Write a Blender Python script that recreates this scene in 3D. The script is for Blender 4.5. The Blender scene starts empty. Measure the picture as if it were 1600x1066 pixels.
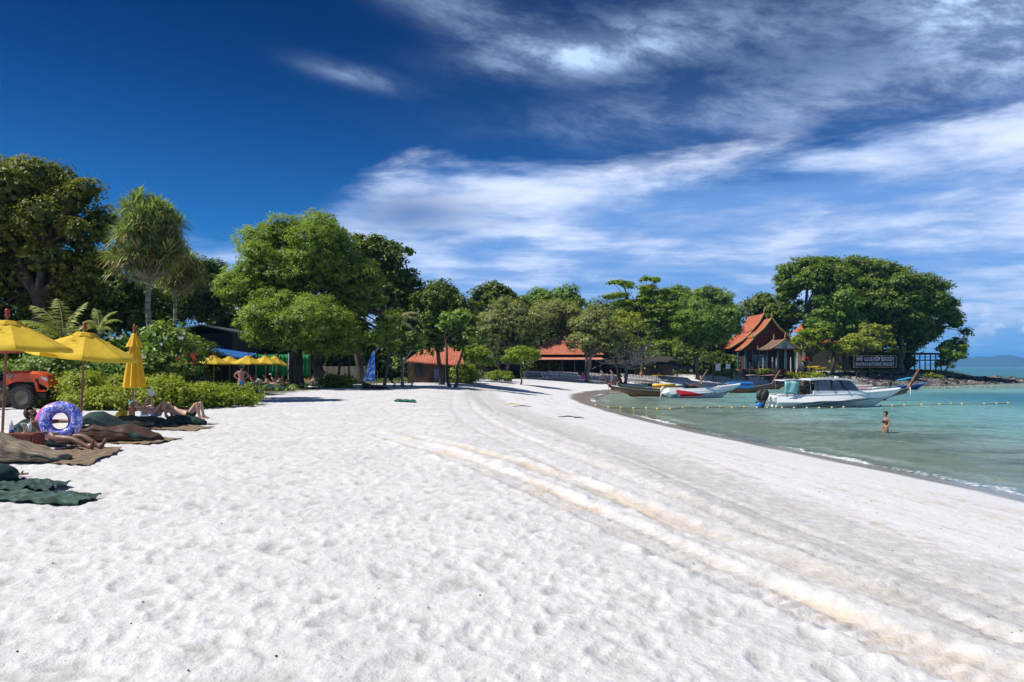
import bpy, math, random
import numpy as np
from mathutils import Vector, Matrix, Euler

S = bpy.context.scene
COL = S.collection
rad = math.radians
PI = math.pi

# ------------------------------------------------------------------ camera
EYE = 1.65
cam_d = bpy.data.cameras.new('camera')
cam = bpy.data.objects.new('camera', cam_d)
COL.objects.link(cam)
cam.location = (0, 0, EYE)
cam.rotation_euler = (rad(90), 0, 0)
cam_d.sensor_width = 36
cam_d.lens = 27
cam_d.shift_y = 0.025
cam_d.clip_start = 0.1
cam_d.clip_end = 20000
S.camera = cam

# ------------------------------------------------------------------ exposure
S.view_settings.view_transform = 'Standard'
S.view_settings.look = 'None'
S.view_settings.exposure = 0.42
S.view_settings.gamma = 1
S.view_settings.use_curve_mapping = False
S.render.engine = 'CYCLES'
S.cycles.max_bounces = 8
S.cycles.transparent_max_bounces = 12
S.cycles.volume_bounces = 1

# ------------------------------------------------------------------ sun
SUN_EL = rad(50)
LX, LY = 0.97, 0.20                       # the way the light travels over the ground
sd = bpy.data.lights.new('sun', 'SUN')
sd.energy = 4.4
sd.angle = rad(0.55)
sd.color = (1.0, 0.955, 0.88)
sun = bpy.data.objects.new('sun', sd)
COL.objects.link(sun)
ln = math.hypot(LX, LY)
ld = Vector((LX / ln * math.cos(SUN_EL), LY / ln * math.cos(SUN_EL), -math.sin(SUN_EL)))
sun.rotation_euler = ld.to_track_quat('-Z', 'Y').to_euler()
sun.location = (-40, 30, 60)

# ------------------------------------------------------------------ sky
class NT:
    """a short way of writing node trees"""
    def __init__(s, nt):
        s.nt = nt; s.n = nt.nodes; s.l = nt.links
    def new(s, t, **kw):
        n = s.n.new(t)
        for k, v in kw.items(): setattr(n, k, v)
        return n
    def link(s, a, b): s.l.new(a, b)
    def put(s, sock, v):
        if isinstance(v, bpy.types.NodeSocket): s.l.new(v, sock)
        elif v is not None:
            if isinstance(v, (tuple, list)) and len(v) == 3 and sock.type == 'RGBA': v = (*v, 1)
            sock.default_value = v
    def math(s, op, a, b=None, c=None, clamp=False):
        n = s.new('ShaderNodeMath', operation=op, use_clamp=clamp)
        s.put(n.inputs[0], a); s.put(n.inputs[1], b); s.put(n.inputs[2], c)
        return n.outputs[0]
    def mix(s, f, a, b, blend='MIX'):
        n = s.new('ShaderNodeMix', data_type='RGBA', blend_type=blend)
        s.put(n.inputs[0], f); s.put(n.inputs[6], a); s.put(n.inputs[7], b)
        return n.outputs[2]
    def rng(s, v, a, b, c=0.0, d=1.0, smooth=True):
        n = s.new('ShaderNodeMapRange')
        if smooth: n.interpolation_type = 'SMOOTHSTEP'
        s.put(n.inputs[0], v)
        for i, q in enumerate((a, b, c, d)): s.put(n.inputs[i + 1], q)
        return n.outputs[0]
    def noise(s, vec, scale, detail=4, rough=0.5, dist=0.0, lac=2.0):
        n = s.new('ShaderNodeTexNoise')
        s.put(n.inputs['Vector'], vec)
        n.inputs['Scale'].default_value = scale; n.inputs['Detail'].default_value = detail
        n.inputs['Roughness'].default_value = rough; n.inputs['Distortion'].default_value = dist
        n.inputs['Lacunarity'].default_value = lac
        return n.outputs[0]
    def comb(s, x, y, z=0.0):
        n = s.new('ShaderNodeCombineXYZ')
        s.put(n.inputs[0], x); s.put(n.inputs[1], y); s.put(n.inputs[2], z)
        return n.outputs[0]

world = bpy.data.worlds.new('World')
S.world = world
world.use_nodes = True
w = NT(world.node_tree)
w.n.clear()
sky = w.new('ShaderNodeTexSky', sky_type='NISHITA')
sky.sun_disc = False
sky.sun_elevation = SUN_EL
sky.sun_rotation = math.atan2(-LX, -LY)
sky.altitude = 0
sky.air_density = 1.0
sky.dust_density = 0.6
sky.ozone_density = 2.2
tc = w.new('ShaderNodeTexCoord')
sep = w.new('ShaderNodeSeparateXYZ')
w.link(tc.outputs['Generated'], sep.inputs[0])
dx, dy, dz = sep.outputs
az = w.math('ARCTAN2', dx, dy)
el = w.math('ARCSINE', dz)
# the air itself: deep polarised blue overhead, paler towards the horizon
tint = w.mix(w.rng(el, 0.0, 0.45), (0.10, 0.50, 1.02), (0.002, 0.115, 0.34))
blue = w.mix(1.0, sky.outputs[0], tint, 'MULTIPLY')
# cloud sheet: a plane high above the place, seen in perspective
h = w.math('ADD', w.math('MAXIMUM', dz, 0.0), 0.07)
cu = w.math('DIVIDE', dx, h)
cv = w.math('DIVIDE', dy, h)
sheet = w.comb(w.math('MULTIPLY', cu, 0.75), cv, 0.0)
n_big = w.noise(sheet, 0.55, 3, 0.5, 0.3)
n_mid = w.noise(sheet, 1.9, 10, 0.60, 0.12)
angv = w.comb(w.math('MULTIPLY', az, 2.2), w.math('MULTIPLY', el, 9.0), 3.0)
n_str = w.noise(angv, 1.9, 10, 0.58, 0.15)
def bump2(a0, e0, sa, se, rot=0.0):
    a_ = w.math('SUBTRACT', az, a0); e_ = w.math('SUBTRACT', el, e0)
    c_, s_ = math.cos(rot), math.sin(rot)
    p = w.math('ADD', w.math('MULTIPLY', a_, c_ / sa), w.math('MULTIPLY', e_, s_ / sa))
    q = w.math('ADD', w.math('MULTIPLY', a_, -s_ / se), w.math('MULTIPLY', e_, c_ / se))
    r2 = w.math('ADD', w.math('MULTIPLY', p, p), w.math('MULTIPLY', q, q))
    return w.math('POWER', 2.718, w.math('MULTIPLY', r2, -1.0))
def wsum(*t):
    o = t[0]
    for q in t[1:]: o = w.math('ADD', o, q)
    return o
# upper edge of the bank: lower to the left, higher to the right
edge = w.rng(az, -0.38, -0.10, 0.155, 0.262)
edge = w.math('ADD', edge, w.rng(az, 0.15, 0.65, 0.0, 0.03))
edge_n = w.math('ADD', edge, w.math('MULTIPLY', w.math('SUBTRACT', n_str, 0.5), 0.13))
bank = w.rng(w.math('SUBTRACT', edge_n, el), -0.012, 0.035)
left_fade = w.rng(az, -0.50, -0.34, 0.0, 1.0)
bank = w.math('MULTIPLY', bank, left_fade)
hole = bump2(-0.13, 0.195, 0.10, 0.030, 0.0)
body = w.rng(wsum(w.math('MULTIPLY', n_mid, 0.55), w.math('MULTIPLY', n_str, 0.75)), 0.40, 0.80, 0.36, 1.0)
body = w.math('MAXIMUM', body, w.rng(el, 0.27, 0.20, 0.0, 0.72))
bank = w.math('MULTIPLY', bank, body)
bank = w.math('MULTIPLY', bank, w.math('SUBTRACT', 1.0, w.math('MULTIPLY', hole, 0.8)))
# thin high wisps
wis = wsum(w.math('MULTIPLY', bump2(0.10, 0.388, 0.12, 0.022, 0.05), 1.1),
           w.math('MULTIPLY', bump2(-0.02, 0.415, 0.17, 0.022, -0.30), 0.5),
           w.math('MULTIPLY', bump2(0.30, 0.40, 0.22, 0.040, -0.05), 0.42),
           w.math('MULTIPLY', bump2(0.56, 0.375, 0.10, 0.055, -0.5), 1.5),
           w.math('MULTIPLY', bump2(0.42, 0.305, 0.28, 0.04, 0.0), 0.55),
           w.math('MULTIPLY', bump2(-0.20, 0.355, 0.06, 0.010, -0.15), 0.4),
           w.math('MULTIPLY', bump2(0.14, 0.30, 0.12, 0.020, 0.0), 0.25))
angw = w.comb(w.math('MULTIPLY', az, 3.0), w.math('ADD', w.math('MULTIPLY', el, 8.0), w.math('MULTIPLY', az, 1.4)), 9.0)
n_wis = w.noise(angw, 2.6, 11, 0.66, 0.18)
n_rip = w.noise(w.comb(w.math('MULTIPLY', az, 22.0), w.math('ADD', w.math('MULTIPLY', el, 60.0), w.math('MULTIPLY', az, 9.0)), 2.0), 1.6, 5, 0.6, 0.3)
wis = w.math('MULTIPLY', wis, w.rng(w.math('ADD', w.math('MULTIPLY', n_wis, 0.92), w.math('MULTIPLY', n_rip, 0.08)), 0.36, 0.68, 0.18, 1.0))
# elsewhere the same broken veil goes on
veil = w.math('MULTIPLY', w.rng(n_big, 0.52, 0.75), w.rng(w.math('ABSOLUTE', az), 0.8, 1.1))
veil = w.math('MULTIPLY', veil, 0.6)
# small heaped clouds low over the sea
cum_v = w.comb(w.math('MULTIPLY', az, 16.0), w.math('MULTIPLY', el, 26.0), 5.0)
cumn = w.noise(cum_v, 1.6, 7, 0.6)
cum = w.math('MULTIPLY', bump2(0.60, 0.050, 0.075, 0.026), w.rng(cumn, 0.44, 0.56))
dens = w.math('MAXIMUM', w.math('MAXIMUM', bank, wis), veil)
dens = w.math('MAXIMUM', dens, w.math('MULTIPLY', cum, 1.0), clamp=False)
dens = w.math('MINIMUM', dens, 0.96)
shade = w.rng(w.math('ADD', w.math('MULTIPLY', n_str, 0.6), w.math('MULTIPLY', n_mid, 0.4)), 0.36, 0.66)
shade = w.math('MAXIMUM', shade, w.rng(el, 0.26, 0.33, 0.0, 0.7))
low = w.rng(el, 0.02, 0.20)
ccol = w.mix(shade, (2.0, 4.0, 8.2), (8.0, 8.8, 10.6))
ccol = w.mix(low, w.mix(0.55, ccol, (1.9, 3.6, 6.9)), ccol)
ccol = w.mix(w.math('MULTIPLY', cum, w.rng(cumn, 0.46, 0.62)), ccol, (7.4, 8.0, 9.4))
ccol = w.mix(w.rng(el, 0.26, 0.36, 0.0, 0.8), ccol, (5.4, 7.7, 11.2))
out_c = w.mix(w.math('MULTIPLY', dens, w.rng(el, -0.01, 0.03, 0.25, 0.95)), blue, ccol)
bg = w.new('ShaderNodeBackground')
w.link(out_c, bg.inputs[0])
bg.inputs[1].default_value = 0.085
wo = w.new('ShaderNodeOutputWorld')
w.link(bg.outputs[0], wo.inputs[0])

# ------------------------------------------------------------------ numpy noise
rs = np.random.RandomState(7)
_T = rs.rand(256, 256)
_T2 = rs.rand(256, 256)
def vnoise(x, y, T=_T):
    xi = np.floor(x).astype(np.int64); yi = np.floor(y).astype(np.int64)
    fx = x - xi; fy = y - yi
    fx = fx * fx * (3 - 2 * fx); fy = fy * fy * (3 - 2 * fy)
    a = T[xi & 255, yi & 255]; b = T[(xi + 1) & 255, yi & 255]
    c = T[xi & 255, (yi + 1) & 255]; d = T[(xi + 1) & 255, (yi + 1) & 255]
    return (a * (1 - fx) + b * fx) * (1 - fy) + (c * (1 - fx) + d * fx) * fy
def fbm(x, y, o=4, T=_T):
    s = 0; a = 0.5
    for k in range(o):
        s = s + a * (vnoise(x * 2 ** k + 17.3 * k, y * 2 ** k + 5.1 * k, T) - 0.5); a *= 0.5
    return s
def sstep(a, b, v):
    t = np.clip((v - a) / (b - a), 0, 1)
    return t * t * (3 - 2 * t)

# ------------------------------------------------------------------ terrain
SEA = -1.45
SHORE = np.array([(24, -120), (19, -40), (16.2, -10), (14.6, 0), (13.5, 8), (12.8, 14), (12.3, 18.4), (11.55, 22.5), (10.9, 26.2),
                  (10.0, 31), (9.1, 36.5), (8.3, 43), (7.7, 50), (7.1, 60), (7.0, 68), (7.9, 79), (10.5, 89), (15.5, 99), (24, 110), (35, 119),
                  (44, 122.5), (52, 123.5), (61, 123.5), (70, 127), (78, 133), (88, 141), (99, 149.5), (108, 158), (100, 170), (78, 186), (45, 225),
                  (0, 290), (-200, 500), (-900, 900), (-3000, 900), (-3000, -120)], dtype=float)
def shore_dist(x, y):
    x = np.asarray(x, float); y = np.asarray(y, float)
    best = np.full(x.shape, 1e9); inside = np.zeros(x.shape, bool)
    n = len(SHORE)
    for i in range(n):
        ax, ay = SHORE[i]; bx, by = SHORE[(i + 1) % n]
        ex, ey = bx - ax, by - ay
        t = np.clip(((x - ax) * ex + (y - ay) * ey) / (ex * ex + ey * ey), 0, 1)
        best = np.minimum(best, (x - ax - t * ex) ** 2 + (y - ay - t * ey) ** 2)
        cond = ((ay > y) != (by > y))
        with np.errstate(divide='ignore', invalid='ignore'):
            xc = ax + (y - ay) * ex / np.where(ey == 0, 1e-9, ey)
        inside ^= cond & (x < xc)
    d = np.sqrt(best)
    return np.where(inside, d, -d)
def coarse_h(x, y, d):
    up = np.clip(d / 13.5, 0, 1)
    land = SEA + 1.45 * (1 - (1 - up) ** 1.35)
    sea = SEA + np.maximum(d * 0.085, -3.4)
    z = np.where(d > 0, land, sea)
    rise = sstep(4, 14, d) * sstep(110, 130, y) * sstep(12, 34, x)
    z = z + 0.85 * rise
    z = z + sstep(10, 40, d) * 0.10 * (vnoise(x / 9.0 + 40, y / 9.0) - 0.5)
    return z
def ground(x, y):
    x = np.atleast_1d(np.asarray(x, float)); y = np.atleast_1d(np.asarray(y, float))
    z = coarse_h(x, y, shore_dist(x, y))
    return float(z[0]) if z.size == 1 else z
F = 1200.0
def G(px, D, dz=0.0):
    """the ground point at distance D that the photograph shows in column px"""
    x = (px - 800) / F * D
    return Vector((x, D, ground(x, D) + dz))
def P(px, py, D):
    return Vector(((px - 800) / F * D, D, EYE + (573 - py) / F * D))

def px_line(pts, hz=0.0):
    out = []
    for px, py in pts:
        D = (EYE - hz) * F / (py - 573)
        out.append(((px - 800) / F * D, D))
    return out
TRK_A = px_line([(560, 668), (600, 680), (680, 702), (760, 730), (860, 768), (960, 808), (1080, 857), (1200, 903), (1330, 948), (1460, 995), (1600, 1040), (1900, 1140)])
TRK_B = px_line([(590, 668), (640, 682), (720, 700), (800, 718), (900, 747), (1000, 782), (1100, 816), (1220, 856), (1340, 893), (1460, 930), (1600, 968), (1900, 1050)])
TRK_C = px_line([(738, 606), (744, 618), (758, 636), (800, 660), (870, 684), (960, 712), (1080, 752), (1200, 793), (1340, 842), (1480, 887), (1600, 926), (1900, 1030)])
def smooth_line(pts, n=160):
    p = np.array(pts); s = np.r_[0, np.cumsum(np.hypot(*np.diff(p, axis=0).T))]
    t = np.linspace(0, s[-1], n)
    q = np.c_[np.interp(t, s, p[:, 0]), np.interp(t, s, p[:, 1])]
    for _ in range(6): q[1:-1] = (q[:-2] + q[1:-1] * 2 + q[2:]) / 4
    return q
def line_dist(x, y, pts):
    q = smooth_line(pts)
    best = np.full(x.shape, 1e9); along = np.zeros(x.shape); sgn = np.zeros(x.shape); acc = 0.0
    for i in range(len(q) - 1):
        ax, ay = q[i]; ex, ey = q[i + 1] - q[i]; L = math.hypot(ex, ey)
        t = np.clip(((x - ax) * ex + (y - ay) * ey) / (L * L), 0, 1)
        r = (x - ax - t * ex) ** 2 + (y - ay - t * ey) ** 2
        m = r < best
        best = np.where(m, r, best); along = np.where(m, acc + t * L, along)
        sgn = np.where(m, np.sign(ex * (y - ay) - ey * (x - ax)), sgn); acc += L
    return np.sqrt(best) * sgn, along, acc

def footprints(x, y, cell, seed, depth, rx, ry):
    """shallow trodden hollows with soft rims, one per cell"""
    r = np.random.RandomState(seed)
    A = r.rand(128, 128, 4)
    xi = np.floor(x / cell).astype(int); yi = np.floor(y / cell).astype(int)
    z = np.zeros_like(x)
    for i in (-1, 0, 1):
        for j in (-1, 0, 1):
            h = A[(xi + i) & 127, (yi + j) & 127]
            cx = (xi + i + h[:, 0]) * cell; cy = (yi + j + h[:, 1]) * cell
            a = h[:, 2] * 6.283; k = 0.6 + 0.8 * h[:, 3]
            ux = (x - cx) * np.cos(a) + (y - cy) * np.sin(a); uy = -(x - cx) * np.sin(a) + (y - cy) * np.cos(a)
            q = np.sqrt((ux / (rx * k)) ** 2 + (uy / (ry * k)) ** 2)
            z += depth * k * (-np.exp(-q ** 4 * 0.8) + 0.42 * np.exp(-((q - 1.35) / 0.33) ** 2))
    return z

def grid_mesh(name, X, Y, Z, attrs):
    nr, nc = X.shape
    me = bpy.data.meshes.new(name)
    me.vertices.add(nr * nc)
    me.vertices.foreach_set('co', np.stack([X, Y, Z], -1).astype(np.float32).ravel())
    i = np.arange(nr - 1)[:, None] * nc + np.arange(nc - 1)[None, :]
    f = np.stack([i, i + 1, i + nc + 1, i + nc], -1).reshape(-1, 4)
    me.loops.add(f.size)
    me.loops.foreach_set('vertex_index', f.astype(np.int32).ravel())
    me.polygons.add(len(f))
    me.polygons.foreach_set('loop_start', np.arange(0, f.size, 4, dtype=np.int32))
    me.polygons.foreach_set('loop_total', np.full(len(f), 4, np.int32))
    me.polygons.foreach_set('use_smooth', np.ones(len(f), bool))
    me.update(calc_edges=True)
    for k, v in attrs.items():
        a = me.attributes.new(k, 'FLOAT', 'POINT')
        a.data.foreach_set('value', v.astype(np.float32).ravel())
    return me

def fan_grid(radii, angs):
    R, A = np.meshgrid(radii, angs, indexing='ij')
    return R * np.sin(A), R * np.cos(A)

# ---- sand: fine where the camera stands, coarse far away
radii = [1.2]
while radii[-1] < 7000:
    r = radii[-1]
    radii.append(r * (1.0080 if r < 26 else 1.012 if r < 170 else 1.06))
angs = np.r_[np.radians(np.linspace(-180, -48, 26)[:-1]), np.radians(np.linspace(-45, 45, 610)), np.radians(np.linspace(48, 180, 26)[1:])]
X, Y = fan_grid(np.array(radii), angs)
D_ = shore_dist(X, Y)
Z = coarse_h(X, Y, D_)
Rr = np.hypot(X, Y)
near = 1 - sstep(45, 90, Rr)
dry = sstep(8.5, 12.5, D_ + 1.2 * fbm(X / 3, Y / 3, 3))
mask = (Rr < 95) & (D_ > -1)
xm, ym = X[mask], Y[mask]
ta, sa_, _ = line_dist(xm, ym, TRK_A)
tb, sb_, _ = line_dist(xm, ym, TRK_B)
tc_, sc_, _ = line_dist(xm, ym, TRK_C)
fine = np.zeros_like(X); trk = np.zeros_like(X); dent = np.zeros_like(X)
fp = footprints(xm, ym, 0.33, 3, 0.011, 0.12, 0.06) + footprints(xm + 9, ym + 4, 0.62, 5, 0.012, 0.19, 0.10) \
    + footprints(xm - 3, ym + 7, 0.19, 8, 0.0065, 0.075, 0.04)
und = 0.038 * fbm(xm / 1.1, ym / 0.9, 4) + 0.028 * fbm(xm / 0.17, ym / 0.17, 3, _T2)
crumb = fbm(xm / 0.13, ym / 0.13, 3, _T2)
onA = np.exp(-(ta / 0.30) ** 6); onB = np.exp(-((tb - 0.05) / 0.20) ** 4)
cleat = 0.5 + 0.5 * np.sin(sa_ * 2 * PI / 0.17 + 1.6 * np.sin(ta * 9) + 3 * vnoise(xm * 3, ym * 3))
cleatB = 0.5 + 0.5 * np.sin(sb_ * 2 * PI / 0.21 + 2 * vnoise(xm * 3 + 9, ym * 3))
tz = onA * sstep(0, 5, sa_) * (-0.038 + 0.030 * cleat * (0.4 + 0.8 * vnoise(xm * 1.5, ym * 1.5))) + sstep(0, 5, sa_) * 0.022 * np.exp(-((np.abs(ta) - 0.36) / 0.09) ** 2) * (0.2 + 1.4 * vnoise(sa_ * 3, ta * 3))
tz += onB * sstep(0, 5, sb_) * (-0.035 + 0.014 * cleatB) + sstep(0, 5, sb_) * 0.030 * np.exp(-((np.abs(tb - 0.05) - 0.30) / 0.11) ** 2) * (0.15 + 1.5 * vnoise(sb_ * 2.5, tb * 2 + 50))
tz += -0.018 * np.exp(-((tb + 0.62) / 0.10) ** 4) * sstep(0, 5, sb_)
fadeA = sstep(0, 5, sa_); fadeB = sstep(0, 5, sb_); onA = onA * fadeA; onB = onB * fadeB
onC = (np.exp(-((tc_ - .35) / 0.13) ** 4) + np.exp(-((tc_ + .45) / 0.13) ** 4) + 0.7 * np.exp(-((tc_ + 1.35) / 0.10) ** 4)) * sstep(0, 8, sc_)
tz += onC * (-0.022 + 0.014 * np.sin(sc_ * 2 * PI / 0.16 + 2 * vnoise(xm * 3, ym * 3))) + 0.016 * sstep(0, 8, sc_) * (np.exp(-((tc_ - .58) / 0.09) ** 2) + np.exp(-((tc_ + .20) / 0.09) ** 2)) * (0.2 + 1.4 * vnoise(sc_ * 2.2, tc_))
keepfp = 1 - 0.85 * np.clip(onA + np.exp(-(tb / 0.45) ** 4), 0, 1)
# the firm strip below the berm carries fainter parallel wheel lines
dm = D_[mask]
firm = 1 - dry[mask]
lines = 0.014 * (vnoise(dm * 3.1 + 0.5 * fbm(xm / 3, ym / 3, 3), ym / 9) - 0.5) * sstep(3.2, 5.0, dm) * firm
berm = 0.07 * np.exp(-((dm - 10.6) / 0.5) ** 2) * (0.4 + vnoise(xm * 1.2, ym * 1.2))
lumps = firm * sstep(3.0, 6.0, dm) * (0.030 * fbm(xm / 0.22, ym / 0.22, 3, _T2) + 0.3 * fp)
m_z = dry[mask] * (fp * keepfp + und) + (tz + 0.05 * crumb * np.clip(np.exp(-(ta / 0.5) ** 4) + np.exp(-(tb / 0.55) ** 4), 0, 1)) * np.maximum(dry[mask], np.clip(onC, 0, 1)) + lines + berm + lumps
m_z = np.where(dm > 0, m_z * sstep(0.6, 2.5, dm) * near[mask], 0)
Z[mask] += m_z
patch = 0.35 + 0.65 * sstep(-0.12, 0.16, fbm(xm / 1.3 + 30, ym / 1.3, 3))
streak = sstep(0.30, 0.62, 0.5 * vnoise(sa_ * 7, ta * 2.5) + 0.5 * vnoise(sa_ * 1.3, ta * 1.5 + 9))
streakB = sstep(0.22, 0.60, 0.45 * vnoise(sb_ * 8, tb * 3) + 0.55 * vnoise(sb_ * 0.9, tb * 2))
tone = (onA * (0.35 + 0.65 * cleat) * patch * streak + fadeB * np.exp(-((tb - 0.06) / 0.21) ** 4) * streakB + 0.8 * fadeB * np.exp(-((tb + 0.62) / 0.09) ** 4) * patch * streakB)
toneC = 0.55 * onC * sstep(0.35, 0.65, vnoise(sc_ * 0.8, tc_ * 2 + 40) * .6 + .4 * vnoise(sc_ * 6, tc_ * 3))
trk[mask] = np.clip(np.clip(tone, 0, 1) * dry[mask] + toneC, 0, 1)
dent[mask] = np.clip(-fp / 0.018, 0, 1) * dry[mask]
INL = np.array([(-3000, 34), (-30, 36), (-14, 33.5), (-13.5, 58), (-20, 66), (-14, 72), (-8, 82), (-4, 98), (2, 110), (12, 117), (24, 124), (36, 130),
                (52, 135), (66, 140), (80, 145), (90, 150), (96, 157), (88, 166), (60, 190), (20, 240), (-200, 480), (-3000, 850)], float)
_keep = SHORE; SHORE = INL; inl = shore_dist(X, Y); SHORE = _keep
RAD_S = np.array(radii)
sand_me = grid_mesh('beach_sand', X, Y, Z, {'shore': D_, 'track': trk, 'dent': dent, 'inland': inl})
beach = bpy.data.objects.new('beach_sand', sand_me); COL.objects.link(beach)
beach['kind'] = 'structure'; beach['label'] = 'white trodden sand beach with wheel tracks'

def new_mat(name):
    m = bpy.data.materials.new(name); m.use_nodes = True
    t = NT(m.node_tree); t.n.clear()
    o = t.new('ShaderNodeOutputMaterial'); b = t.new('ShaderNodeBsdfPrincipled')
    t.link(b.outputs[0], o.inputs[0])
    return m, t, b, o
def attr(t, name):
    n = t.new('ShaderNodeAttribute'); n.attribute_name = name
    return n

def sand_material():
    m, t, b, o = new_mat('sand')
    geo = t.new('ShaderNodeNewGeometry'); pos = geo.outputs['Position']
    d = attr(t, 'shore').outputs['Fac']; tr = attr(t, 'track').outputs['Fac']; de = attr(t, 'dent').outputs['Fac']
    sx = t.new('ShaderNodeSeparateXYZ'); t.link(pos, sx.inputs[0])
    n1 = t.noise(pos, 0.5, 4, 0.6); n2 = t.noise(pos, 5.0, 5, 0.6); n3 = t.noise(pos, 90, 3, 0.7); n4 = t.noise(pos, 1.6, 5, 0.6)
    c = t.mix(t.rng(n1, 0.35, 0.65), (0.585, 0.580, 0.590), (0.650, 0.645, 0.650))
    c = t.mix(t.math('MULTIPLY', t.rng(n2, 0.50, 0.72), 0.40), c, (0.535, 0.505, 0.465))
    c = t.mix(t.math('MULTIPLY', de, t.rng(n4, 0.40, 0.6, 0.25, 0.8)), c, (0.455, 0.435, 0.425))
    # damp tan sand turned up by wheels
    c = t.mix(t.math('MULTIPLY', tr, t.rng(n2, 0.3, 0.6, 0.55, 0.95)), c, (0.585, 0.495, 0.390))
    # the firm greyish strip and thin tan swash lines
    dn = t.math('ADD', d, t.math('MULTIPLY', t.math('SUBTRACT', n4, 0.5), 2.2))
    firm = t.math('MULTIPLY', t.rng(dn, 5.8, 7.2), t.rng(dn, 11.2, 9.6))
    land_ = t.rng(sx.outputs[1], 75, 110, 1.0, 0.3)
    c = t.mix(t.math('MULTIPLY', t.rng(dn, 12, 9), 0.7), c, (0.71, 0.705, 0.72))  # seaward slope coloured paler to make up for weaker sunlight on it
    strip = t.math('MULTIPLY', t.rng(dn, 8.0, 9.0), t.rng(dn, 11.6, 10.6))
    c = t.mix(t.math('MULTIPLY', t.math('MULTIPLY', strip, t.rng(n2, 0.35, 0.6, 0.25, 0.6)), land_), c, (0.42, 0.395, 0.37))
    ln_ = t.noise(t.comb(t.math('MULTIPLY', d, 1.0), t.math('MULTIPLY', sx.outputs[1], 0.05), 0.0), 2.4, 4, 0.6)
    lines = t.math('ADD', t.math('MULTIPLY', ln_, 2.0), t.math('MULTIPLY', n4, 0.5))
    lm = t.math('MULTIPLY', t.rng(lines, 1.28, 1.48), t.math('MULTIPLY', t.rng(d, 2.6, 4.0), t.rng(d, 10.5, 9.0)))
    c = t.mix(t.math('MULTIPLY', t.math('MULTIPLY', lm, t.rng(n2, 0.4, 0.62)), 0.75), c, (0.52, 0.445, 0.355))
    # wet edge
    dw = t.math('ADD', d, t.math('MULTIPLY', t.math('SUBTRACT', n1, 0.5), 1.2))
    wet = t.rng(dw, 2.1, 1.4)
    c = t.mix(wet, c, (0.29, 0.265, 0.24))
    c = t.mix(t.rng(d, 0.3, -2.5), c, (0.46, 0.45, 0.36))
    inl = t.math('ADD', attr(t, 'inland').outputs['Fac'], t.math('MULTIPLY', t.math('SUBTRACT', n4, 0.5), 6.0))
    soil = t.mix(t.rng(n4, 0.4, 0.6), (0.16, 0.13, 0.09), (0.075, 0.095, 0.035))
    c = t.mix(t.rng(inl, -0.5, 1.5), c, soil)
    # dark specks of weed and bark
    vo = t.new('ShaderNodeTexVoronoi'); t.link(pos, vo.inputs['Vector']); vo.inputs['Scale'].default_value = 3.3
    spk = t.math('MULTIPLY', t.rng(vo.outputs['Distance'], 0.035, 0.018), t.rng(n4, 0.54, 0.62))
    c = t.mix(t.math('MULTIPLY', spk, 0.8), c, (0.11, 0.085, 0.06))
    vo2 = t.new('ShaderNodeTexVoronoi'); t.link(pos, vo2.inputs['Vector']); vo2.inputs['Scale'].default_value = 9
    spk2 = t.math('MULTIPLY', t.rng(vo2.outputs['Distance'], 0.13, 0.08), t.math('MULTIPLY', t.rng(n4, 0.50, 0.62), t.math('MAXIMUM', strip, t.rng(n1, 0.60, 0.7))))
    c = t.mix(t.math('MULTIPLY', spk2, 0.75), c, (0.16, 0.13, 0.10))
    t.put(b.inputs['Base Color'], c)
    t.put(b.inputs['Roughness'], t.rng(wet, 0, 1, 0.95, 0.22))
    b.inputs['Specular IOR Level'].default_value = 0.25
    bu = t.new('ShaderNodeBump'); bu.inputs['Strength'].default_value = 0.8; bu.inputs['Distance'].default_value = 0.02
    hh = t.math('ADD', t.math('MULTIPLY', n3, 0.25), t.math('ADD', t.noise(pos, 17, 4, 0.6), t.math('MULTIPLY', n2, 1.2)))
    hh = t.math('MULTIPLY', hh, t.rng(wet, 0, 1, 1.0, 0.08))
    t.link(hh, bu.inputs['Height']); t.link(bu.outputs[0], b.inputs['Normal'])
    return m
sand_me.materials.append(sand_material())

# ---- sea
radii = [9.0]
while radii[-1] < 9000: radii.append(radii[-1] * (1.012 if radii[-1] < 220 else 1.1))
wang = np.radians(np.r_[np.linspace(-110, -2, 20)[:-1], np.linspace(-2, 46, 400), np.linspace(48, 170, 22)[1:]])
X, Y = fan_grid(np.array(radii), wang)
D_ = shore_dist(X, Y)
dep = np.clip(-D_ * 0.085, -0.3, 6)
wamp = sstep(0.0, 3.0, -D_) * (1 - sstep(40, 160, np.hypot(X, Y)))
Zw = SEA + wamp * (0.13 * fbm(X / 1.7 + 0.3 * Y, Y / 1.0, 3) + 0.07 * fbm(X / 0.75, Y / 0.45, 2, _T2))
sea_me = grid_mesh('sea', X, Y, Zw, {'shore': D_, 'deep': dep})
sea = bpy.data.objects.new('sea', sea_me); COL.objects.link(sea)
sea['kind'] = 'structure'; sea['label'] = 'shallow turquoise sea with small ripples'
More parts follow.
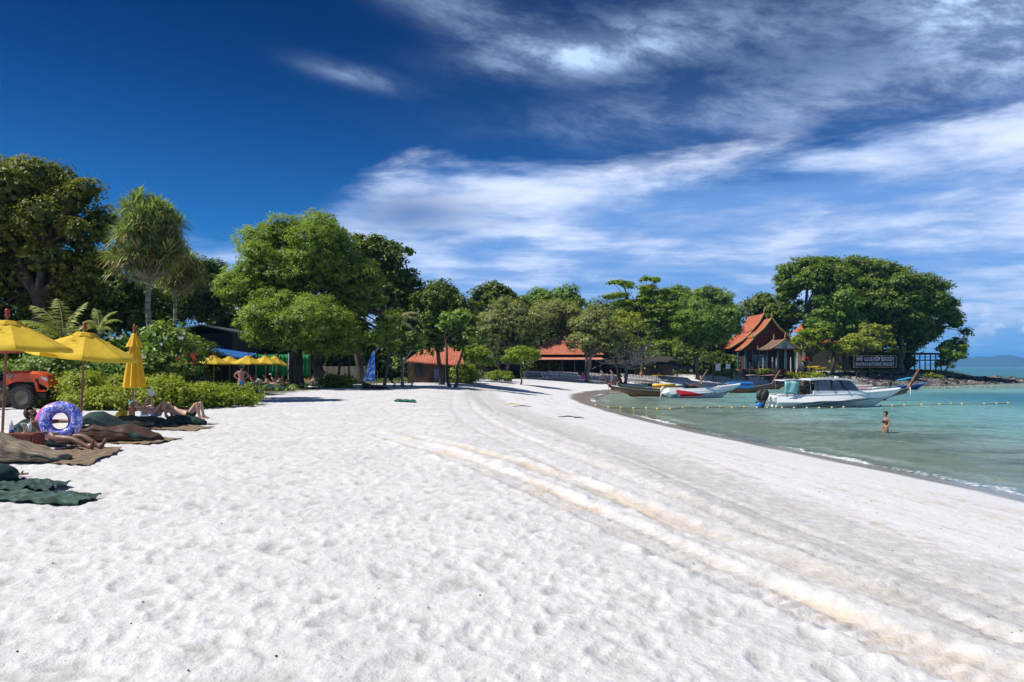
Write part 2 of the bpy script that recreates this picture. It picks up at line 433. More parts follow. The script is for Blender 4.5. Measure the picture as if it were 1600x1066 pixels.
def sea_material():
    m = bpy.data.materials.new('sea_water'); m.use_nodes = True
    t = NT(m.node_tree); t.n.clear()
    o = t.new('ShaderNodeOutputMaterial')
    geo = t.new('ShaderNodeNewGeometry'); pos = geo.outputs['Position']
    d = attr(t, 'shore').outputs['Fac']; dp = attr(t, 'deep').outputs['Fac']
    mp = t.new('ShaderNodeMapping'); t.link(pos, mp.inputs[0]); mp.inputs['Scale'].default_value = (0.75, 1.25, 1); mp.inputs['Rotation'].default_value = (0, 0, 0.35)
    p = mp.outputs[0]
    n1 = t.noise(p, 1.1, 5, 0.62, 0.4); n2 = t.noise(p, 4.5, 4, 0.6, 0.2); n3 = t.noise(p, 0.42, 4, 0.55); n4 = t.noise(pos, 0.05, 3, 0.5)
    hgt = t.math('ADD', t.math('MULTIPLY', n1, 0.55), t.math('ADD', t.math('MULTIPLY', n2, 0.20), t.math('MULTIPLY', n3, 0.9)))
    bu = t.new('ShaderNodeBump'); bu.inputs['Strength'].default_value = 0.9; bu.inputs['Distance'].default_value = 0.9
    t.link(t.math('MULTIPLY', hgt, t.rng(d, -0.3, -5.0, 0.10, 1.0)), bu.inputs['Height'])
    # colour of the water itself: clear over pale sand, turquoise where deeper, weed and rock patches
    c = t.mix(t.rng(dp, 0.2, 1.7), (0.33, 0.44, 0.385), (0.185, 0.395, 0.405))
    c = t.mix(t.rng(dp, 2.0, 3.4), c, (0.045, 0.20, 0.26))
    weed = t.math('MULTIPLY', t.rng(t.noise(pos, 0.22, 5, 0.65), 0.44, 0.60), t.rng(d, -2, -6))
    weed = t.math('MULTIPLY', weed, t.rng(d, -26, -12))
    c = t.mix(t.math('MULTIPLY', weed, 0.55), c, (0.06, 0.13, 0.10))
    fac = t.math('SUBTRACT', 1.0, t.math('POWER', 2.718, t.math('MULTIPLY', t.math('MAXIMUM', dp, 0.0), -1.7)))
    tr = t.new('ShaderNodeBsdfTransparent'); tr.inputs[0].default_value = (0.80, 0.93, 0.86, 1)
    df = t.new('ShaderNodeBsdfDiffuse'); t.link(c, df.inputs[0]); t.link(bu.outputs[0], df.inputs['Normal'])
    mx = t.new('ShaderNodeMixShader'); t.link(fac, mx.inputs[0]); t.link(tr.outputs[0], mx.inputs[1]); t.link(df.outputs[0], mx.inputs[2])
    gl = t.new('ShaderNodeBsdfGlossy'); gl.inputs['Roughness'].default_value = 0.05; t.link(bu.outputs[0], gl.inputs['Normal'])
    fr = t.new('ShaderNodeFresnel'); fr.inputs[0].default_value = 1.33; t.link(bu.outputs[0], fr.inputs['Normal'])
    m2 = t.new('ShaderNodeMixShader'); t.link(t.math('MINIMUM', fr.outputs[0], 0.74), m2.inputs[0]); t.link(mx.outputs[0], m2.inputs[1]); t.link(gl.outputs[0], m2.inputs[2])
    # lace of foam along the edge
    fn = t.noise(pos, 0.9, 4, 0.65); fn2 = t.noise(pos, 7, 4, 0.6)
    dd = t.math('ADD', d, t.math('MULTIPLY', t.math('SUBTRACT', fn, 0.5), 2.0))
    band = t.math('ADD', t.math('MULTIPLY', t.rng(dd, -0.55, -0.2), t.rng(dd, 0.25, 0.0)), t.math('MULTIPLY', t.math('MULTIPLY', t.rng(dd, -1.9, -1.5), t.rng(dd, -0.95, -1.3)), 0.18))
    foam = t.math('MULTIPLY', band, t.rng(t.math('ADD', fn2, t.math('MULTIPLY', t.noise(pos, 0.12, 2, 0.5), 1.1)), 1.02, 1.3))
    fd = t.new('ShaderNodeBsdfDiffuse'); fd.inputs[0].default_value = (0.75, 0.78, 0.80, 1)
    m3 = t.new('ShaderNodeMixShader'); t.link(foam, m3.inputs[0]); t.link(m2.outputs[0], m3.inputs[1]); t.link(fd.outputs[0], m3.inputs[2])
    t.link(m3.outputs[0], o.inputs[0])
    return m
sea_me.materials.append(sea_material())
# ------------------------------------------------------------------ object helpers
def tag(o, label, cat=None, group=None, kind=None):
    if label: o['label'] = label
    if cat: o['category'] = cat
    if group: o['group'] = group
    if kind: o['kind'] = kind
    return o
def thing(name, label, cat, loc=(0, 0, 0), rz=0.0, group=None):
    o = bpy.data.objects.new(name, None); COL.objects.link(o)
    o.location = loc; o.rotation_euler = (0, 0, rz); o.empty_display_size = 0.2
    return tag(o, label, cat, group)
class MB:
    def __init__(s): s.v = []; s.f = []
    def add(s, vs, fs):
        n = len(s.v); s.v += [tuple(v) for v in vs]; s.f += [tuple(i + n for i in f) for f in fs]; return s
    def box(s, c, d, rot=None, taper=1.0):
        x, y, z = d[0] / 2, d[1] / 2, d[2] / 2
        vs = [Vector((sx * x * (taper if sz > 0 else 1), sy * y * (taper if sz > 0 else 1), sz * z)) for sz in (-1, 1) for sx, sy in ((-1, -1), (1, -1), (1, 1), (-1, 1))]
        if rot is not None:
            m = Euler(rot).to_matrix() if not isinstance(rot, Matrix) else rot
            vs = [m @ v for v in vs]
        c = Vector(c)
        return s.add([v + c for v in vs], [(0, 3, 2, 1), (4, 5, 6, 7), (0, 1, 5, 4), (1, 2, 6, 5), (2, 3, 7, 6), (3, 0, 4, 7)])
    def tube(s, pts, r, n=8, cap=True, flat=1.0):
        pts = [Vector(p) for p in pts]
        if not isinstance(r, (list, tuple)): r = [r] * len(pts)
        base = len(s.v); up = Vector((0, 0, 1)); prev = None
        for i, p in enumerate(pts):
            a = pts[max(i - 1, 0)]; b = pts[min(i + 1, len(pts) - 1)]
            t = (b - a).normalized()
            if prev is None:
                u = t.cross(up)
                if u.length < 0.05: u = t.cross(Vector((1, 0, 0)))
            else: u = prev - t * prev.dot(t)
            u.normalize(); prev = u; v = t.cross(u)
            for k in range(n):
                a_ = 2 * PI * k / n
                s.v.append(tuple(p + (u * math.cos(a_) + v * math.sin(a_) * flat) * r[i]))
        for i in range(len(pts) - 1):
            for k in range(n):
                a = base + i * n + k; b = base + i * n + (k + 1) % n
                s.f.append((a, b, b + n, a + n))
        if cap:
            s.f.append(tuple(base + k for k in range(n))[::-1]); s.f.append(tuple(base + (len(pts) - 1) * n + k for k in range(n)))
        return s
    def lathe(s, prof, n=16, c=(0, 0, 0), m=None, cap=True):
        base = len(s.v); c = Vector(c)
        for r, z in prof:
            for k in range(n):
                v = Vector((r * math.cos(2 * PI * k / n), r * math.sin(2 * PI * k / n), z))
                if m is not None: v = m @ v
                s.v.append(tuple(v + c))
        for i in range(len(prof) - 1):
            for k in range(n):
                a = base + i * n + k; b = base + i * n + (k + 1) % n
                s.f.append((a, b, b + n, a + n))
        if cap:
            s.f.append(tuple(base + k for k in range(n))[::-1]); s.f.append(tuple(base + (len(prof) - 1) * n + k for k in range(n)))
        return s
    def ell(s, c, r, n=14, m=8, rot=None):
        if not isinstance(r, (list, tuple)): r = (r, r, r)
        M = Euler(rot).to_matrix() if rot is not None else Matrix.Identity(3)
        c = Vector(c); base = len(s.v)
        for i in range(1, m):
            ph = PI * i / m
            for k in range(n):
                th = 2 * PI * k / n
                s.v.append(tuple(c + M @ Vector((r[0] * math.sin(ph) * math.cos(th), r[1] * math.sin(ph) * math.sin(th), r[2] * math.cos(ph)))))
        s.v.append(tuple(c + M @ Vector((0, 0, r[2])))); s.v.append(tuple(c - M @ Vector((0, 0, r[2]))))
        T = len(s.v) - 2; B = T + 1
        for k in range(n):
            k2 = (k + 1) % n
            s.f.append((T, base + k, base + k2))
            for i in range(m - 2): s.f.append((base + i * n + k, base + (i + 1) * n + k, base + (i + 1) * n + k2, base + i * n + k2))
            s.f.append((base + (m - 2) * n + k, B, base + (m - 2) * n + k2))
        return s
    def torus(s, c, R, r, n=32, m=12, rot=None, flat=1.0):
        M = Euler(rot).to_matrix() if rot is not None else Matrix.Identity(3)
        c = Vector(c); base = len(s.v)
        for i in range(n):
            a = 2 * PI * i / n
            for k in range(m):
                b = 2 * PI * k / m
                s.v.append(tuple(c + M @ Vector(((R + r * math.cos(b)) * math.cos(a), (R + r * math.cos(b)) * math.sin(a), r * math.sin(b) * flat))))
        for i in range(n):
            for k in range(m):
                s.f.append((base + i * m + k, base + ((i + 1) % n) * m + k, base + ((i + 1) % n) * m + (k + 1) % m, base + i * m + (k + 1) % m))
        return s
    def prism(s, poly, axis, a, b):
        """extrude a closed outline (2-D) along an axis from a to b"""
        def mk(p, q):
            return {'x': (q, p[0], p[1]), 'y': (p[0], q, p[1]), 'z': (p[0], p[1], q)}[axis]
        n = len(poly)
        return s.add([mk(p, a) for p in poly] + [mk(p, b) for p in poly],
                     [tuple(range(n))[::-1], tuple(range(n, 2 * n))] + [(i, (i + 1) % n, (i + 1) % n + n, i + n) for i in range(n)])
    def sheet(s, rows, closed=False):
        """rows of points joined to a surface"""
        base = len(s.v); n = len(rows[0])
        for r_ in rows: s.v += [tuple(p) for p in r_]
        for i in range(len(rows) - 1):
            for k in range(n if closed else n - 1):
                a = base + i * n + k; b = base + i * n + (k + 1) % n
                s.f.append((a, b, b + n, a + n))
        return s
    def slab(s, rows, t):
        """a surface with thickness t, offset downward"""
        n = len(rows[0]); m = len(rows); base = len(s.v)
        for dz in (0, -t):
            for r_ in rows: s.v += [(p[0], p[1], p[2] + dz) for p in r_]
        o = n * m
        for i in range(m - 1):
            for k in range(n - 1):
                a = base + i * n + k
                s.f.append((a, a + 1, a + 1 + n, a + n)); s.f.append((a + o, a + n + o, a + 1 + n + o, a + 1 + o))
        rim = [i for i in range(n)] + [n - 1 + n * j for j in range(1, m)] + [n * (m - 1) + k for k in range(n - 2, -1, -1)] + [n * j for j in range(m - 2, 0, -1)]
        for i in range(len(rim)):
            a = base + rim[i]; b = base + rim[(i + 1) % len(rim)]
            s.f.append((a, a + o, b + o, b))
        return s
    def mesh(s, name, mat=None, smooth=False):
        me = bpy.data.meshes.new(name); me.from_pydata(s.v, [], s.f)
        if smooth is True: me.shade_smooth()
        elif smooth: me.shade_smooth(); me.set_sharp_from_angle(angle=rad(smooth))
        if mat: me.materials.append(mat)
        return me
    def build(s, name, mat=None, parent=None, smooth=False, loc=None, rot=None, subd=0, bevel=0.0, label=None):
        me = s.mesh(name, mat, smooth)
        o = bpy.data.objects.new(name, me); COL.objects.link(o)
        if parent is not None: o.parent = parent
        if loc is not None: o.location = loc
        if rot is not None: o.rotation_euler = rot
        if bevel:
            b = o.modifiers.new('bevel', 'BEVEL'); b.width = bevel; b.segments = 2; b.limit_method = 'ANGLE'
        if subd:
            b = o.modifiers.new('sub', 'SUBSURF'); b.levels = subd; b.render_levels = subd
        if label: o['label'] = label
        return o
def link_mesh(name, me, parent=None, loc=None, rot=None, sc=None):
    o = bpy.data.objects.new(name, me); COL.objects.link(o)
    if parent is not None: o.parent = parent
    if loc is not None: o.location = loc
    if rot is not None: o.rotation_euler = rot
    if sc is not None: o.scale = sc if isinstance(sc, (tuple, list)) else (sc,) * 3
    return o
def kids(o): return [c for c in COL.objects if c.parent is o]
def copy_tree(o, parent=None):
    c = o.copy(); COL.objects.link(c); c.parent = parent
    for ch in list(o.children): copy_tree(ch, c)
    return c
def dup(o, loc, rz, label, group=None, sc=None):
    c = copy_tree(o); c.location = loc; c.rotation_euler = (0, 0, rz); c['label'] = label
    if group: c['group'] = group
    if sc: c.scale = (sc,) * 3
    return c

# ------------------------------------------------------------------ materials
MATS = {}
def mat(name, col, rough=0.7, metal=0.0, spec=0.4, var=0.12, scale=6.0, bump=0.0, bscale=30.0, trans=0.0, coat=0.0, emit=None, stretch=None, col2=None):
    """a plain surface with some mottling, wear and relief of its own"""
    if name in MATS: return MATS[name]
    m, t, b, o = new_mat(name)
    tcn = t.new('ShaderNodeTexCoord'); vec = tcn.outputs['Object']
    if stretch:
        mp = t.new('ShaderNodeMapping'); t.link(vec, mp.inputs[0]); mp.inputs['Scale'].default_value = stretch; vec = mp.outputs[0]
    n = t.noise(vec, scale, 5, 0.6)
    c2 = col2 if col2 else tuple(max(0, c * (1 - 2.2 * var)) for c in col)
    c = t.mix(t.rng(n, 0.35, 0.68), c2, tuple(min(1, c * (1 + 0.6 * var)) for c in col))
    t.put(b.inputs['Base Color'], c)
    t.put(b.inputs['Roughness'], t.rng(n, 0.3, 0.7, min(1, rough + 0.08), max(0.03, rough - 0.08)))
    b.inputs['Metallic'].default_value = metal
    b.inputs['Specular IOR Level'].default_value = spec
    b.inputs['Coat Weight'].default_value = coat
    if bump:
        bu = t.new('ShaderNodeBump'); bu.inputs['Strength'].default_value = bump; bu.inputs['Distance'].default_value = 0.01
        t.link(t.noise(vec, bscale, 4, 0.6), bu.inputs['Height']); t.link(bu.outputs[0], b.inputs['Normal'])
    if trans:
        tl = t.new('ShaderNodeBsdfTranslucent'); t.link(c, tl.inputs[0])
        mx = t.new('ShaderNodeMixShader'); mx.inputs[0].default_value = trans
        t.link(b.outputs[0], mx.inputs[1]); t.link(tl.outputs[0], mx.inputs[2]); t.link(mx.outputs[0], o.inputs[0])
    MATS[name] = m
    return m
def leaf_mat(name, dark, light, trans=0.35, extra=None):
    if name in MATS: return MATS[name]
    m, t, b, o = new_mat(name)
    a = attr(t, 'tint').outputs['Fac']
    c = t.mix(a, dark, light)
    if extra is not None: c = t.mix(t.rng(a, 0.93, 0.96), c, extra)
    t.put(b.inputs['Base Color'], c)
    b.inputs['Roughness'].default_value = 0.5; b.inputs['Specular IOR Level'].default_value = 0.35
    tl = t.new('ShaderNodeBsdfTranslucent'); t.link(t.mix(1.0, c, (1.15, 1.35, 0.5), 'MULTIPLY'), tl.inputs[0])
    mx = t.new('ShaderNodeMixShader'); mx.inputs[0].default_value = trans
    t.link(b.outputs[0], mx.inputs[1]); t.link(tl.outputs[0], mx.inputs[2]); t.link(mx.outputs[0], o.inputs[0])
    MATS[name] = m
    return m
BARK = mat('grey_bark', (0.20, 0.165, 0.13), 0.9, var=0.28, scale=3, bump=0.8, bscale=14, stretch=(1, 1, 0.25))
BARKD = mat('dark_bark', (0.085, 0.066, 0.05), 0.9, var=0.25, scale=3, bump=0.8, bscale=14, stretch=(1, 1, 0.25))
BARKP = mat('pale_bark', (0.42, 0.38, 0.33), 0.85, var=0.25, scale=3, bump=0.6, bscale=14, stretch=(1, 1, 0.3))

# ------------------------------------------------------------------ foliage
def quads_mesh(name, V, tint, mat_, smooth=False):
    """V: (n,4,3) corners, tint: (n,)"""
    n = len(V)
    me = bpy.data.meshes.new(name)
    me.vertices.add(n * 4); me.vertices.foreach_set('co', V.astype(np.float32).ravel())
    me.loops.add(n * 4); me.loops.foreach_set('vertex_index', np.arange(n * 4, dtype=np.int32))
    me.polygons.add(n)
    me.polygons.foreach_set('loop_start', np.arange(0, n * 4, 4, dtype=np.int32)); me.polygons.foreach_set('loop_total', np.full(n, 4, np.int32))
    me.update(calc_edges=True)
    a = me.attributes.new('tint', 'FLOAT', 'POINT'); a.data.foreach_set('value', np.repeat(tint, 4).astype(np.float32))
    me.materials.append(mat_)
    return me
def norm(a): return a / np.maximum(np.linalg.norm(a, axis=-1, keepdims=True), 1e-9)
def leaf_quads(r, C, N, L, W, droop=0.0, along=None):
    """leaf shaped (kite) quads at C facing N"""
    n = len(C)
    rv = r.normal(size=(n, 3)) if along is None else along + 0.5 * r.normal(size=(n, 3))
    T = norm(rv - N * (rv * N).sum(1, keepdims=True))
    if droop: T = norm(T + np.array([0, 0, -droop]))
    B = norm(np.cross(N, T))
    L = L[:, None]; W = W[:, None]
    a = C - T * L * 0.5; c = C + T * L * 0.5
    m = C - T * L * 0.05 + np.cross(T, B) * L * 0.10
    return np.stack([a, m - B * W * 0.5, c, m + B * W * 0.5], 1)
def crown_mesh(name, puffs, mat_, seed, leaf=0.25, aspect=0.55, density=1.0, upfrac=0.75, inner=0.10, droop=0.0, nbias=0.8, fuzz=0.25, flat_leaves=0.45):
    """leaves spread through the outer skin of many puffs (x,y,z,rx,ry,rz)"""
    r = np.random.RandomState(seed)
    P_ = np.array(puffs, float)
    allV = []; allT = []
    for p in P_:
        c = p[:3]; R = p[3:6]
        area = 4 * PI * ((R[0] * R[1]) ** 1.6 / 3 + (R[0] * R[2]) ** 1.6 / 3 + (R[1] * R[2]) ** 1.6 / 3) ** (1 / 1.6)
        n = int(area / (leaf * leaf * aspect) * 1.25 * density)
        if n < 4: continue
        # leaves sit in tufts, and the tufts make an uneven skin
        Rm = R.mean(); nt_ = max(6, int(area / (0.34 * (0.5 * Rm + 0.5)) ** 2 * 0.55))
        ut = norm(r.normal(size=(nt_, 3)))
        flip = (ut[:, 2] < 0) & (r.rand(nt_) < upfrac); ut[flip, 2] *= -1
        rt = 0.80 + 0.34 * r.rand(nt_) - fuzz * 0.6 * r.rand(nt_) ** 2
        Ct = c + ut * R * rt[:, None]
        k_ = r.randint(0, nt_, n); sg = 0.15 * (0.4 * Rm + 0.6)
        C = Ct[k_] + r.normal(size=(n, 3)) * np.array([sg, sg, sg * 0.62])
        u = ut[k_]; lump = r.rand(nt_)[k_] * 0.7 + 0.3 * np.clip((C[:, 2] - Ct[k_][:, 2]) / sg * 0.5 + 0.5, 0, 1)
        # drop leaves buried deep in other puffs
        keep = np.ones(n, bool)
        for q in P_:
            if q is p: continue
            if np.abs(q[:3] - c).max() > (R.max() + q[3:6].max()): continue
            keep &= ((((C - q[:3]) / (q[3:6] * 0.72)) ** 2).sum(1) > 1)
        C = C[keep]; u = u[keep]; lump = lump[keep]; n = len(C)
        if n == 0: continue
        N = norm(u / R * R.mean() * nbias + r.normal(size=(n, 3)) * 0.45 + np.array([0, 0, flat_leaves]))
        sz = leaf * (0.6 + 0.8 * r.rand(n))
        V = leaf_quads(r, C, N, sz, sz * aspect * (0.8 + 0.5 * r.rand(n)), droop)
        pt = r.rand() * 0.25
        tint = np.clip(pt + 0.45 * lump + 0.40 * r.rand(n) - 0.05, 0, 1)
        allV.append(V); allT.append(tint)
        # coarse inner leaves fill the puff
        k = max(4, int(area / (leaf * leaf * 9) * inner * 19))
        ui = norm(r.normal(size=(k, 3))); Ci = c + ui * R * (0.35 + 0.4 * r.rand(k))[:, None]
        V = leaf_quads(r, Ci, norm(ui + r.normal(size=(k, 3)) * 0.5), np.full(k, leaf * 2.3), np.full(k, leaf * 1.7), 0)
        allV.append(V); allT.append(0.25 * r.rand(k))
    return quads_mesh(name, np.concatenate(allV), np.concatenate(allT), mat_)
def puff_cloud(seed, c, R, n, pr=(0.26, 0.42), zmin=-0.5, flat=0.8, fill=0.35):
    """puffs spread over an ellipsoid: most near the skin, some inside"""
    r = np.random.RandomState(seed); out = []
    i = 0
    pts = []
    tries = 0
    while len(pts) < n and tries < 8000:
        tries += 1
        u = r.normal(size=3); u /= np.linalg.norm(u)
        if u[2] < zmin: continue
        k = (0.70 + 0.16 * r.rand()) if r.rand() > fill else 0.35 + 0.3 * r.rand()
        p = u * k
        if all(np.linalg.norm(p - q) > 0.95 / n ** 0.42 for q in pts) or tries > 4000: pts.append(p)
    m = (R[0] + R[1] + R[2]) / 3
    for p in pts:
        s = m * (pr[0] + (pr[1] - pr[0]) * r.rand())
        out.append((c[0] + p[0] * R[0], c[1] + p[1] * R[1], c[2] + p[2] * R[2], s, s, s * flat))
    return out
def limbs(mb, r, root, top, puffs, r0, n_main=6, every=1):
    """trunk top spreads into limbs that reach the puffs"""
    ps = [Vector(p[:3]) for p in puffs]
    idx = list(range(len(ps))); r.shuffle(idx)
    mains = []
    for k in range(min(n_main, len(idx))):
        e = ps[idx[k]]; mid = top.lerp(e, 0.5) + Vector((r.uniform(-.4, .4), r.uniform(-.4, .4), r.uniform(0, .8)))
        mb.tube([top - Vector((0, 0, 0.3)), top.lerp(mid, 0.55), mid, e], [r0 * 0.62, r0 * 0.45, r0 * 0.34, r0 * 0.12], 6, False)
        mains.append((mid, e))
    for j in idx[n_main::every]:
        e = ps[j]
        m_ = min(mains, key=lambda q: (q[0] - e).length + 0.0)
        a = m_[0]; mid = a.lerp(e, 0.5) + Vector((r.uniform(-.3, .3), r.uniform(-.3, .3), r.uniform(-.2, .5)))
        mb.tube([a, mid, e], [r0 * 0.26, r0 * 0.16, r0 * 0.05], 5, False)
def trunk_pts(r, base, top, wob=0.2, n=5):
    out = []
    for i in range(n + 1):
        t = i / n
        p = base.lerp(top, t)
        if 0 < i < n: p = p + Vector((r.uniform(-wob, wob), r.uniform(-wob, wob), 0))
        out.append(p)
    return out
def tree(name, label, base, puffs, leafm, bark=None, r0=0.35, fork=0.35, seed=1, lean=(0, 0), trunks=1, spread=0.6, group=None, cat='tree', n_main=6, leaf=0.25, wob=0.2, every=1, **kw):
    """puffs are given relative to the base"""
    bark = bark or BARK
    r = random.Random(seed)
    t = thing(name, label, cat, base, 0, group)
    zc = sum(p[2] for p in puffs) / len(puffs)
    mb = MB()
    for k in range(trunks):
        a = k * 2.4 + seed; off = Vector((math.cos(a), math.sin(a), 0)) * (0 if trunks == 1 else spread)
        top = Vector((lean[0], lean[1], zc * fork * 2 * (0.9 + 0.2 * r.random()))) + off * 2.0
        pts = trunk_pts(r, Vector((0, 0, -0.25)) + off * 0.4, top, wob)
        rr = [r0 * (1.45 if i == 0 else 1.05 - 0.4 * i / 5) for i in range(len(pts))]
        mb.tube(pts, rr, 9, False)
        mine = puffs if trunks == 1 else puffs[k::trunks]
        limbs(mb, r, pts[0], pts[-1], mine, r0, n_main, every)
    mb.build('trunk', bark, t, smooth=True)
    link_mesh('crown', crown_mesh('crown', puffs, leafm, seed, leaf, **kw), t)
    return t
def frond_quads(r, root, yaw, pitch, L, curl, nl, ll, lw, twist=0.5, hang=0.6):
    """one feather palm frond: returns leaflets and the midrib line"""
    pts = []; p = np.array(root, float); a = pitch
    n = 14
    d = np.array([math.cos(yaw), math.sin(yaw), 0.0])
    for i in range(n + 1):
        pts.append(p.copy())
        p = p + (d * math.cos(a) + np.array([0, 0, math.sin(a)])) * (L / n)
        a -= curl / n * (0.5 + i / n)
    pts = np.array(pts)
    s = np.linspace(0.12, 1.0, nl)
    side = np.array([-d[1], d[0], 0.0])
    V = []
    for k, q in enumerate(s):
        f = q * n; i = min(int(f), n - 1); c = pts[i] + (pts[i + 1] - pts[i]) * (f - i)
        tdir = pts[i + 1] - pts[i]; tdir /= np.linalg.norm(tdir)
        l = ll * math.sin(PI * min(1, 0.15 + 0.85 * q)) ** 0.6 * (0.85 + 0.3 * r.rand())
        for sg in (-1, 1):
            dd = side * sg * 0.85 + tdir * 0.55 + np.array([0, 0, -hang * (0.4 + 0.8 * r.rand())]) + 0.12 * r.normal(size=3)
            dd /= np.linalg.norm(dd)
            wv = np.cross(dd, side * sg + np.array([0, 0, 1.0])); wv = tdir - dd * tdir.dot(dd); wv /= np.linalg.norm(wv) + 1e-9
            tip = c + dd * l; m = c + dd * l * 0.45
            V.append([c, m - wv * lw / 2, tip, m + wv * lw / 2])
    return np.array(V), pts
# ------------------------------------------------------------------ trees
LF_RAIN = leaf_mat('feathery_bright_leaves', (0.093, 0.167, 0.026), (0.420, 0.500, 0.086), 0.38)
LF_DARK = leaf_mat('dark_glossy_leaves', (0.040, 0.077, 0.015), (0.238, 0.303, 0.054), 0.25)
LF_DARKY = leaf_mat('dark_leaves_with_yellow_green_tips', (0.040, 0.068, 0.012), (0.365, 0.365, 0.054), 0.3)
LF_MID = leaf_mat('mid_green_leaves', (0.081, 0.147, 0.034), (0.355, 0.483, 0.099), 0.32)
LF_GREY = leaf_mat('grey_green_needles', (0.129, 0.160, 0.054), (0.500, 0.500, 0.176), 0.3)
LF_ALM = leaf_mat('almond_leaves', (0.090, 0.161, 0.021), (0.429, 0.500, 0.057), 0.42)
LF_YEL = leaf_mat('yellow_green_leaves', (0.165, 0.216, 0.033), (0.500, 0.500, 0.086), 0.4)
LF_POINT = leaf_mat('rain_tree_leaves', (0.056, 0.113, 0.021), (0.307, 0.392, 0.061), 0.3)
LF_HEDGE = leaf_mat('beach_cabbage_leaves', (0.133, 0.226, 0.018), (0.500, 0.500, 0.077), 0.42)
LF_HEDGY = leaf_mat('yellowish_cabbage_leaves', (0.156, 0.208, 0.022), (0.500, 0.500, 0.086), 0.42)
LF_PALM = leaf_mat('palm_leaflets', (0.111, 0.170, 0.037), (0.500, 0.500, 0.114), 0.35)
LF_PAND = leaf_mat('pandan_blades', (0.083, 0.122, 0.045), (0.420, 0.500, 0.163), 0.28, (0.30, 0.22, 0.11))
LF_DEAD = leaf_mat('withered_fronds', (0.265, 0.189, 0.105), (0.500, 0.500, 0.345), 0.2)

def rel(base, px, py, D):
    return P(px, py, D) - Vector(base)
def crown_px(base, blobs, D, seed, n=26, pr=(0.28, 0.42), dy=0.0, flat=0.8, depthk=1.0, zmin=-0.8, fill=0.35):
    """blobs: (px, py, rx_px, rz_px[, depth offset]) outlines of crown masses seen in the photo at distance D"""
    out = []
    n = int(n * 1.5); pr = (pr[0] * 1.36, pr[1] * 1.36)
    tot = sum(b[2] * b[3] for b in blobs)
    for i, b in enumerate(blobs):
        d = D + (b[4] if len(b) > 4 else 0)
        c = rel(base, b[0], b[1], d); s = d / F
        k = max(4, int(n * b[2] * b[3] / tot))
        out += puff_cloud(seed * 13 + i, c, (b[2] * s, b[2] * s * depthk, b[3] * s), k, pr, flat=flat, zmin=zmin, fill=fill)
    return out

# the tall dark tree at the left edge
D = 44; b = G(60, D)
tree('tall_tree', 'tall dark broadleaved tree at the far left with yellowish new leaves on top', b,
     crown_px(b, [(35, 296, 84, 80), (104, 358, 66, 88, -1), (20, 420, 90, 90, 2), (128, 430, 40, 66, 1), (-70, 370, 80, 120, 1), (10, 480, 60, 40, 2)], D, 3, 64, pr=(0.22, 0.34)),
     LF_DARKY, BARKD, 0.45, seed=3, leaf=0.20, n_main=10, density=0.75, inner=0.16)
# dark growth behind the palms: three trees, one behind the other
for i, (px, D, blobs, lab) in enumerate([
        (185, 52, [(185, 480, 75, 48), (150, 430, 40, 40)], 'dark leafy tree in deep shade behind the shaggy screw pine trunk'),
        (285, 84, [(285, 470, 60, 52), (318, 440, 40, 36, 4), (330, 480, 35, 30)], 'dark tree between the shaggy screw pine and the big bright tree'),
        (40, 50, [(35, 520, 110, 45), (110, 500, 40, 40)], 'low dark tree behind the umbrellas at the left edge')]):
    b = G(px, D)
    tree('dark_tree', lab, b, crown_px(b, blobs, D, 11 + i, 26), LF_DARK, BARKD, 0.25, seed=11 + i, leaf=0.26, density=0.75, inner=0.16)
# big bright tree in the middle of the left half
D = 60; b = G(462, D)
tree('rain_tree', 'biggest bright green tree with domed feathery crown and thick dark trunk', b,
     crown_px(b, [(470, 405, 88, 66), (415, 455, 66, 60, -1), (540, 455, 58, 68, 0), (475, 510, 92, 48, -3), (408, 510, 46, 30, -1), (585, 500, 40, 40, -2), (596, 534, 34, 30, -2)], D, 21, 118, pr=(0.19, 0.32)),
     LF_RAIN, BARKD, 0.62, fork=0.28, seed=21, leaf=0.185, aspect=0.42, n_main=12, density=0.75, every=2, inner=0.12, wob=0.12)
D = 66; b = G(497, D)
tree('rain_tree', 'dark trunked tree just right of the thickest trunk under the big bright crown', b,
     crown_px(b, [(505, 520, 60, 30), (545, 528, 40, 24)], D, 22, 20), LF_RAIN, BARKD, 0.50, fork=0.32, seed=22, leaf=0.25, aspect=0.42, density=0.7)
# darker trees to its right
D = 72; b = G(560, D)
tree('dark_tree', 'dark open crowned tree rising behind the right shoulder of the big bright tree', b,
     crown_px(b, [(588, 400, 50, 34), (625, 395, 24, 16), (600, 440, 48, 34), (628, 468, 40, 44), (570, 380, 24, 18)], D, 23, 46, pr=(0.22, 0.36), flat=0.6),
     LF_DARK, BARKD, 0.34, seed=23, leaf=0.28, density=0.75, inner=0.14)
D = 70; b = G(690, D)
tree('dark_tree', 'dark glossy tree leaning over the wooden beach hut with orange roof', b,
     crown_px(b, [(685, 480, 44, 42), (672, 528, 32, 28), (664, 548, 22, 10, -2), (716, 500, 34, 38), (650, 505, 30, 30, 2), (722, 535, 20, 22, -1)], D, 24, 46, pr=(0.24, 0.36)),
     LF_DARK, BARKD, 0.24, fork=0.30, seed=24, lean=(-0.5, 0), leaf=0.27, density=0.75, inner=0.14)
D = 64; b = G(706, D)
tree('beach_tree', 'slender dark trunked tree with a curved stem in front of the orange roofed hut', b,
     crown_px(b, [(712, 505, 24, 20), (738, 528, 20, 12)], D, 25, 12), LF_MID, BARKD, 0.13, fork=0.42, seed=25, trunks=2, spread=0.5, leaf=0.25, density=0.8)
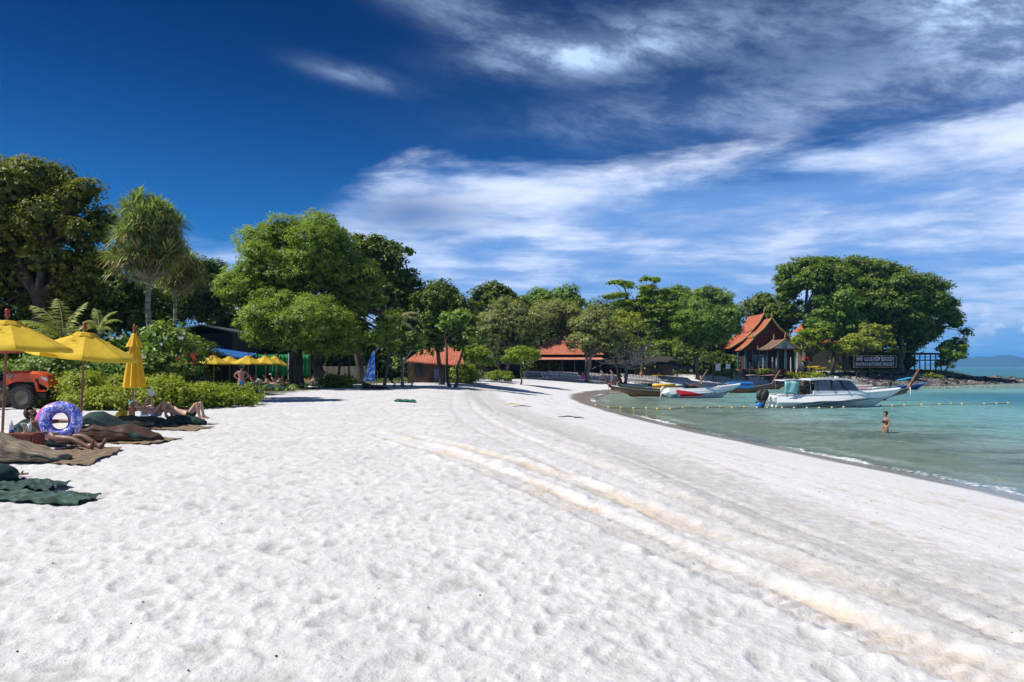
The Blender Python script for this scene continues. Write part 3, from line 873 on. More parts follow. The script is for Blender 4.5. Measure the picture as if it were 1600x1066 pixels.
# background wood
bgs = [(770, 118, [(770, 470, 34, 22), (800, 478, 24, 20)], 'far dark tree showing above the middle of the tree line', LF_DARK),
       (845, 130, [(860, 478, 48, 26), (830, 486, 34, 24), (890, 492, 24, 20)], 'far rounded tree right of centre above the orange restaurant roof', LF_MID),
       (735, 112, [(738, 500, 24, 26), (715, 520, 20, 24)], 'far dark tree over the gap between hut and restaurant', LF_DARK)]
for i, (px, D, blobs, lab, lm) in enumerate(bgs):
    b = G(px, D); tree('background_tree', lab, b, crown_px(b, blobs, D, 31 + i, 26), lm, BARKD, 0.3, seed=31 + i, leaf=0.42, density=0.75, inner=0.16)
fr = [(785, 104, [(785, 512, 44, 38), (760, 530, 26, 28), (815, 505, 38, 34), (838, 515, 22, 18), (802, 540, 36, 18)], 'wide grey green feathery tree between the hut and the orange restaurant roof', 44, LF_GREY),
      (874, 124, [(868, 500, 40, 26), (855, 508, 24, 18)], 'grey green tree behind the orange restaurant roof', 26, LF_GREY),
      (914, 105, [(926, 512, 32, 28), (908, 520, 18, 12), (944, 524, 28, 26), (925, 538, 40, 14)], 'grey green feathery tree at the right end of the orange restaurant roof', 34, LF_GREY),
      (1090, 124, [(1108, 500, 44, 46), (1130, 510, 30, 36), (1080, 520, 34, 34), (1105, 468, 26, 20), (1070, 545, 30, 16)], 'round bushy green tree left of the temple style pavilion', 54, LF_MID),
      (1050, 130, [(1050, 500, 40, 44), (1030, 466, 26, 18), (1062, 470, 26, 22)], 'dark green tree behind the layered almond tree', 26, LF_MID)]
for i, (px, D, blobs, lab, n, lm) in enumerate(fr):
    b = G(px, D)
    tree('casuarina_tree', lab, b, crown_px(b, blobs, D, 41 + i, n, pr=(0.26, 0.38)), lm, BARK, 0.30, fork=0.30, seed=41 + i, leaf=0.29, aspect=0.4, density=0.75, trunks=2 if i in (0, 2) else 1, inner=0.12)
# layered almond tree: flat tiers
D = 117; b = G(1003, D)
tiers = []
rr_ = random.Random(5)
for px, py, w_ in [(970, 442, 20), (962, 463, 26), (1012, 436, 16), (1030, 437, 10), (1000, 450, 26), (1026, 458, 30), (990, 474, 34), (1035, 478, 32), (1008, 492, 44), (1050, 500, 26), (1000, 512, 44), (1040, 522, 36), (980, 488, 26), (1028, 538, 40), (1012, 466, 22)]:
    for k in range(5):
        c = rel(b, px + rr_.uniform(-w_ * .62, w_ * .62), py + rr_.uniform(-2, 2), D + rr_.uniform(-2, 2)); s_ = D / F * w_ * 0.46
        tiers.append((c.x, c.y, c.z, s_, s_, 0.34))
tree('almond_tree', 'tallest layered sea almond tree with flat tiers rising above its neighbours', b, tiers, LF_ALM, BARKD, 0.28, fork=0.42, seed=51, leaf=0.34, density=0.8, inner=0.08, flat_leaves=0.7, n_main=9)
# small almond trees
for i, (px, D, blobs, lab) in enumerate([
        (738, 88, [(742, 552, 28, 6), (728, 562, 22, 7), (756, 565, 20, 6), (738, 544, 16, 4)], 'low spreading sea almond tree beside the hut with tiered bright leaves'),
        (813, 86, [(812, 556, 24, 8), (798, 563, 14, 6), (826, 562, 14, 5), (835, 549, 12, 3)], 'small sea almond tree with bright dome in front of the orange restaurant roof')]):
    b = G(px, D)
    tree('almond_tree', lab, b, crown_px(b, blobs, D, 52 + i, 16, pr=(0.42, 0.6), flat=0.5), LF_ALM, BARK, 0.10, fork=0.42, seed=52 + i, leaf=0.27, density=0.9)
# half bare tangled tree
D = 108; b = G(975, D)
puffs = crown_px(b, [(975, 520, 40, 26), (950, 535, 26, 18), (1005, 545, 26, 14), (985, 500, 30, 16)], D, 55, 26, pr=(0.2, 0.3))
tt = tree('tangled_tree', 'half bare tree with pale tangled branches above the rows of grey chairs', b, puffs, LF_YEL, BARK, 0.22, fork=0.24, seed=55, trunks=3, spread=0.7, leaf=0.30, density=0.55, inner=0.02, fuzz=0.6)
r = random.Random(77); mb = MB()
for k in range(34):
    a = r.uniform(-0.5, PI + 0.5); st = Vector((r.uniform(-1, 2.2), r.uniform(-1.5, 0.5), r.uniform(2.0, 4.2)))
    p = st; pts = [p]; dvec = Vector((math.cos(a) * 1.2 + 0.3, r.uniform(-0.9, 0.1), abs(math.sin(a)) * 0.7 + r.uniform(-.1, .4))).normalized()
    for q in range(5):
        dvec = (dvec + Vector((r.uniform(-.35, .35), r.uniform(-.3, .3), r.uniform(-.28, .30)))).normalized()
        p = p + dvec * r.uniform(0.5, 1.1); pts.append(p)
    mb.tube(pts, [0.10, 0.08, 0.065, 0.05, 0.035, 0.02], 4, False)
mb.build('bare_branch', BARKP, tt, smooth=True)

# ---- the wooded point
D = 140
pts_ = [
    ('rain_tree', 1258, 140, [(1262, 438, 48, 36), (1285, 425, 40, 24), (1232, 452, 28, 24), (1240, 488, 26, 20), (1305, 455, 42, 40), (1215, 482, 26, 18, 4), (1290, 490, 36, 26, 5)], 64, 'open crowned rain tree at the left end of the point, above the pavilion', LF_POINT, 0.45),
    ('rain_tree', 1325, 148, [(1330, 434, 52, 30), (1370, 438, 48, 30), (1345, 470, 60, 40), (1310, 495, 46, 36), (1350, 520, 46, 28)], 74, 'broad domed rain tree in the middle of the wooded point', LF_POINT, 0.5),
    ('rain_tree', 1408, 146, [(1405, 450, 56, 32), (1440, 466, 48, 34), (1468, 492, 36, 32), (1390, 490, 54, 40), (1484, 512, 30, 18), (1430, 520, 40, 18), (1370, 530, 34, 22, 3)], 84, 'huge rain tree whose crown slopes down to the right end', LF_POINT, 0.62),
    ('leafy_tree', 1300, 136, [(1305, 475, 38, 30), (1290, 510, 36, 26), (1330, 510, 34, 28)], 36, 'mid green tree in front of the point wood beside the second orange roof', LF_MID, 0.3),
    ('leafy_tree', 1268, 132, [(1262, 532, 28, 14), (1280, 522, 24, 14), (1252, 545, 16, 9), (1290, 540, 20, 12)], 24, 'dense low green tree right of the pavilion porch', LF_ALM, 0.22),
    ('leafy_tree', 1345, 131, [(1342, 540, 32, 17), (1375, 535, 26, 14), (1325, 552, 18, 9), (1368, 516, 24, 12)], 30, 'yellow green tree hanging over the resort sign', LF_YEL, 0.3),
    ('sea_tree', 1478, 143, [(1486, 548, 24, 22), (1478, 566, 18, 12), (1500, 536, 14, 10)], 24, 'small dark rounded tree standing alone at the right edge of the rocks', LF_MID, 0.18),
]
for i, (nm, px, D, blobs, n, lab, lm, r0) in enumerate(pts_):
    b = G(px, D)
    zf = 0.34 if nm == 'rain_tree' else 0.3
    tree(nm, lab, b, crown_px(b, blobs, D, 61 + i, n, pr=(0.22, 0.34), flat=0.62), lm, BARK if nm == 'rain_tree' else BARKD, r0, fork=zf, seed=61 + i, leaf=0.36, density=0.72, inner=0.12, n_main=9, wob=0.35)
# backdrop of woods that hide the land behind
for i, (px, D, blobs, lab) in enumerate([
        (1200, 175, [(1195, 490, 30, 24), (1215, 500, 30, 30)], 'distant tree seen between the round bushy tree and the pavilion'),
        (1380, 168, [(1375, 520, 70, 34), (1330, 520, 40, 40)], 'shaded tree deep inside the wood of the point'),
        (960, 150, [(940, 505, 50, 24), (985, 500, 40, 24), (1000, 545, 60, 24)], 'dark distant tree behind the tangled branches'),
        (1100, 150, [(1080, 545, 60, 26), (1130, 545, 40, 24)], 'dark distant tree behind the parked truck'),
        (870, 150, [(860, 530, 70, 26), (800, 540, 50, 24)], 'dark distant tree behind the restaurant roof'),
        (640, 95, [(620, 540, 40, 34), (660, 545, 50, 30), (575, 550, 40, 30)], 'dark shaded tree behind the beach hut and blue umbrella'),
        (440, 90, [(380, 520, 60, 36), (440, 540, 60, 34), (510, 545, 60, 30)], 'dark shaded tree behind the green netting fence'),
        (720, 130, [(700, 545, 50, 24), (750, 555, 50, 24)], 'dark distant tree behind the small almond trees')]):
    b = G(px, D); tree('background_tree', lab, b, crown_px(b, blobs, D, 81 + i, 18, pr=(0.4, 0.55)), LF_DARK, BARKD, 0.3, seed=81 + i, leaf=0.55, density=0.6, inner=0.2)

# ---- screw pines (shaggy crowns of long blades)
def screw_pine(label, base, heads, trunk_top, r0, seed, group='screw pines behind the hedge'):
    r = np.random.RandomState(seed); rr = random.Random(seed)
    t = thing('screw_pine', label, 'tree', base, 0, group)
    mb = MB(); top = Vector(trunk_top)
    mb.tube(trunk_pts(rr, Vector((0, 0, -.2)), top, 0.06), [r0 * 1.25, r0, r0 * .95, r0 * .9, r0 * .85, r0 * .8], 10, False)
    V = []; T = []
    for (x, y, z, dead) in heads:
        e = Vector((x, y, z)); mb.tube([top, top.lerp(e, 0.5) + Vector((0, 0, -.1)), e], [r0 * 0.55, r0 * 0.42, r0 * 0.3], 6, False)
        n = 85
        for k in range(n):
            a = k * 2.39996; el_ = 1.35 - 1.9 * (k / n) + 0.2 * r.normal()
            d = np.array([math.cos(a) * math.cos(el_), math.sin(a) * math.cos(el_), math.sin(el_)])
            L = 0.86 * (0.7 + 0.5 * r.rand()); w_ = 0.032
            c = np.array([x, y, z]) + d * 0.08
            side = np.cross(d, [0, 0, 1.0]) + 1e-3; side /= np.linalg.norm(side)
            m1 = c + d * L * 0.5; tip = m1 + d * L * 0.35 + np.array([0, 0, -L * (0.02 + 0.30 * r.rand())])
            V.append([c - side * w_ * .6, m1 - side * w_, m1 + side * w_, c + side * w_ * .6]); V.append([m1 - side * w_, tip, tip, m1 + side * w_])
            q = 0.97 if (dead and r.rand() < 0.22) or (el_ < -0.2 and r.rand() < 0.35) else 0.9 * r.rand()
            T += [q, q]
    mb.build('trunk', mat('grey_ringed_trunk', (0.24, 0.22, 0.20), 0.9, var=0.25, scale=2.2, bump=0.6, bscale=9, stretch=(0.4, 0.4, 3)), t, smooth=True)
    V = np.array(V); V[1::2, 1] += 0.004
    link_mesh('crown', quads_mesh('crown', V, np.array(T), LF_PAND), t)
    return t
D = 36; b = G(231, D); r = random.Random(4)
heads = []
for k in range(110):
    u = Vector((r.gauss(0, 1), r.gauss(0, 1), r.gauss(0, 1))).normalized() * (0.45 + 0.5 * r.random())
    c = rel(b, 229, 374, D); R = Vector((1.75, 1.6, 2.0))
    z = c.z + u.z * R.z
    wd = 1.0
    if u.z < -0.75: continue
    heads.append((c.x + u.x * R.x * wd, c.y + u.y * R.y * wd, z, u.z < -0.2))
for px, py in [(175, 405), (185, 425), (200, 412), (262, 418), (280, 408), (215, 430), (245, 430)]:
    c = rel(b, px, py, D); heads.append((c.x, c.y, c.z, True))
screw_pine('tall shaggy screw pine with a straight grey trunk and round crown of blades', b, heads, rel(b, 233, 440, D), 0.14, 5)
D = 39; b = G(268, D); heads = []
for k in range(36):
    u = Vector((r.gauss(0, 1), r.gauss(0, 1), r.gauss(0, 1))).normalized() * (0.3 + 0.6 * r.random())
    c = rel(b, 280, 426, D); heads.append((c.x + u.x * 1.15, c.y + u.y * 1.2, c.z + u.z * 0.95, True))
screw_pine('smaller drooping screw pine at the right shoulder of the tall shaggy one', b, heads, rel(b, 274, 462, D), 0.10, 9)

# ---- feather palms
def palm(label, base, trunk_top, r0, fronds, seed, group='small palms', leafm=LF_PALM, name='palm_tree'):
    r = np.random.RandomState(seed)
    t = thing(name, label, 'palm', base, 0, group)
    rib = mat('palm_rib', (0.24, 0.25, 0.09), 0.6)
    tp = Vector(trunk_top)
    mb = MB(); mb.tube(trunk_pts(random.Random(seed), Vector((0, 0, -.2)), tp, 0.03), [r0 * 1.3, r0, r0, r0 * .95, r0 * .9, r0 * .9], 9, False)
    mb.build('trunk', BARK, t, smooth=True)
    for (yaw, pitch, L, curl) in fronds:
        V, pts = frond_quads(r, tp, yaw, pitch, L, curl, 34, L * 0.24, 0.045 + L * 0.006)
        f = link_mesh('frond', quads_mesh('frond', V, np.clip(0.3 + 0.5 * r.rand(len(V)), 0, 1), leafm), t)
        m2 = MB(); m2.tube([Vector(p) for p in pts[::2]], [0.03, 0.025, 0.022, 0.02, 0.016, 0.012, 0.008, 0.005][:len(pts[::2])], 5); m2.build('midrib', rib, f, smooth=True)
    return t
b = G(98, 34)
palm('leaning coconut palm fronds fanning up behind the two left umbrellas', b, rel(b, 100, 528, 34), 0.10,
     [(2.8, 1.0, 2.6, 1.0), (2.3, 1.25, 2.4, 0.9), (1.0, 1.35, 2.0, 0.9), (3.3, 0.75, 2.3, 1.2), (2.9, 0.45, 2.4, 1.0), (0.4, 0.9, 1.6, 1.3), (4.2, 0.8, 1.8, 1.4), (3.6, 0.35, 1.9, 1.2)], 3)
b = G(155, 33)
palm('small pale palm with short trunk right of the coconut palm fronds', b, rel(b, 155, 512, 33), 0.09,
     [(0.2, 0.9, 1.1, 1.8), (0.7, 1.3, 1.1, 1.4), (2.9, 0.9, 1.0, 1.9), (2.3, 1.3, 1.2, 1.2), (4.0, 0.5, 1.0, 2.0), (5.3, 0.4, 1.1, 2.0), (1.5, 1.0, 1.0, 1.9), (3.4, 0.2, 0.9, 1.8), (6.0, 0.3, 0.9, 1.8)], 4)
b = G(1115, 124)
palm('young palm growing in front of the hedge left of the white notice boards', b, rel(b, 1114, 568, 124), 0.12,
     [(0.2, 0.7, 3.0, 1.5), (0.9, 1.2, 3.0, 1.2), (2.9, 0.7, 3.0, 1.5), (2.2, 1.2, 3.2, 1.1), (4.0, 0.6, 2.6, 1.6), (5.3, 0.6, 2.8, 1.6), (1.5, 1.3, 2.8, 1.0), (4.7, 1.0, 2.8, 1.3), (3.5, 0.9, 2.8, 1.4)], 6)
b = G(600, 66)
palm('coconut palm with one withered silver frond arching out beside the big bright tree', b, rel(b, 618, 500, 66), 0.13,
     [(0.3, 0.55, 2.6, 1.9), (0.0, 0.8, 2.4, 1.6), (1.2, 0.8, 2.6, 1.6), (2.6, 0.6, 2.6, 1.6), (5.2, 0.5, 2.4, 1.7), (5.9, -0.1, 2.2, 1.1), (3.6, 0.4, 2.4, 1.6)], 8, leafm=LF_DEAD)
b = G(545, 62)
palm('small palm with yellowish drooping fronds between the dark trunks', b, rel(b, 546, 556, 62), 0.07,
     [(0.3, 0.7, 1.7, 2.0), (2.8, 0.7, 1.7, 2.0), (1.5, 1.0, 1.6, 1.6), (4.5, 0.6, 1.7, 2.1), (5.5, 0.9, 1.7, 1.8)], 12)

# ---- pale leaning stems near the blue umbrella
for i, (a_, m_, c_, D, lab) in enumerate([((566, 598), (574, 570), (592, 540), 62, 'thin pale leaning tree stem left of the blue folded umbrella'),
                                        ((628, 596), (630, 566), (645, 545), 64, 'thin pale upright tree stem between blue umbrella and beach hut'),
                                        ((526, 596), (531, 570), (528, 545), 64, 'slim dark stem beside the bushy potted plants')]):
    b = G(a_[0], D); mb = MB()
    t = thing('slim_tree', lab, 'tree', b)
    e = rel(b, c_[0], c_[1], D); m = rel(b, m_[0], m_[1], D)
    mb.tube([(0, 0, -.2), (m.x, 0, m.z), tuple(e)], [0.13, 0.10, 0.07], 8, False)
    mb.tube([(m.x, 0, m.z), (m.x + 0.5, 0.2, m.z + 1.0), (m.x + 1.3, 0.2, m.z + 1.6)], [0.06, 0.05, 0.03], 6, False)
    mb.tube([(m.x, 0, m.z - .3), (m.x - 0.4, 0.2, m.z + 0.6), (m.x - 0.9, 0.2, m.z + 1.3)], [0.05, 0.04, 0.02], 6, False)
    mb.build('trunk', BARKP if i < 2 else BARKD, t, smooth=True)
    pf = [(e.x + r.uniform(-.8, .8), r.uniform(-.6, .6), e.z + r.uniform(-.1, .9), .6, .6, .45) for k in range(5)]
    link_mesh('crown', crown_mesh('crown', pf, LF_MID, 90 + i, 0.24, density=0.7), t)

# ---- hedge and shrubs
def shrub(name, label, base, blobs, leafm, seed, leaf, group=None, cat='shrub', **kw):
    """blobs (x,y,z,rx,ry,rz) relative to base"""
    t = thing(name, label, cat, base, 0, group); rr = random.Random(seed); mb = MB()
    for p in blobs[::2]:
        MB().tube([(p[0] * .8, p[1] * .8, -0.1), (p[0] * .9, p[1] * .9, p[2] * .6), (p[0], p[1], p[2])], [0.03, 0.022, 0.012], 5, False).build('stem', BARK, t)
    link_mesh('foliage', crown_mesh('foliage', blobs, leafm, seed, leaf, **kw), t)
    return t
def shrub_run(name, label, pxa, pxb, Da, Db, hgt_, depth, leafm, seed, leaf=0.12, n=14, **kw):
    rr = random.Random(seed); a = G(pxa, Da); c = G(pxb, Db); base = (a + c) / 2
    base.z = ground(base.x, base.y); bl = []
    for k in range(n):
        t = (k + rr.random()) / n; p = a.lerp(c, t) - base
        q = rr.random()
        hgt = (hgt_ if not isinstance(hgt_, tuple) else hgt_[0] + (hgt_[1] - hgt_[0]) * t) * rr.uniform(.86, 1.12)
        s_ = hgt * rr.uniform(0.42, 0.62)
        bl.append((p.x, p.y + (q - 0.5) * depth, hgt - s_ * rr.uniform(0.75, 1.15), s_ * 1.2, s_ * 1.2, s_))
        bl.append((p.x + rr.uniform(-.3, .3), p.y - depth * 0.4, hgt * 0.32, s_ * 1.1, s_, hgt * 0.36))
    return shrub(name, label, base, bl, leafm, seed, leaf, **kw)
shrub_run('beach_hedge', 'bright green leafy hedge ending in a rounded bank on the sand', 262, 400, 30, 33, (1.12, 0.50), 2.6, LF_HEDGE, 101, 0.125, 15, cat='hedge', density=0.8)
shrub_run('beach_hedge', 'yellowish green leafy hedge behind the closed umbrella', 150, 262, 30, 30, 1.12, 2.4, LF_HEDGY, 102, 0.125, 13, cat='hedge', density=0.8)
shrub_run('beach_hedge', 'yellowish green leafy hedge between tractor and closed umbrella', 104, 155, 31.8, 30.8, 1.25, 1.8, LF_HEDGY, 103, 0.125, 10, cat='hedge', density=0.8)
shrub_run('beach_hedge', 'dark leafy hedge behind the orange tractor at the left edge', -60, 84, 34, 33, 1.6, 2.2, LF_MID, 104, 0.14, 13, cat='hedge', density=0.8)
shrub_run('beach_hedge', 'darker low hedge behind the rounded bank near the man in the hat', 320, 412, 36, 37, (0.75, 0.45), 1.6, LF_MID, 105, 0.13, 9, cat='hedge', density=0.8)
shrub_run('tall_shrub', 'tall mixed green shrubs rising behind the middle umbrella', 60, 190, 33, 33, 2.3, 2.2, LF_MID, 106, 0.15, 12, density=0.75)
# frangipani with white blossom
D = 33; b = G(250, D)
fb = [tuple(rel(b, px, py, D + q)) + (s_, s_, s_ * .8) for px, py, q, s_ in [(205, 560, 0, .6), (225, 545, .3, .7), (245, 528, 0, .7), (262, 520, .4, .65), (280, 535, 0, .7), (295, 552, .2, .6), (250, 560, -.3, .8), (275, 570, -.3, .75), (228, 575, -.4, .8), (298, 578, 0, .55), (190, 545, .4, .6), (205, 585, -.2, .7), (310, 565, .3, .4), (180, 565, .2, .5), (255, 545, .8, .9)]]
ft = shrub('frangipani_bush', 'large frangipani bush with white and red blossom right of the closed umbrella', b, fb, LF_MID, 107, 0.22, density=0.62, aspect=0.32)
r = np.random.RandomState(8)
def blossom(parent, base, spots, m, nm, s=0.09, per=5):
    V = []
    for (px, py, d) in spots:
        c0 = np.array(rel(base, px, py, d))
        for k in range(per):
            c = c0 + r.normal(size=3) * 0.09
            for j in range(5):
                a = j * 1.2566; u = np.array([math.cos(a), -0.3, math.sin(a)]); v = np.array([-math.sin(a), 0, math.cos(a)])
                V.append([c, c + u * s * .6 - v * s * .35, c + u * s, c + u * s * .6 + v * s * .35])
    return link_mesh(nm, quads_mesh(nm, np.array(V), np.ones(len(V)) * .5, m), parent)
WHB = mat('white_petals', (0.78, 0.76, 0.68), 0.6, trans=0.3); REDB = mat('red_petals', (0.62, 0.05, 0.03), 0.6, trans=0.2)
blossom(ft, b, [(250, 531, 32.0), (286, 527, 32.2), (190, 530, 32.2), (222, 556, 32), (175, 527, 32.5)], WHB, 'white_blossom', 0.08, 3)
blossom(ft, b, [(284, 554, 32.2), (296, 558, 32.3), (303, 562, 32.2), (291, 566, 32.1), (306, 555, 32.4), (300, 570, 32.2)], REDB, 'red_blossom', 0.06, 3)
shrub_run('potted_plants', 'bushy green plants at the foot of the slim stems', 512, 548, 60, 60, 1.0, 0.8, LF_ALM, 108, 0.18, 5, cat='plant')
shrub_run('low_shrub', 'low green and reddish plants between hut and small almond tree', 765, 800, 92, 92, 1.0, 0.8, LF_ALM, 109, 0.22, 6)
shrub_run('low_shrub', 'round green bush at the right corner of the beach hut', 716, 732, 78, 78, 1.9, 0.8, LF_ALM, 110, 0.22, 4)
shrub_run('low_shrub', 'bright green bushes below the pavilion porch behind the yellow kayak', 1226, 1282, 128, 128, 1.35, 2.0, LF_HEDGE, 111, 0.32, 9)
shrub_run('low_shrub', 'small planted bushes beside the stone steps', 1166, 1206, 131, 131, 1.1, 1.2, LF_ALM, 112, 0.30, 6)
shrub_run('low_shrub', 'dark clipped bush behind the white notice boards', 1120, 1148, 129, 129, 1.2, 1.0, LF_MID, 113, 0.30, 6)
shrub_run('low_shrub', 'bright grass tuft shrub under the small dark tree on the rocks', 1440, 1466, 140, 140, 0.8, 1.5, LF_HEDGE, 114, 0.32, 5)

for i, (pa, pb, D, h_, lab) in enumerate([(480, 700, 92, 3.0, 'long dark thicket behind the panel fence and the hut'), (690, 860, 120, 3.2, 'long dark thicket behind the small almond trees'), (850, 1010, 128, 3.4, 'long dark thicket behind the restaurant roofs'),
                                          (1000, 1160, 140, 3.4, 'long dark thicket behind the parked truck and notice boards'), (1290, 1420, 158, 4.2, 'long dark thicket behind the resort sign'), (1180, 1300, 166, 4.5, 'long dark thicket behind the pavilion and villa')]):
    shrub_run('thicket', lab, pa, pb, D, D, h_, 2.0, LF_DARK, 130 + i, 0.5, 16, cat='shrub', density=0.8, inner=0.3)

shrub_run('thicket', 'long dark thicket behind the hedge and frangipani at the left', -80, 300, 66, 68, 4.4, 2.0, LF_DARK, 140, 0.34, 18, cat='shrub', density=0.8, inner=0.3)
shrub_run('thicket', 'long dark thicket behind the green netting fence', 300, 500, 88, 88, 3.6, 2.0, LF_DARK, 141, 0.40, 14, cat='shrub', density=0.8, inner=0.3)
# ------------------------------------------------------------------ buildings
def tile_mat(name, c1, c2, sc=3.0, axis='y'):
    if name in MATS: return MATS[name]
    m, t, b, o = new_mat(name)
    geo = t.new('ShaderNodeTexCoord'); sp = t.new('ShaderNodeSeparateXYZ'); t.link(geo.outputs['Object'], sp.inputs[0])
    n = t.noise(geo.outputs['Object'], 1.2, 5, 0.65); n2 = t.noise(geo.outputs['Object'], 9, 3, 0.6)
    c = t.mix(t.rng(n, 0.35, 0.65), c2, c1); c = t.mix(t.math('MULTIPLY', t.rng(n2, 0.45, 0.7), 0.45), c, tuple(x * 0.62 for x in c1))
    rows = t.math('FRACT', t.math('MULTIPLY', sp.outputs[2], sc)); cols = t.math('SINE', t.math('MULTIPLY', sp.outputs[1 if axis == 'y' else 0], 2 * PI / 0.3))
    c = t.mix(t.math('MULTIPLY', t.rng(rows, 0.12, 0.0), 0.35), c, tuple(x * 0.5 for x in c1))
    t.put(b.inputs['Base Color'], c); b.inputs['Roughness'].default_value = 0.7
    bu = t.new('ShaderNodeBump'); bu.inputs['Strength'].default_value = 0.4; bu.inputs['Distance'].default_value = 0.05
    t.link(t.math('ADD', rows, t.math('MULTIPLY', cols, 0.5)), bu.inputs['Height']); t.link(bu.outputs[0], b.inputs['Normal'])
    MATS[name] = m; return m
ORANGE = tile_mat('orange_clay_tiles', (0.50, 0.125, 0.058), (0.34, 0.080, 0.042))
ORANGEX = tile_mat('orange_clay_tiles_cross', (0.52, 0.165, 0.088), (0.38, 0.105, 0.058), axis='x')
PURPLE = tile_mat('brown_purple_tiles', (0.20, 0.105, 0.095), (0.15, 0.085, 0.08))
GOLD = mat('ochre_trim_paint', (0.36, 0.27, 0.085), 0.6)
DARKRED = mat('dark_red_panelling', (0.115, 0.022, 0.018), 0.7, stretch=(1, 1, 6))
DWOOD = mat('dark_brown_wood', (0.060, 0.036, 0.024), 0.75, stretch=(1, 1, 5))
WOOD = mat('weathered_wood', (0.22, 0.14, 0.085), 0.8, stretch=(6, 6, 1))
REDWOOD = mat('red_brown_wood', (0.22, 0.060, 0.030), 0.55, stretch=(1, 6, 1))
BLACK = mat('blackened_metal', (0.018, 0.018, 0.020), 0.6)
NAVY = mat('dark_navy_paint', (0.012, 0.025, 0.055), 0.5)
WHITE = mat('white_paint', (0.78, 0.78, 0.77), 0.5, var=0.05)
GREYW = mat('grey_white_paint', (0.50, 0.49, 0.50), 0.6)
TEAL = mat('teal_column_paint', (0.06, 0.16, 0.19), 0.6)
STONE = mat('beige_stone', (0.36, 0.30, 0.24), 0.9, bump=0.7)
BRICKR = mat('brick_red_plinth', (0.26, 0.075, 0.045), 0.85)
CONC = mat('pale_concrete', (0.40, 0.38, 0.35), 0.9)
GLASSD = mat('dark_window_glass', (0.02, 0.03, 0.04), 0.08, spec=0.8, var=0.02)

def roof_profile(mb, xc, prof, y0, y1, t=0.14, side=0):
    for sg in ((-1, 1) if side == 0 else (side,)):
        rows = [[(xc + sg * w_, y, z) for (w_, z) in prof] for y in (y0, y1)]
        if sg > 0: rows = rows[::-1]
        mb.slab(rows, t)
def flame(mb, p, h, w_=0.12, lean=0.0, dirx=0):
    mb.tube([p, (p[0] + dirx * h * .10, p[1] - lean * h * 0.25, p[2] + h * 0.35), (p[0] - dirx * h * .04, p[1] - lean * h * 0.15, p[2] + h * 0.65), (p[0] + dirx * h * .12, p[1] - lean * h * 0.55, p[2] + h)], [w_, w_ * 1.25, w_ * .7, 0.012], 6)
X0 = 45.3
pv = thing('temple_pavilion', 'temple style pavilion with steep tiered orange roofs and ochre gable edges', 'pavilion', (X0, 134, ground(X0, 134)))
gz = pv.location.z
def pvp(x, y, z): return (x - X0, y - 134, z - gz)
tiers_ = [([(0, 11.2), (0.9, 9.6), (2.15, 8.15)], 138, 147.5), ([(1.95, 8.05), (3.8, 6.35), (5.9, 5.05)], 138.3, 148.5),
          ([(0, 10.1), (1.3, 8.35), (3.05, 6.85)], 134, 138.6), ([(2.85, 6.75), (4.0, 5.55), (5.2, 4.6)], 134.2, 140)]
for prof, y0, y1 in tiers_:
    mb = MB(); roof_profile(mb, 0, [(a, z - gz) for a, z in prof], y0 - 134, y1 - 134); rf = mb.build('roof_tier', ORANGE, pv)
    for sg in (-1, 1):
        gb = MB()
        pts = [(sg * (a + 0.02), y0 - 134 - 0.08, z - gz + 0.06) for a, z in prof]
        for i in range(len(pts) - 1): gb.tube([pts[i], pts[i + 1]], [0.17, 0.17], 6)
        gb.tube([pts[-1], (pts[-1][0] + sg * 0.28, pts[-1][1], pts[-1][2] - 0.02), (pts[-1][0] + sg * 0.30, pts[-1][1], pts[-1][2] + 0.55)], [0.17, 0.15, 0.02], 6)
        gb.build('bargeboard', GOLD, rf, smooth=40)
    if prof[0][0] == 0:
        f = MB(); flame(f, (0, y0 - 134 - 0.1, prof[0][1] - gz + 0.05), 1.25, 0.14, 0.35); f.build('finial', GOLD, rf, smooth=True)
f = MB(); flame(f, pvp(X0, 147.4, 11.2), 1.2, 0.13, -0.3); f.build('finial', mat('dull_red_finial', (0.13, 0.04, 0.035), 0.6), pv, smooth=True)
mb = MB(); mb.prism([(-2.9, 6.7 - gz), (0, 9.9 - gz), (2.9, 6.7 - gz), (5.0, 4.5 - gz), (-5.0, 4.5 - gz)], 'y', 0.45, 0.6); mb.build('gable_wall', DARKRED, pv)
mb = MB()
for k in range(1, 6): mb.box((0, 0.40, 4.5 - gz + k * 0.8), (9.2 - k * 1.6, 0.06, 0.10))
mb.build('gable_moulding', mat('red_moulding', (0.17, 0.035, 0.025), 0.6), pv)
mb = MB(); mb.prism([(-2.0, 8.0 - gz), (0, 10.9 - gz), (2.0, 8.0 - gz)], 'y', 4.3, 4.45); mb.build('gable_wall', DARKRED, pv)
mb = MB(); mb.box((0, 6.8, 2.5), (8.8, 12.0, 4.2)); mb.build('wall', DWOOD, pv)
for x in (-4.4, -3.2, -2.0, -0.7, 1.2, 2.6, 4.4):
    MB().box((x, 0.55, 1.95), (0.28, 0.28, 3.9)).build('column', TEAL, pv)
for x in (-2.6, -1.35):
    w_ = MB().box((x, 0.74, 2.2), (0.9, 0.06, 1.9)).build('window', GREYW, pv); MB().box((x, 0.69, 2.2), (0.7, 0.04, 1.7)).build('pane', GLASSD, w_)
MB().box((0, 6.0, 0.33), (10.4, 13.5, 0.72)).build('base', BRICKR, pv)
for yy in (3, 6, 9, 12): MB().box((-5.0, yy, 1.9), (0.25, 0.25, 3.6)).build('column', TEAL, pv)
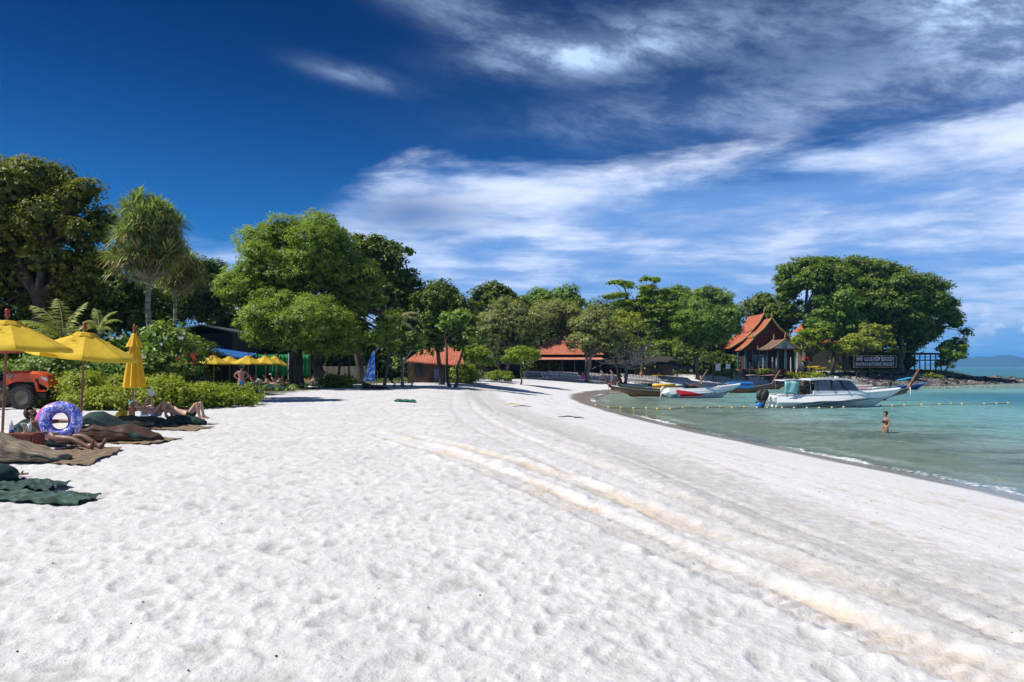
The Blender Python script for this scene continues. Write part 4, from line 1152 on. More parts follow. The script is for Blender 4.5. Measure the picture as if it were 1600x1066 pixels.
# porch
ph = thing('porch', 'open porch with grey emblem gable and white columns before the tiered pavilion', 'porch', (45.5, 128, ground(45.5, 128)))
g2 = ph.location.z
mb = MB(); roof_profile(mb, 0, [(0, 6.25 - g2), (1.1, 5.35 - g2), (2.35, 4.62 - g2)], 0, 5.6); prf = mb.build('roof', PURPLE, ph)
for y_ in (-0.05, 5.5):
    gb = MB()
    for sg in (-1, 1):
        pts = [(0, y_, 6.32 - g2), (sg * 1.1, y_, 5.42 - g2), (sg * 2.4, y_, 4.68 - g2), (sg * 2.75, y_, 4.62 - g2)]
        gb.tube(pts, [0.14, 0.14, 0.14, 0.10], 6); flame(gb, pts[-1], 0.75, 0.09, 0, sg)
    gb.build('bargeboard', GOLD, prf, smooth=40)
    f = MB(); flame(f, (0, y_, 6.3 - g2), 1.1, 0.13, 0.35); f.build('finial', GOLD, prf, smooth=True)
mb = MB().prism([(-2.1, 4.7 - g2), (0, 6.15 - g2), (2.1, 4.7 - g2)], 'y', 0.12, 0.24).build('gable', GREYW, ph)
e_ = MB().torus((0, 0.08, 5.22 - g2), 0.40, 0.045, 24, 6, (PI / 2, 0, 0)).build('emblem', BLACK, ph, smooth=True)
mb = MB(); mb.tube([(0, 0.08, 5.6 - g2), (0, 0.08, 5.15 - g2)], 0.04, 6); mb.tube([(0, 0.08, 5.2 - g2), (-.2, 0.08, 4.92 - g2)], 0.035, 6); mb.tube([(0, 0.08, 5.2 - g2), (.2, 0.08, 4.92 - g2)], 0.035, 6); mb.build('emblem_bar', BLACK, e_)
for x in (-2.0, -1.35, 1.05, 2.0):
    MB().lathe([(0.13, 0), (0.15, 0.2), (0.10, 0.3), (0.10, 2.5), (0.14, 2.62)], 10, (x, 0.25 if abs(x) > 1.9 or x == -1.35 else 0.25, 1.30)).build('column', GREYW, ph, smooth=40)
for x in (-2.0, 2.0): MB().lathe([(0.13, 0), (0.10, 0.3), (0.10, 2.5), (0.14, 2.62)], 10, (x, 5.0, 1.30)).build('column', GREYW, ph, smooth=40)
MB().box((0.2, 2.7, 1.20), (6.2, 6.2, 0.20)).build('deck', mat('porch_deck', (0.16, 0.05, 0.035), 0.7), ph)
mb = MB().box((-1.9, 0.2, 0.55), (1.6, 0.8, 1.1)).build('plinth', BRICKR, ph); MB().box((1.2, 1.0, 0.55), (3.6, 0.4, 1.1)).build('plinth', DARKRED, ph)
rb = MB(); rb.box((0.2, -0.30, 1.95), (6.0, 0.06, 0.06))
rb.build('rail', DARKRED, ph)
for k in range(16): MB().box((-2.75 + k * 0.39, -0.30, 1.6), (0.05, 0.05, 0.65)).build('baluster', DARKRED, ph)
b = G(1157, 127); st = thing('stone_steps', 'broad beige stone steps leading up beside the pavilion', 'steps', b)
for k in range(7): MB().box((0, k * 0.32, 0.10 + k * 0.2), (2.0, 0.32, 0.20 + 0.0)).build('step', STONE, st, bevel=0.02)
MB().box((-1.1, 0.9, 0.6), (0.2, 2.2, 1.3)).build('side_wall', STONE, st); MB().box((1.1, 0.9, 0.6), (0.2, 2.2, 1.3)).build('side_wall', BRICKR, st)

def hip_roof(mb, x0, x1, y0, y1, ze, zr, inset, over=0.0, t=0.15):
    ym = (y0 + y1) / 2
    A = [(x0, y0, ze), (x1, y0, ze), (x1, y1, ze), (x0, y1, ze), (x0 + inset, ym, zr), (x1 - inset, ym, zr)]
    mb.add(A, [(0, 1, 5, 4), (1, 2, 5), (2, 3, 4, 5), (3, 0, 4), (3, 2, 1, 0)])
    return mb
# villa with hipped orange roofs behind the low tree
D = 156; b = G(1265, D); vl = thing('villa', 'villa with two level orange hipped roof half hidden behind the low green tree', 'building', b)
k = D / F
MB().box((1.5, 2, 3.2), (9, 7, 6.4)).build('wall', mat('cream_wall', (0.45, 0.38, 0.28), 0.9), vl)
hip_roof(MB(), -4.5, 8.0, -2.5, 6.5, 5.6, 7.4, 3.0).build('roof', ORANGE, vl); hip_roof(MB(), -1.8, 6.0, -0.8, 5.0, 7.9, 11.2, 2.7).build('roof', ORANGE, vl)
MB().box((1.9, 2.0, 7.3), (5, 4, 1.2)).build('wall', DWOOD, vl)
# restaurant
D = 114; b = G(884, D); rs_ = thing('restaurant', 'long open restaurant with orange hipped roof and dark interior', 'restaurant', b); gz3 = b.z
def zz(py, D): return EYE + (573 - py) / F * D - gz3
rf = hip_roof(MB(), -5.3, 5.8, 0.5, 9, zz(554, D), zz(532, D + 4), 2.8).build('roof', ORANGEX, rs_)
hip_roof(MB(), -4.9, 5.8, -1.1, 10, zz(562, D), zz(551.5, D), 1.6).build('roof', tile_mat('salmon_tiles', (0.62, 0.27, 0.19), (0.5, 0.2, 0.13), axis='x'), rs_)
for k in range(6):
    MB().box((-4.4 + k * 1.9, -0.5, (zz(562, D)) / 2), (0.16, 0.16, zz(562, D))).build('post', DWOOD, rs_)
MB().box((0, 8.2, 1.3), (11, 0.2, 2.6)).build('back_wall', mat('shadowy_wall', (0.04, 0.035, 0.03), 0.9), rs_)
MB().box((0, 1.5, 0.45), (8.5, 0.4, 0.9)).build('counter', DWOOD, rs_)
b = G(985, 121); an = thing('restaurant', 'low dark roofed dining shelter behind the tangled tree', 'shelter', b)
MB().add([(-4.2, -1.5, 2.0), (7.5, -1.5, 2.0), (7.0, 3, 3.3), (-3.8, 3, 3.3), (-4.2, -1.5, 1.88), (7.5, -1.5, 1.88), (7.0, 3, 3.18), (-3.8, 3, 3.18)], [(0, 1, 2, 3), (7, 6, 5, 4), (0, 4, 5, 1), (1, 5, 6, 2), (2, 6, 7, 3), (3, 7, 4, 0)]).build('roof', mat('dark_thatch', (0.045, 0.038, 0.033), 0.95), an)
for k in range(6): MB().box((-3.9 + k * 2.2, -1.2, 0.95), (0.14, 0.14, 1.9)).build('post', DWOOD, an)
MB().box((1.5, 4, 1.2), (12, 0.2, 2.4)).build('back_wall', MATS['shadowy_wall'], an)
b = G(775, 104); an = thing('shelter', 'low grey roofed shed between the two small almond trees', 'shelter', b)
MB().add([(-2.6, -1, 2.1), (3.4, -1, 2.1), (3.4, 3, 3.2), (-2.6, 3, 3.2), (-2.6, -1, 2.0), (3.4, -1, 2.0), (3.4, 3, 3.1), (-2.6, 3, 3.1)], [(0, 1, 2, 3), (7, 6, 5, 4), (0, 4, 5, 1), (1, 5, 6, 2), (2, 6, 7, 3), (3, 7, 4, 0)]).build('roof', mat('grey_sheet_roof', (0.10, 0.10, 0.11), 0.7), an)
for k in range(4): MB().box((-2.4 + k * 1.9, -0.8, 1.0), (0.12, 0.12, 2.0)).build('post', DWOOD, an)
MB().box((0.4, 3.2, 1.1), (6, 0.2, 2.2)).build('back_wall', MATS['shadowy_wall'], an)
# pale timber benches beside it
b = G(752, 96); bn = thing('picnic_bench', 'pale timber bench and rail left of the small bright almond tree', 'bench', b)
for sx in (-1.3, -0.4, 0.4, 1.3): MB().box((sx, 0, 0.45), (0.08, 0.6, 0.9)).build('leg', CONC, bn)
MB().box((0, 0, 0.93), (3.0, 0.7, 0.07)).build('top', CONC, bn); MB().box((0, -0.32, 0.45), (3.0, 0.06, 0.10)).build('rail', CONC, bn)

# beach hut
D = 79; b = G(684, D); ht = thing('beach_hut', 'wooden beach hut with orange roof, blue door panel and small boards', 'hut', b)
zt = lambda py: EYE + (573 - py) / F * D - b.z
MB().add([(-3.1, -1.2, zt(564)), (2.9, -2.2, zt(571)), (2.1, 2.6, zt(542)), (-1.6, 2.6, zt(541)), (-3.1, -1.2, zt(564) - .12), (2.9, -2.2, zt(571) - .12), (2.1, 2.6, zt(542) - .12), (-1.6, 2.6, zt(541) - .12)],
         [(0, 1, 2, 3), (7, 6, 5, 4), (0, 4, 5, 1), (1, 5, 6, 2), (2, 6, 7, 3), (3, 7, 4, 0)]).build('roof', ORANGEX, ht)
HW = mat('hut_plank', (0.11, 0.072, 0.052), 0.85, stretch=(1, 1, 0.3), var=0.25)
rr_ = random.Random(9)
for k in range(30):
    MB().box((-3.0 + k * 0.185, 0.0 + rr_.uniform(-.012, .012), 1.05), (0.17, 0.03, 2.1)).build('plank', HW, ht)
MB().box((-0.6, 2.2, 1.0), (5.4, 0.1, 2.6)).build('back_wall', DWOOD, ht); MB().box((2.6, 1.1, 1.0), (0.1, 2.2, 2.0)).build('side_wall', CONC, ht)
d_ = MB().box((0.05, -0.06, 0.72), (0.85, 0.05, 1.45)).build('door', mat('blue_grey_door', (0.14, 0.20, 0.33), 0.6), ht); MB().box((0.62, -0.06, 0.85), (0.12, 0.06, 1.7)).build('frame', mat('orange_wood', (0.42, 0.17, 0.06), 0.6), d_)
MB().box((0.95, -0.06, 0.9), (0.30, 0.05, 1.7)).build('white_panel', WHITE, ht)
sg = MB().box((0.3, -0.45, zt(568)), (0.95, 0.05, 0.26)).build('sign', mat('pale_blue_sign', (0.50, 0.60, 0.68), 0.6), ht)
MB().box((-1.95, -0.08, 1.35), (0.9, 0.05, 1.2)).build('window', GLASSD, ht)
for k in range(4): MB().box((-2.8 + k * 1.75, -1.1, 0.95), (0.12, 0.12, 1.9)).build('post', DWOOD, ht)

# dark house, awning, red roof, netting
D = 74; b = G(328, D); dh = thing('dark_house', 'black timber building with low pitched grey edged roof behind the frangipani', 'building', b)
s_ = D / F; zt = lambda py: EYE + (573 - py) / F * D - b.z
MB().add([((278 - 328) * s_, -2, zt(519)), (0, -2.5, zt(509)), (46 * s_, -2, zt(519)), ((278 - 328) * s_, 7, zt(519)), (0, 7, zt(509)), (46 * s_, 7, zt(519)),
          ((278 - 328) * s_, -2, zt(521)), (0, -2.5, zt(511)), (46 * s_, -2, zt(521)), ((278 - 328) * s_, 7, zt(521)), (0, 7, zt(511)), (46 * s_, 7, zt(521))],
         [(0, 1, 4, 3), (1, 2, 5, 4), (6, 9, 10, 7), (7, 10, 11, 8), (0, 6, 7, 1), (1, 7, 8, 2), (3, 4, 10, 9), (4, 5, 11, 10), (0, 3, 9, 6), (2, 8, 11, 5)]).build('roof', mat('grey_green_roof_edge', (0.07, 0.09, 0.09), 0.6), dh)
MB().box((-0.1, 2.8, 2.4), (5.2, 7.5, 4.8)).build('wall', BLACK, dh)
rbm = MB()
for k in range(26): rbm.box((-2.6 + k * 0.2, -0.98, 3.1), (0.07, 0.04, 2.3))
o = rbm.build('wall_ribs', mat('charcoal_boards', (0.035, 0.035, 0.038), 0.7), dh); o['kind'] = 'stuff'
b = G(345, 70); aw = thing('awning', 'sloping blue awning under the black building beside the far umbrellas', 'awning', b); s_ = 70 / F
zt = lambda py: EYE + (573 - py) / F * 70 - b.z
MB().add([(-40 * s_, 0, zt(546)), (38 * s_, 0, zt(560)), (42 * s_, 2.5, zt(552)), (-36 * s_, 2.5, zt(538)), (-40 * s_, 0, zt(548)), (38 * s_, 0, zt(562)), (42 * s_, 2.5, zt(554)), (-36 * s_, 2.5, zt(540))],
         [(0, 1, 2, 3), (7, 6, 5, 4), (0, 4, 5, 1), (1, 5, 6, 2), (2, 6, 7, 3), (3, 7, 4, 0)]).build('canopy', mat('blue_canvas', (0.015, 0.13, 0.42), 0.7), aw)
for x in (-2.2, 0, 2.1): MB().tube([(x, 0.1, 0), (x, 0.1, zt(553) - 0.12 - x * 0.17)], 0.05, 6).build('post', DWOOD, aw)
b = G(388, 84); rh = thing('red_roofed_shed', 'small shed with dull maroon roof seen above the far umbrellas', 'shed', b); s_ = 84 / F; zt = lambda py: EYE + (573 - py) / F * 84 - b.z
MB().add([(-17 * s_, -1.5, zt(553)), (18 * s_, -1.5, zt(553)), (14 * s_, 3, zt(538)), (-14 * s_, 3, zt(538)), (-17 * s_, -1.5, zt(554.5)), (18 * s_, -1.5, zt(554.5)), (14 * s_, 3, zt(539.5)), (-14 * s_, 3, zt(539.5))],
         [(0, 1, 2, 3), (7, 6, 5, 4), (0, 4, 5, 1), (1, 5, 6, 2), (2, 6, 7, 3), (3, 7, 4, 0)]).build('roof', mat('maroon_sheet', (0.20, 0.055, 0.05), 0.6), rh)
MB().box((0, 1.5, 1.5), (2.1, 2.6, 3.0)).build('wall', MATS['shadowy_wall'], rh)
NET = mat('green_netting', (0.03, 0.44, 0.15), 0.8, stretch=(8, 8, 0.6), scale=3, var=0.3, trans=0.3)
b = G(440, 73); nt_ = thing('netting_fence', 'bright green netting fence behind the sunbathers and thick trunk', 'fence', b); s_ = 73 / F
pr_ = None
for k in range(6):
    x = (-40 + k * 17) * s_; MB().tube([(x, 0, 0), (x, 0, 2.95)], 0.045, 6).build('post', WHITE if k in (0, 3) else DWOOD, nt_)
    if k < 5:
        rows = []
        for j in range(5):
            rows.append([(x + (i / 8) * 17 * s_, 0.03 + 0.06 * math.sin(i * 2.1 + k + j * .3), 0.75 + j * 0.52 - 0.05 * math.sin(PI * i / 8) * (j == 4)) for i in range(9)])
        o = MB().sheet(rows).build('net_panel', NET, nt_, smooth=True); o.modifiers.new('thick', 'SOLIDIFY').thickness = 0.01
b = G(540, 84); pf = thing('panel_fence', 'pale corrugated panel fence in shade behind the slim stems', 'fence', b)
for k in range(9):
    MB().box((-2.9 + k * 0.62, 0.0, 0.95), (0.58, 0.05, 1.5)).build('panel', mat('dull_beige_sheet', (0.30, 0.27, 0.22), 0.8, stretch=(1, 1, .2)), pf)
# raised sala at the point
b = G(1440, 150); sa = thing('seaside_deck', 'dark open sided deck under the huge rain tree at the point', 'deck', b); s_ = 150 / F; zt = lambda py: EYE + (573 - py) / F * 150 - b.z
MB().box((0, 0, zt(553)), (52 * s_, 3, 0.35)).build('roof', DWOOD, sa); MB().box((0, 0, zt(563)), (50 * s_, 3, 0.2)).build('floor', DWOOD, sa)
for k in range(7):
    MB().box((-3.1 + k * 1.03, -1.3, zt(560) / 2 + .4), (0.16, 0.16, zt(553))).build('post', DWOOD, sa)
MB().box((0, -1.35, zt(558)), (50 * s_, 0.06, 0.12)).build('rail', DWOOD, sa)

# ---- resort sign
def text_mesh(txt, size, ext, m):
    cu = bpy.data.curves.new('lettering', 'FONT'); cu.body = txt; cu.size = size; cu.extrude = ext; cu.align_x = 'CENTER'; cu.align_y = 'CENTER'; cu.resolution_u = 3
    o = bpy.data.objects.new('lettering', cu); COL.objects.link(o)
    bpy.context.view_layer.update()
    me = bpy.data.meshes.new_from_object(o.evaluated_get(bpy.context.evaluated_depsgraph_get()))
    bpy.data.objects.remove(o); me.materials.clear(); me.materials.append(m); me.name = 'lettering'
    return me
def lettering(txt, size, m, parent, loc, ext=0.02, width=None, rot=(PI / 2, 0, 0), height=None):
    me = text_mesh(txt, size, ext, m)
    o = link_mesh('lettering', me, parent, loc, rot)
    if width:
        xs = [v.co.x for v in me.vertices]; w0 = max(xs) - min(xs); k_ = width / w0
        o.scale = (k_, (height / (max(v.co.y for v in me.vertices) - min(v.co.y for v in me.vertices))) if height else 1, 1)
    return o
D = 130.5; b = G(1367, D); rg = thing('resort_sign', 'long dark sign board with white Thai and English resort name', 'sign', b); s_ = D / F; zt = lambda py: EYE + (573 - py) / F * D - b.z
MB().box((0, 0, (zt(556) + zt(573.5)) / 2), (66 * s_, 0.12, zt(556) - zt(573.5))).build('board', mat('dark_blue_black_board', (0.020, 0.018, 0.028), 0.7), rg)
for x, z_, dx_, dz_ in [(0, zt(556), 67, .12), (0, zt(574), 67, .12)]: MB().box((x, -0.02, z_), (dx_ * s_, 0.2, dz_)).build('frame', mat('tan_frame', (0.26, 0.20, 0.12), 0.7), rg)
for x in (-33, 33): MB().box((x * s_, -0.02, zt(565)), (0.14, 0.18, zt(555.5) - zt(574))).build('frame', MATS['tan_frame'], rg)
for x in (-28, -8, 12, 30): MB().box((x * s_, 0.1, zt(574) / 2), (0.18, 0.18, zt(574))).build('post', DWOOD, rg)
LW = mat('white_lettering', (0.62, 0.66, 0.78), 0.5, var=0.02)
lettering('พีพี เนเชอรัล รีสอร์ท', 0.9, LW, rg, (0, -0.09, zt(561)), width=58 * s_, height=0.9)
lettering('PHI PHI NATURAL RESORT', 0.8, LW, rg, (0, -0.09, zt(569.5)), width=60 * s_, height=0.62)
# notice boards
for i, (px, py0, py1, w_, lab) in enumerate([(1122, 568.5, 579.5, 0.78, 'larger white notice board left of the stone steps'), (1137.5, 569, 576.5, 0.7, 'smaller white notice board just right of the larger one')]):
    D = 123; b = G(px, D); nb = thing('notice_board', lab, 'notice board', b); zt = lambda py: EYE + (573 - py) / F * D - b.z
    MB().box((0, 0, (zt(py0) + zt(py1)) / 2), (w_, 0.06, zt(py0) - zt(py1))).build('panel', WHITE, nb)
    for x in (-w_ / 2 + .04, w_ / 2 - .04): MB().box((x, 0.05, zt(py0) / 2), (0.07, 0.05, zt(py0))).build('post', WOOD, nb)
D = 126; b = G(1178, D); nb = thing('plank_sign', 'dark sign of two planks with pale writing beside the stone steps', 'sign', b); zt = lambda py: EYE + (573 - py) / F * D - b.z
for z_ in (567.5, 571.5): MB().box((0, 0, zt(z_)), (1.25, 0.06, 0.30)).build('plank', DARKRED, nb)
for x in (-.7, .7): MB().box((x, 0, zt(566) / 2), (0.09, 0.09, zt(566))).build('post', GREYW, nb)

# ---- truck under the trees
D = 129; b = G(1065, D); tk = thing('open_truck', 'dark navy open sided truck parked under the trees', 'truck', b)
MB().box((-1.7, 0, 1.35), (1.5, 1.7, 1.3)).build('cab', NAVY, tk, bevel=0.08); MB().box((-1.75, -0.87, 1.65), (0.9, 0.03, 0.5)).build('window', GLASSD, tk)
MB().box((0.7, 0, 0.85), (3.4, 1.7, 0.4)).build('bed', NAVY, tk); MB().box((0.55, 0, 2.25), (4.0, 1.8, 0.12)).build('canopy', mat('navy_canvas', (0.01, 0.04, 0.10), 0.6), tk)
for x in (-0.8, 0.6, 2.2):
    for y in (-0.8, 0.8): MB().box((x, y, 1.6), (0.06, 0.06, 1.3)).build('post', BLACK, tk)
for x in (-1.7, 1.4):
    for y in (-0.8, 0.8):
        wz = MB().lathe([(0.30, -0.12), (0.42, -0.12), (0.42, 0.12), (0.30, 0.12)], 18, (x, y, 0.42), Matrix.Rotation(PI / 2, 3, 'X')).build('tyre', BLACK, tk)
        MB().lathe([(0.02, -0.13), (0.27, -0.13), (0.27, 0.13), (0.02, 0.13)], 14, (x, y, 0.42), Matrix.Rotation(PI / 2, 3, 'X')).build('rim', GREYW, wz)
for x in (-2.4, 2.3): MB().box((x, -0.6, 0.8), (0.08, 0.3, 0.16)).build('lamp', WHITE, tk)

# ---- rows of beach chairs
CHF = mat('grey_chair_fabric', (0.50, 0.50, 0.54), 0.85); CHW = mat('pale_chair_frame', (0.62, 0.55, 0.48), 0.7)
def beach_chair(label, base, group, rz=0.0):
    t = thing('beach_chair', label, 'chair', base, rz, group)
    MB().slab([[(x, -0.45, 0.42), (x, -0.1, 0.30), (x, 0.12, 0.36)] for x in (-0.24, 0.24)], 0.03).build('seat', CHF, t)
    MB().slab([[(x, 0.12, 0.36), (x, 0.42, 0.72), (x, 0.55, 0.98)] for x in (-0.24, 0.24)], 0.03).build('backrest', CHF, t)
    for sx in (-0.27, 0.27):
        MB().tube([(sx, -0.48, 0.46), (sx, 0.42, 0.0)], 0.028, 5).build('leg', CHW, t)
        MB().tube([(sx, -0.35, 0.0), (sx, 0.56, 1.0)], 0.028, 5).build('leg', CHW, t)
        MB().tube([(sx, -0.30, 0.60), (sx, 0.36, 0.64)], 0.028, 5).build('armrest', CHW, t)
    return t
ch0 = None; rr_ = random.Random(3)
GR = {'L': ('chairs in rows before the orange restaurant roof', 'grey reclining chair in the rows before the orange restaurant roof'),
      'M': ('chairs before the dark dining shelter', 'grey reclining chair in the block behind the two brown longtail prows'),
      'R': ('chairs near the truck', 'grey reclining chair in the far row beside the tangled tree and truck')}
def place_chairs(pxa, pxb, n, D, key):
    global ch0
    for k in range(n):
        px = pxa + (pxb - pxa) * k / (n - 1); p = G(px, D + rr_.uniform(-.2, .2)); rz = rr_.uniform(-.15, .15) + 0.5
        if ch0 is None: ch0 = beach_chair(GR[key][1], p, GR[key][0], rz)
        else: dup(ch0, p, rz, GR[key][1], GR[key][0])
for D, a, c, n in ((103, 850, 908, 12), (105.5, 824, 905, 17), (108.5, 822, 902, 17)): place_chairs(a, c, n, D, 'L')
for D, a, c, n in ((105, 920, 962, 9), (107.5, 916, 966, 10), (110.5, 922, 966, 9)): place_chairs(a, c, n, D, 'M')
for D, a, c, n in ((112, 978, 1026, 11), (114.5, 976, 1028, 11)): place_chairs(a, c, n, D, 'R')
# pink towel on a chair, low tables
b = G(911, 104); tw = MB().slab([[(x, -0.1, 0.95), (x, -0.16, 0.6), (x, -0.2, 0.2)] for x in (-0.28, 0, 0.28)], 0.02).build('towel', mat('pink_cloth', (0.75, 0.05, 0.38), 0.8), None, loc=b)
tag(tw, 'bright pink towel hung among the grey chairs', 'towel')
b = G(904, 104); tw = MB().slab([[(x, -0.1, 0.9), (x, -0.16, 0.6), (x, -0.2, 0.35)] for x in (-0.2, 0, 0.2)], 0.02).build('towel', mat('yellow_cloth', (0.7, 0.45, 0.05), 0.8), None, loc=b)
tag(tw, 'small yellow towel left of the bright pink one', 'towel')

# ---- kayaks and boards near the pavilion
def kayak_mesh(mb, L, B, H, c=(0, 0, 0), rz=0.0, tilt=0.0):
    rows = []
    for i in range(13):
        t = i / 12; x = (t - .5) * L; b_ = B / 2 * math.sin(PI * min(max(t, .02), .98)) ** 0.6; zc = 0.35 * H * (2 * t - 1) ** 2 * 1.6
        rows.append([(x, b_ * math.cos(a), zc + H / 2 * math.sin(a) * (0.25 + 0.75 * math.sin(PI * t) ** .5)) for a in [2 * PI * k / 10 for k in range(10)]])
    M = Matrix.Rotation(rz, 3, 'Z') @ Matrix.Rotation(tilt, 3, 'X')
    rows = [[tuple(M @ Vector(p) + Vector(c)) for p in r_] for r_ in rows]
    n0 = len(mb.v); mb.sheet(rows, True)
    mb.f.append(tuple(n0 + k for k in range(10))[::-1]); mb.f.append(tuple(n0 + 120 + k for k in range(10)))
    return mb
YEL = mat('yellow_plastic', (0.78, 0.46, 0.03), 0.4, var=0.06); ORG = mat('orange_plastic', (0.75, 0.22, 0.04), 0.4, var=0.06)
def kayak(label, pos, L, rz, m, group='kayaks by the pavilion'):
    t = thing('kayak', label, 'kayak', pos, rz, group)
    kayak_mesh(MB(), L, 0.75, 0.36).build('hull', m, t, smooth=True)
    MB().torus((0, 0, 0.15), 0.28, 0.04, 16, 6, None).build('cockpit_rim', BLACK, t, smooth=True)
    return t
kayak('yellow kayak resting on the sand below the porch', G(1221, 124, 0.75), 2.8, 0.15, YEL)
kayak('orange and yellow kayak lying on a rack right of the porch', G(1265, 131, 1.75), 3.8, 0.05, YEL)
kayak('second kayak on the rack with its bow sloping down', G(1278, 132, 1.35), 3.2, -0.2, YEL)
b = G(1268, 131.5); rk = thing('kayak_rack', 'low wooden rack carrying the kayaks right of the porch', 'rack', b)
for x in (-1.5, 1.5):
    for y in (-.4, .6): MB().box((x, y, 0.75), (0.1, 0.1, 1.5)).build('leg', WOOD, rk)
    MB().box((x, 0.1, 1.10), (0.1, 1.2, 0.1)).build('crossbar', WOOD, rk)
b = G(1262, 134, 0); ru = thing('folded_awning', 'small red parasol standing behind the kayak rack', 'parasol', b)
MB().lathe([(0.02, 3.35), (0.5, 2.9), (1.0, 2.35), (0.92, 2.35), (0.02, 3.2)], 8).build('canopy', mat('red_cloth', (0.62, 0.08, 0.03), 0.7), ru); MB().tube([(0, 0, 0), (0, 0, 3.3)], 0.04, 6).build('pole', WOOD, ru)
for i, (px, c_, lab) in enumerate([(1249.5, (0.45, 0.62, 0.75), 'pale blue board standing upright right of the porch'), (1253.5, (0.75, 0.78, 0.80), 'white board standing upright beside the pale blue one')]):
    b = G(px, 132); sb = thing('surfboard', lab, 'board', b)
    mb = MB(); kayak_mesh(mb, 2.0, 0.5, 0.09); o = mb.build('board', mat('board_paint_%d' % i if False else ('blue_board_paint' if i == 0 else 'white_board_paint'), c_, 0.4), sb, smooth=True, rot=(PI / 2, -PI / 2 + 0.1, 0), loc=(0, 0, 1.3))
    MB().add([(-.02, .05, .5), (.02, .05, .5), (.02, .22, .42), (-.02, .22, .42)], [(0, 1, 2, 3), (3, 2, 1, 0)]).build('fin', BLACK, sb)

# ---- rocks of the point
ROCK = mat('dark_shore_rock', (0.055, 0.047, 0.045), 0.9, var=0.3, scale=1.4, bump=0.8, bscale=5); ROCKP = mat('pale_shore_rock', (0.26, 0.235, 0.22), 0.9, var=0.25, scale=1.2, bump=0.8, bscale=5)
def rock_mesh(seed, n=12, m=7):
    r = np.random.RandomState(seed); mb = MB(); mb.ell((0, 0, 0), 1, n, m)
    V = np.array(mb.v); d = r.normal(size=(9, 3)); d = norm(d)
    for q in d:
        h_ = 0.55 + 0.3 * r.rand(); k_ = V @ q; V = V - q[None] * np.maximum(k_ - h_, 0)[:, None]
    V *= 1 + 0.10 * r.normal(size=(len(V), 1)); mb.v = [tuple(v) for v in V]
    return mb
protos = [rock_mesh(i, 9, 6).mesh('boulder', ROCK) for i in range(7)]; protosP = [rock_mesh(i + 20, 9, 6).mesh('boulder', ROCKP) for i in range(4)]
r = random.Random(31); cnt = 0; tries = 0
RGR = 'dark boulders along the rocky point'
while cnt < 190 and tries < 6000:
    tries += 1
    x = r.uniform(46, 106); y = r.uniform(120, 160); d = float(shore_dist([x], [y])[0])
    lim = 10.5 if x < 74 else 6.5
    if d < -0.7 or d > lim: continue
    if y > 159: continue
    s_ = r.uniform(0.25, 0.62) * (1.25 if x > 76 else 1.0)
    dark = r.random() < (0.8 if d > 1.5 else 0.5)
    o = link_mesh('boulder', r.choice(protos if dark else protosP), None, (x, y, ground(x, y) + s_ * 0.12), (r.uniform(-.3, .3), r.uniform(-.3, .3), r.uniform(0, 6)), (s_ * r.uniform(.9, 1.8), s_ * r.uniform(.8, 1.3), s_ * r.uniform(.45, .8)))
    tag(o, 'dark weathered boulder on the rocky shore of the point' if dark else 'pale grey boulder on the rocky shore of the point', 'rock', RGR if dark else 'pale boulders along the rocky point'); cnt += 1
# a field of smaller stones between them
r = np.random.RandomState(12); pr_ = [np.array(rock_mesh(50 + i, 6, 4).v) for i in range(5)]; pf_ = rock_mesh(50, 6, 4).f
V = []; Fc = []; off = 0; N_ = 0
xs = r.uniform(42, 107, 12000); ys = r.uniform(119, 160, 12000); dd = shore_dist(xs, ys); gg = ground(xs, ys)
for x, y, d, g_ in zip(xs, ys, dd, gg):
    if d < -1.0 or d > (11.0 if x < 74 else 6.5) or (x < 52 and r.rand() < 0.6): continue
    s_ = 0.10 + 0.26 * r.rand(); p = pr_[r.randint(5)] * np.array([s_ * 1.5, s_ * 1.2, s_ * .8]); a = r.rand() * 6.28
    p = np.c_[p[:, 0] * math.cos(a) - p[:, 1] * math.sin(a), p[:, 0] * math.sin(a) + p[:, 1] * math.cos(a), p[:, 2]] + [x, y, g_ + s_ * .2]
    V += [tuple(q) for q in p]; Fc += [tuple(i + off for i in f_) for f_ in pf_]; off += len(p); N_ += 1
    if N_ > 3600: break
mb = MB(); mb.v = V; mb.f = Fc
ROCKM = mat('mixed_shingle', (0.20, 0.185, 0.175), 0.9, var=0.40, scale=0.9, col2=(0.035, 0.03, 0.03))
tag(mb.build('shore_stones', ROCKM), 'field of grey and black stones along the rocky point', 'stones', kind='stuff')
# grass bank behind the rocks
def ground_patch(name, label, poly_n, fn, m, kind='stuff'): pass
GR_ = leaf_mat('shore_grass', (0.07, 0.11, 0.02), (0.24, 0.30, 0.07), 0.35)
r = np.random.RandomState(5); n = 9000
xs = r.uniform(56, 92, n); ys = r.uniform(128, 158, n); dd = shore_dist(xs, ys); k_ = (dd > 9.5) & (dd < 16) & (vnoise(xs / 3, ys / 3) > 0.38); xs, ys = xs[k_], ys[k_]; gg = ground(xs, ys)
C = np.stack([xs, ys, gg + 0.12], 1); N = norm(r.normal(size=C.shape) * [1, 1, .3]); a = norm(np.array([0, 0, 1.0]) + 0.3 * r.normal(size=C.shape))
V = leaf_quads(r, C, N, np.full(len(C), 0.42), np.full(len(C), 0.13), along=a * 3)
o = link_mesh('shore_grass', quads_mesh('shore_grass', V, r.rand(len(C)), GR_)); tag(o, 'sparse green grass on the bank above the rocks', 'grass', kind='stuff')
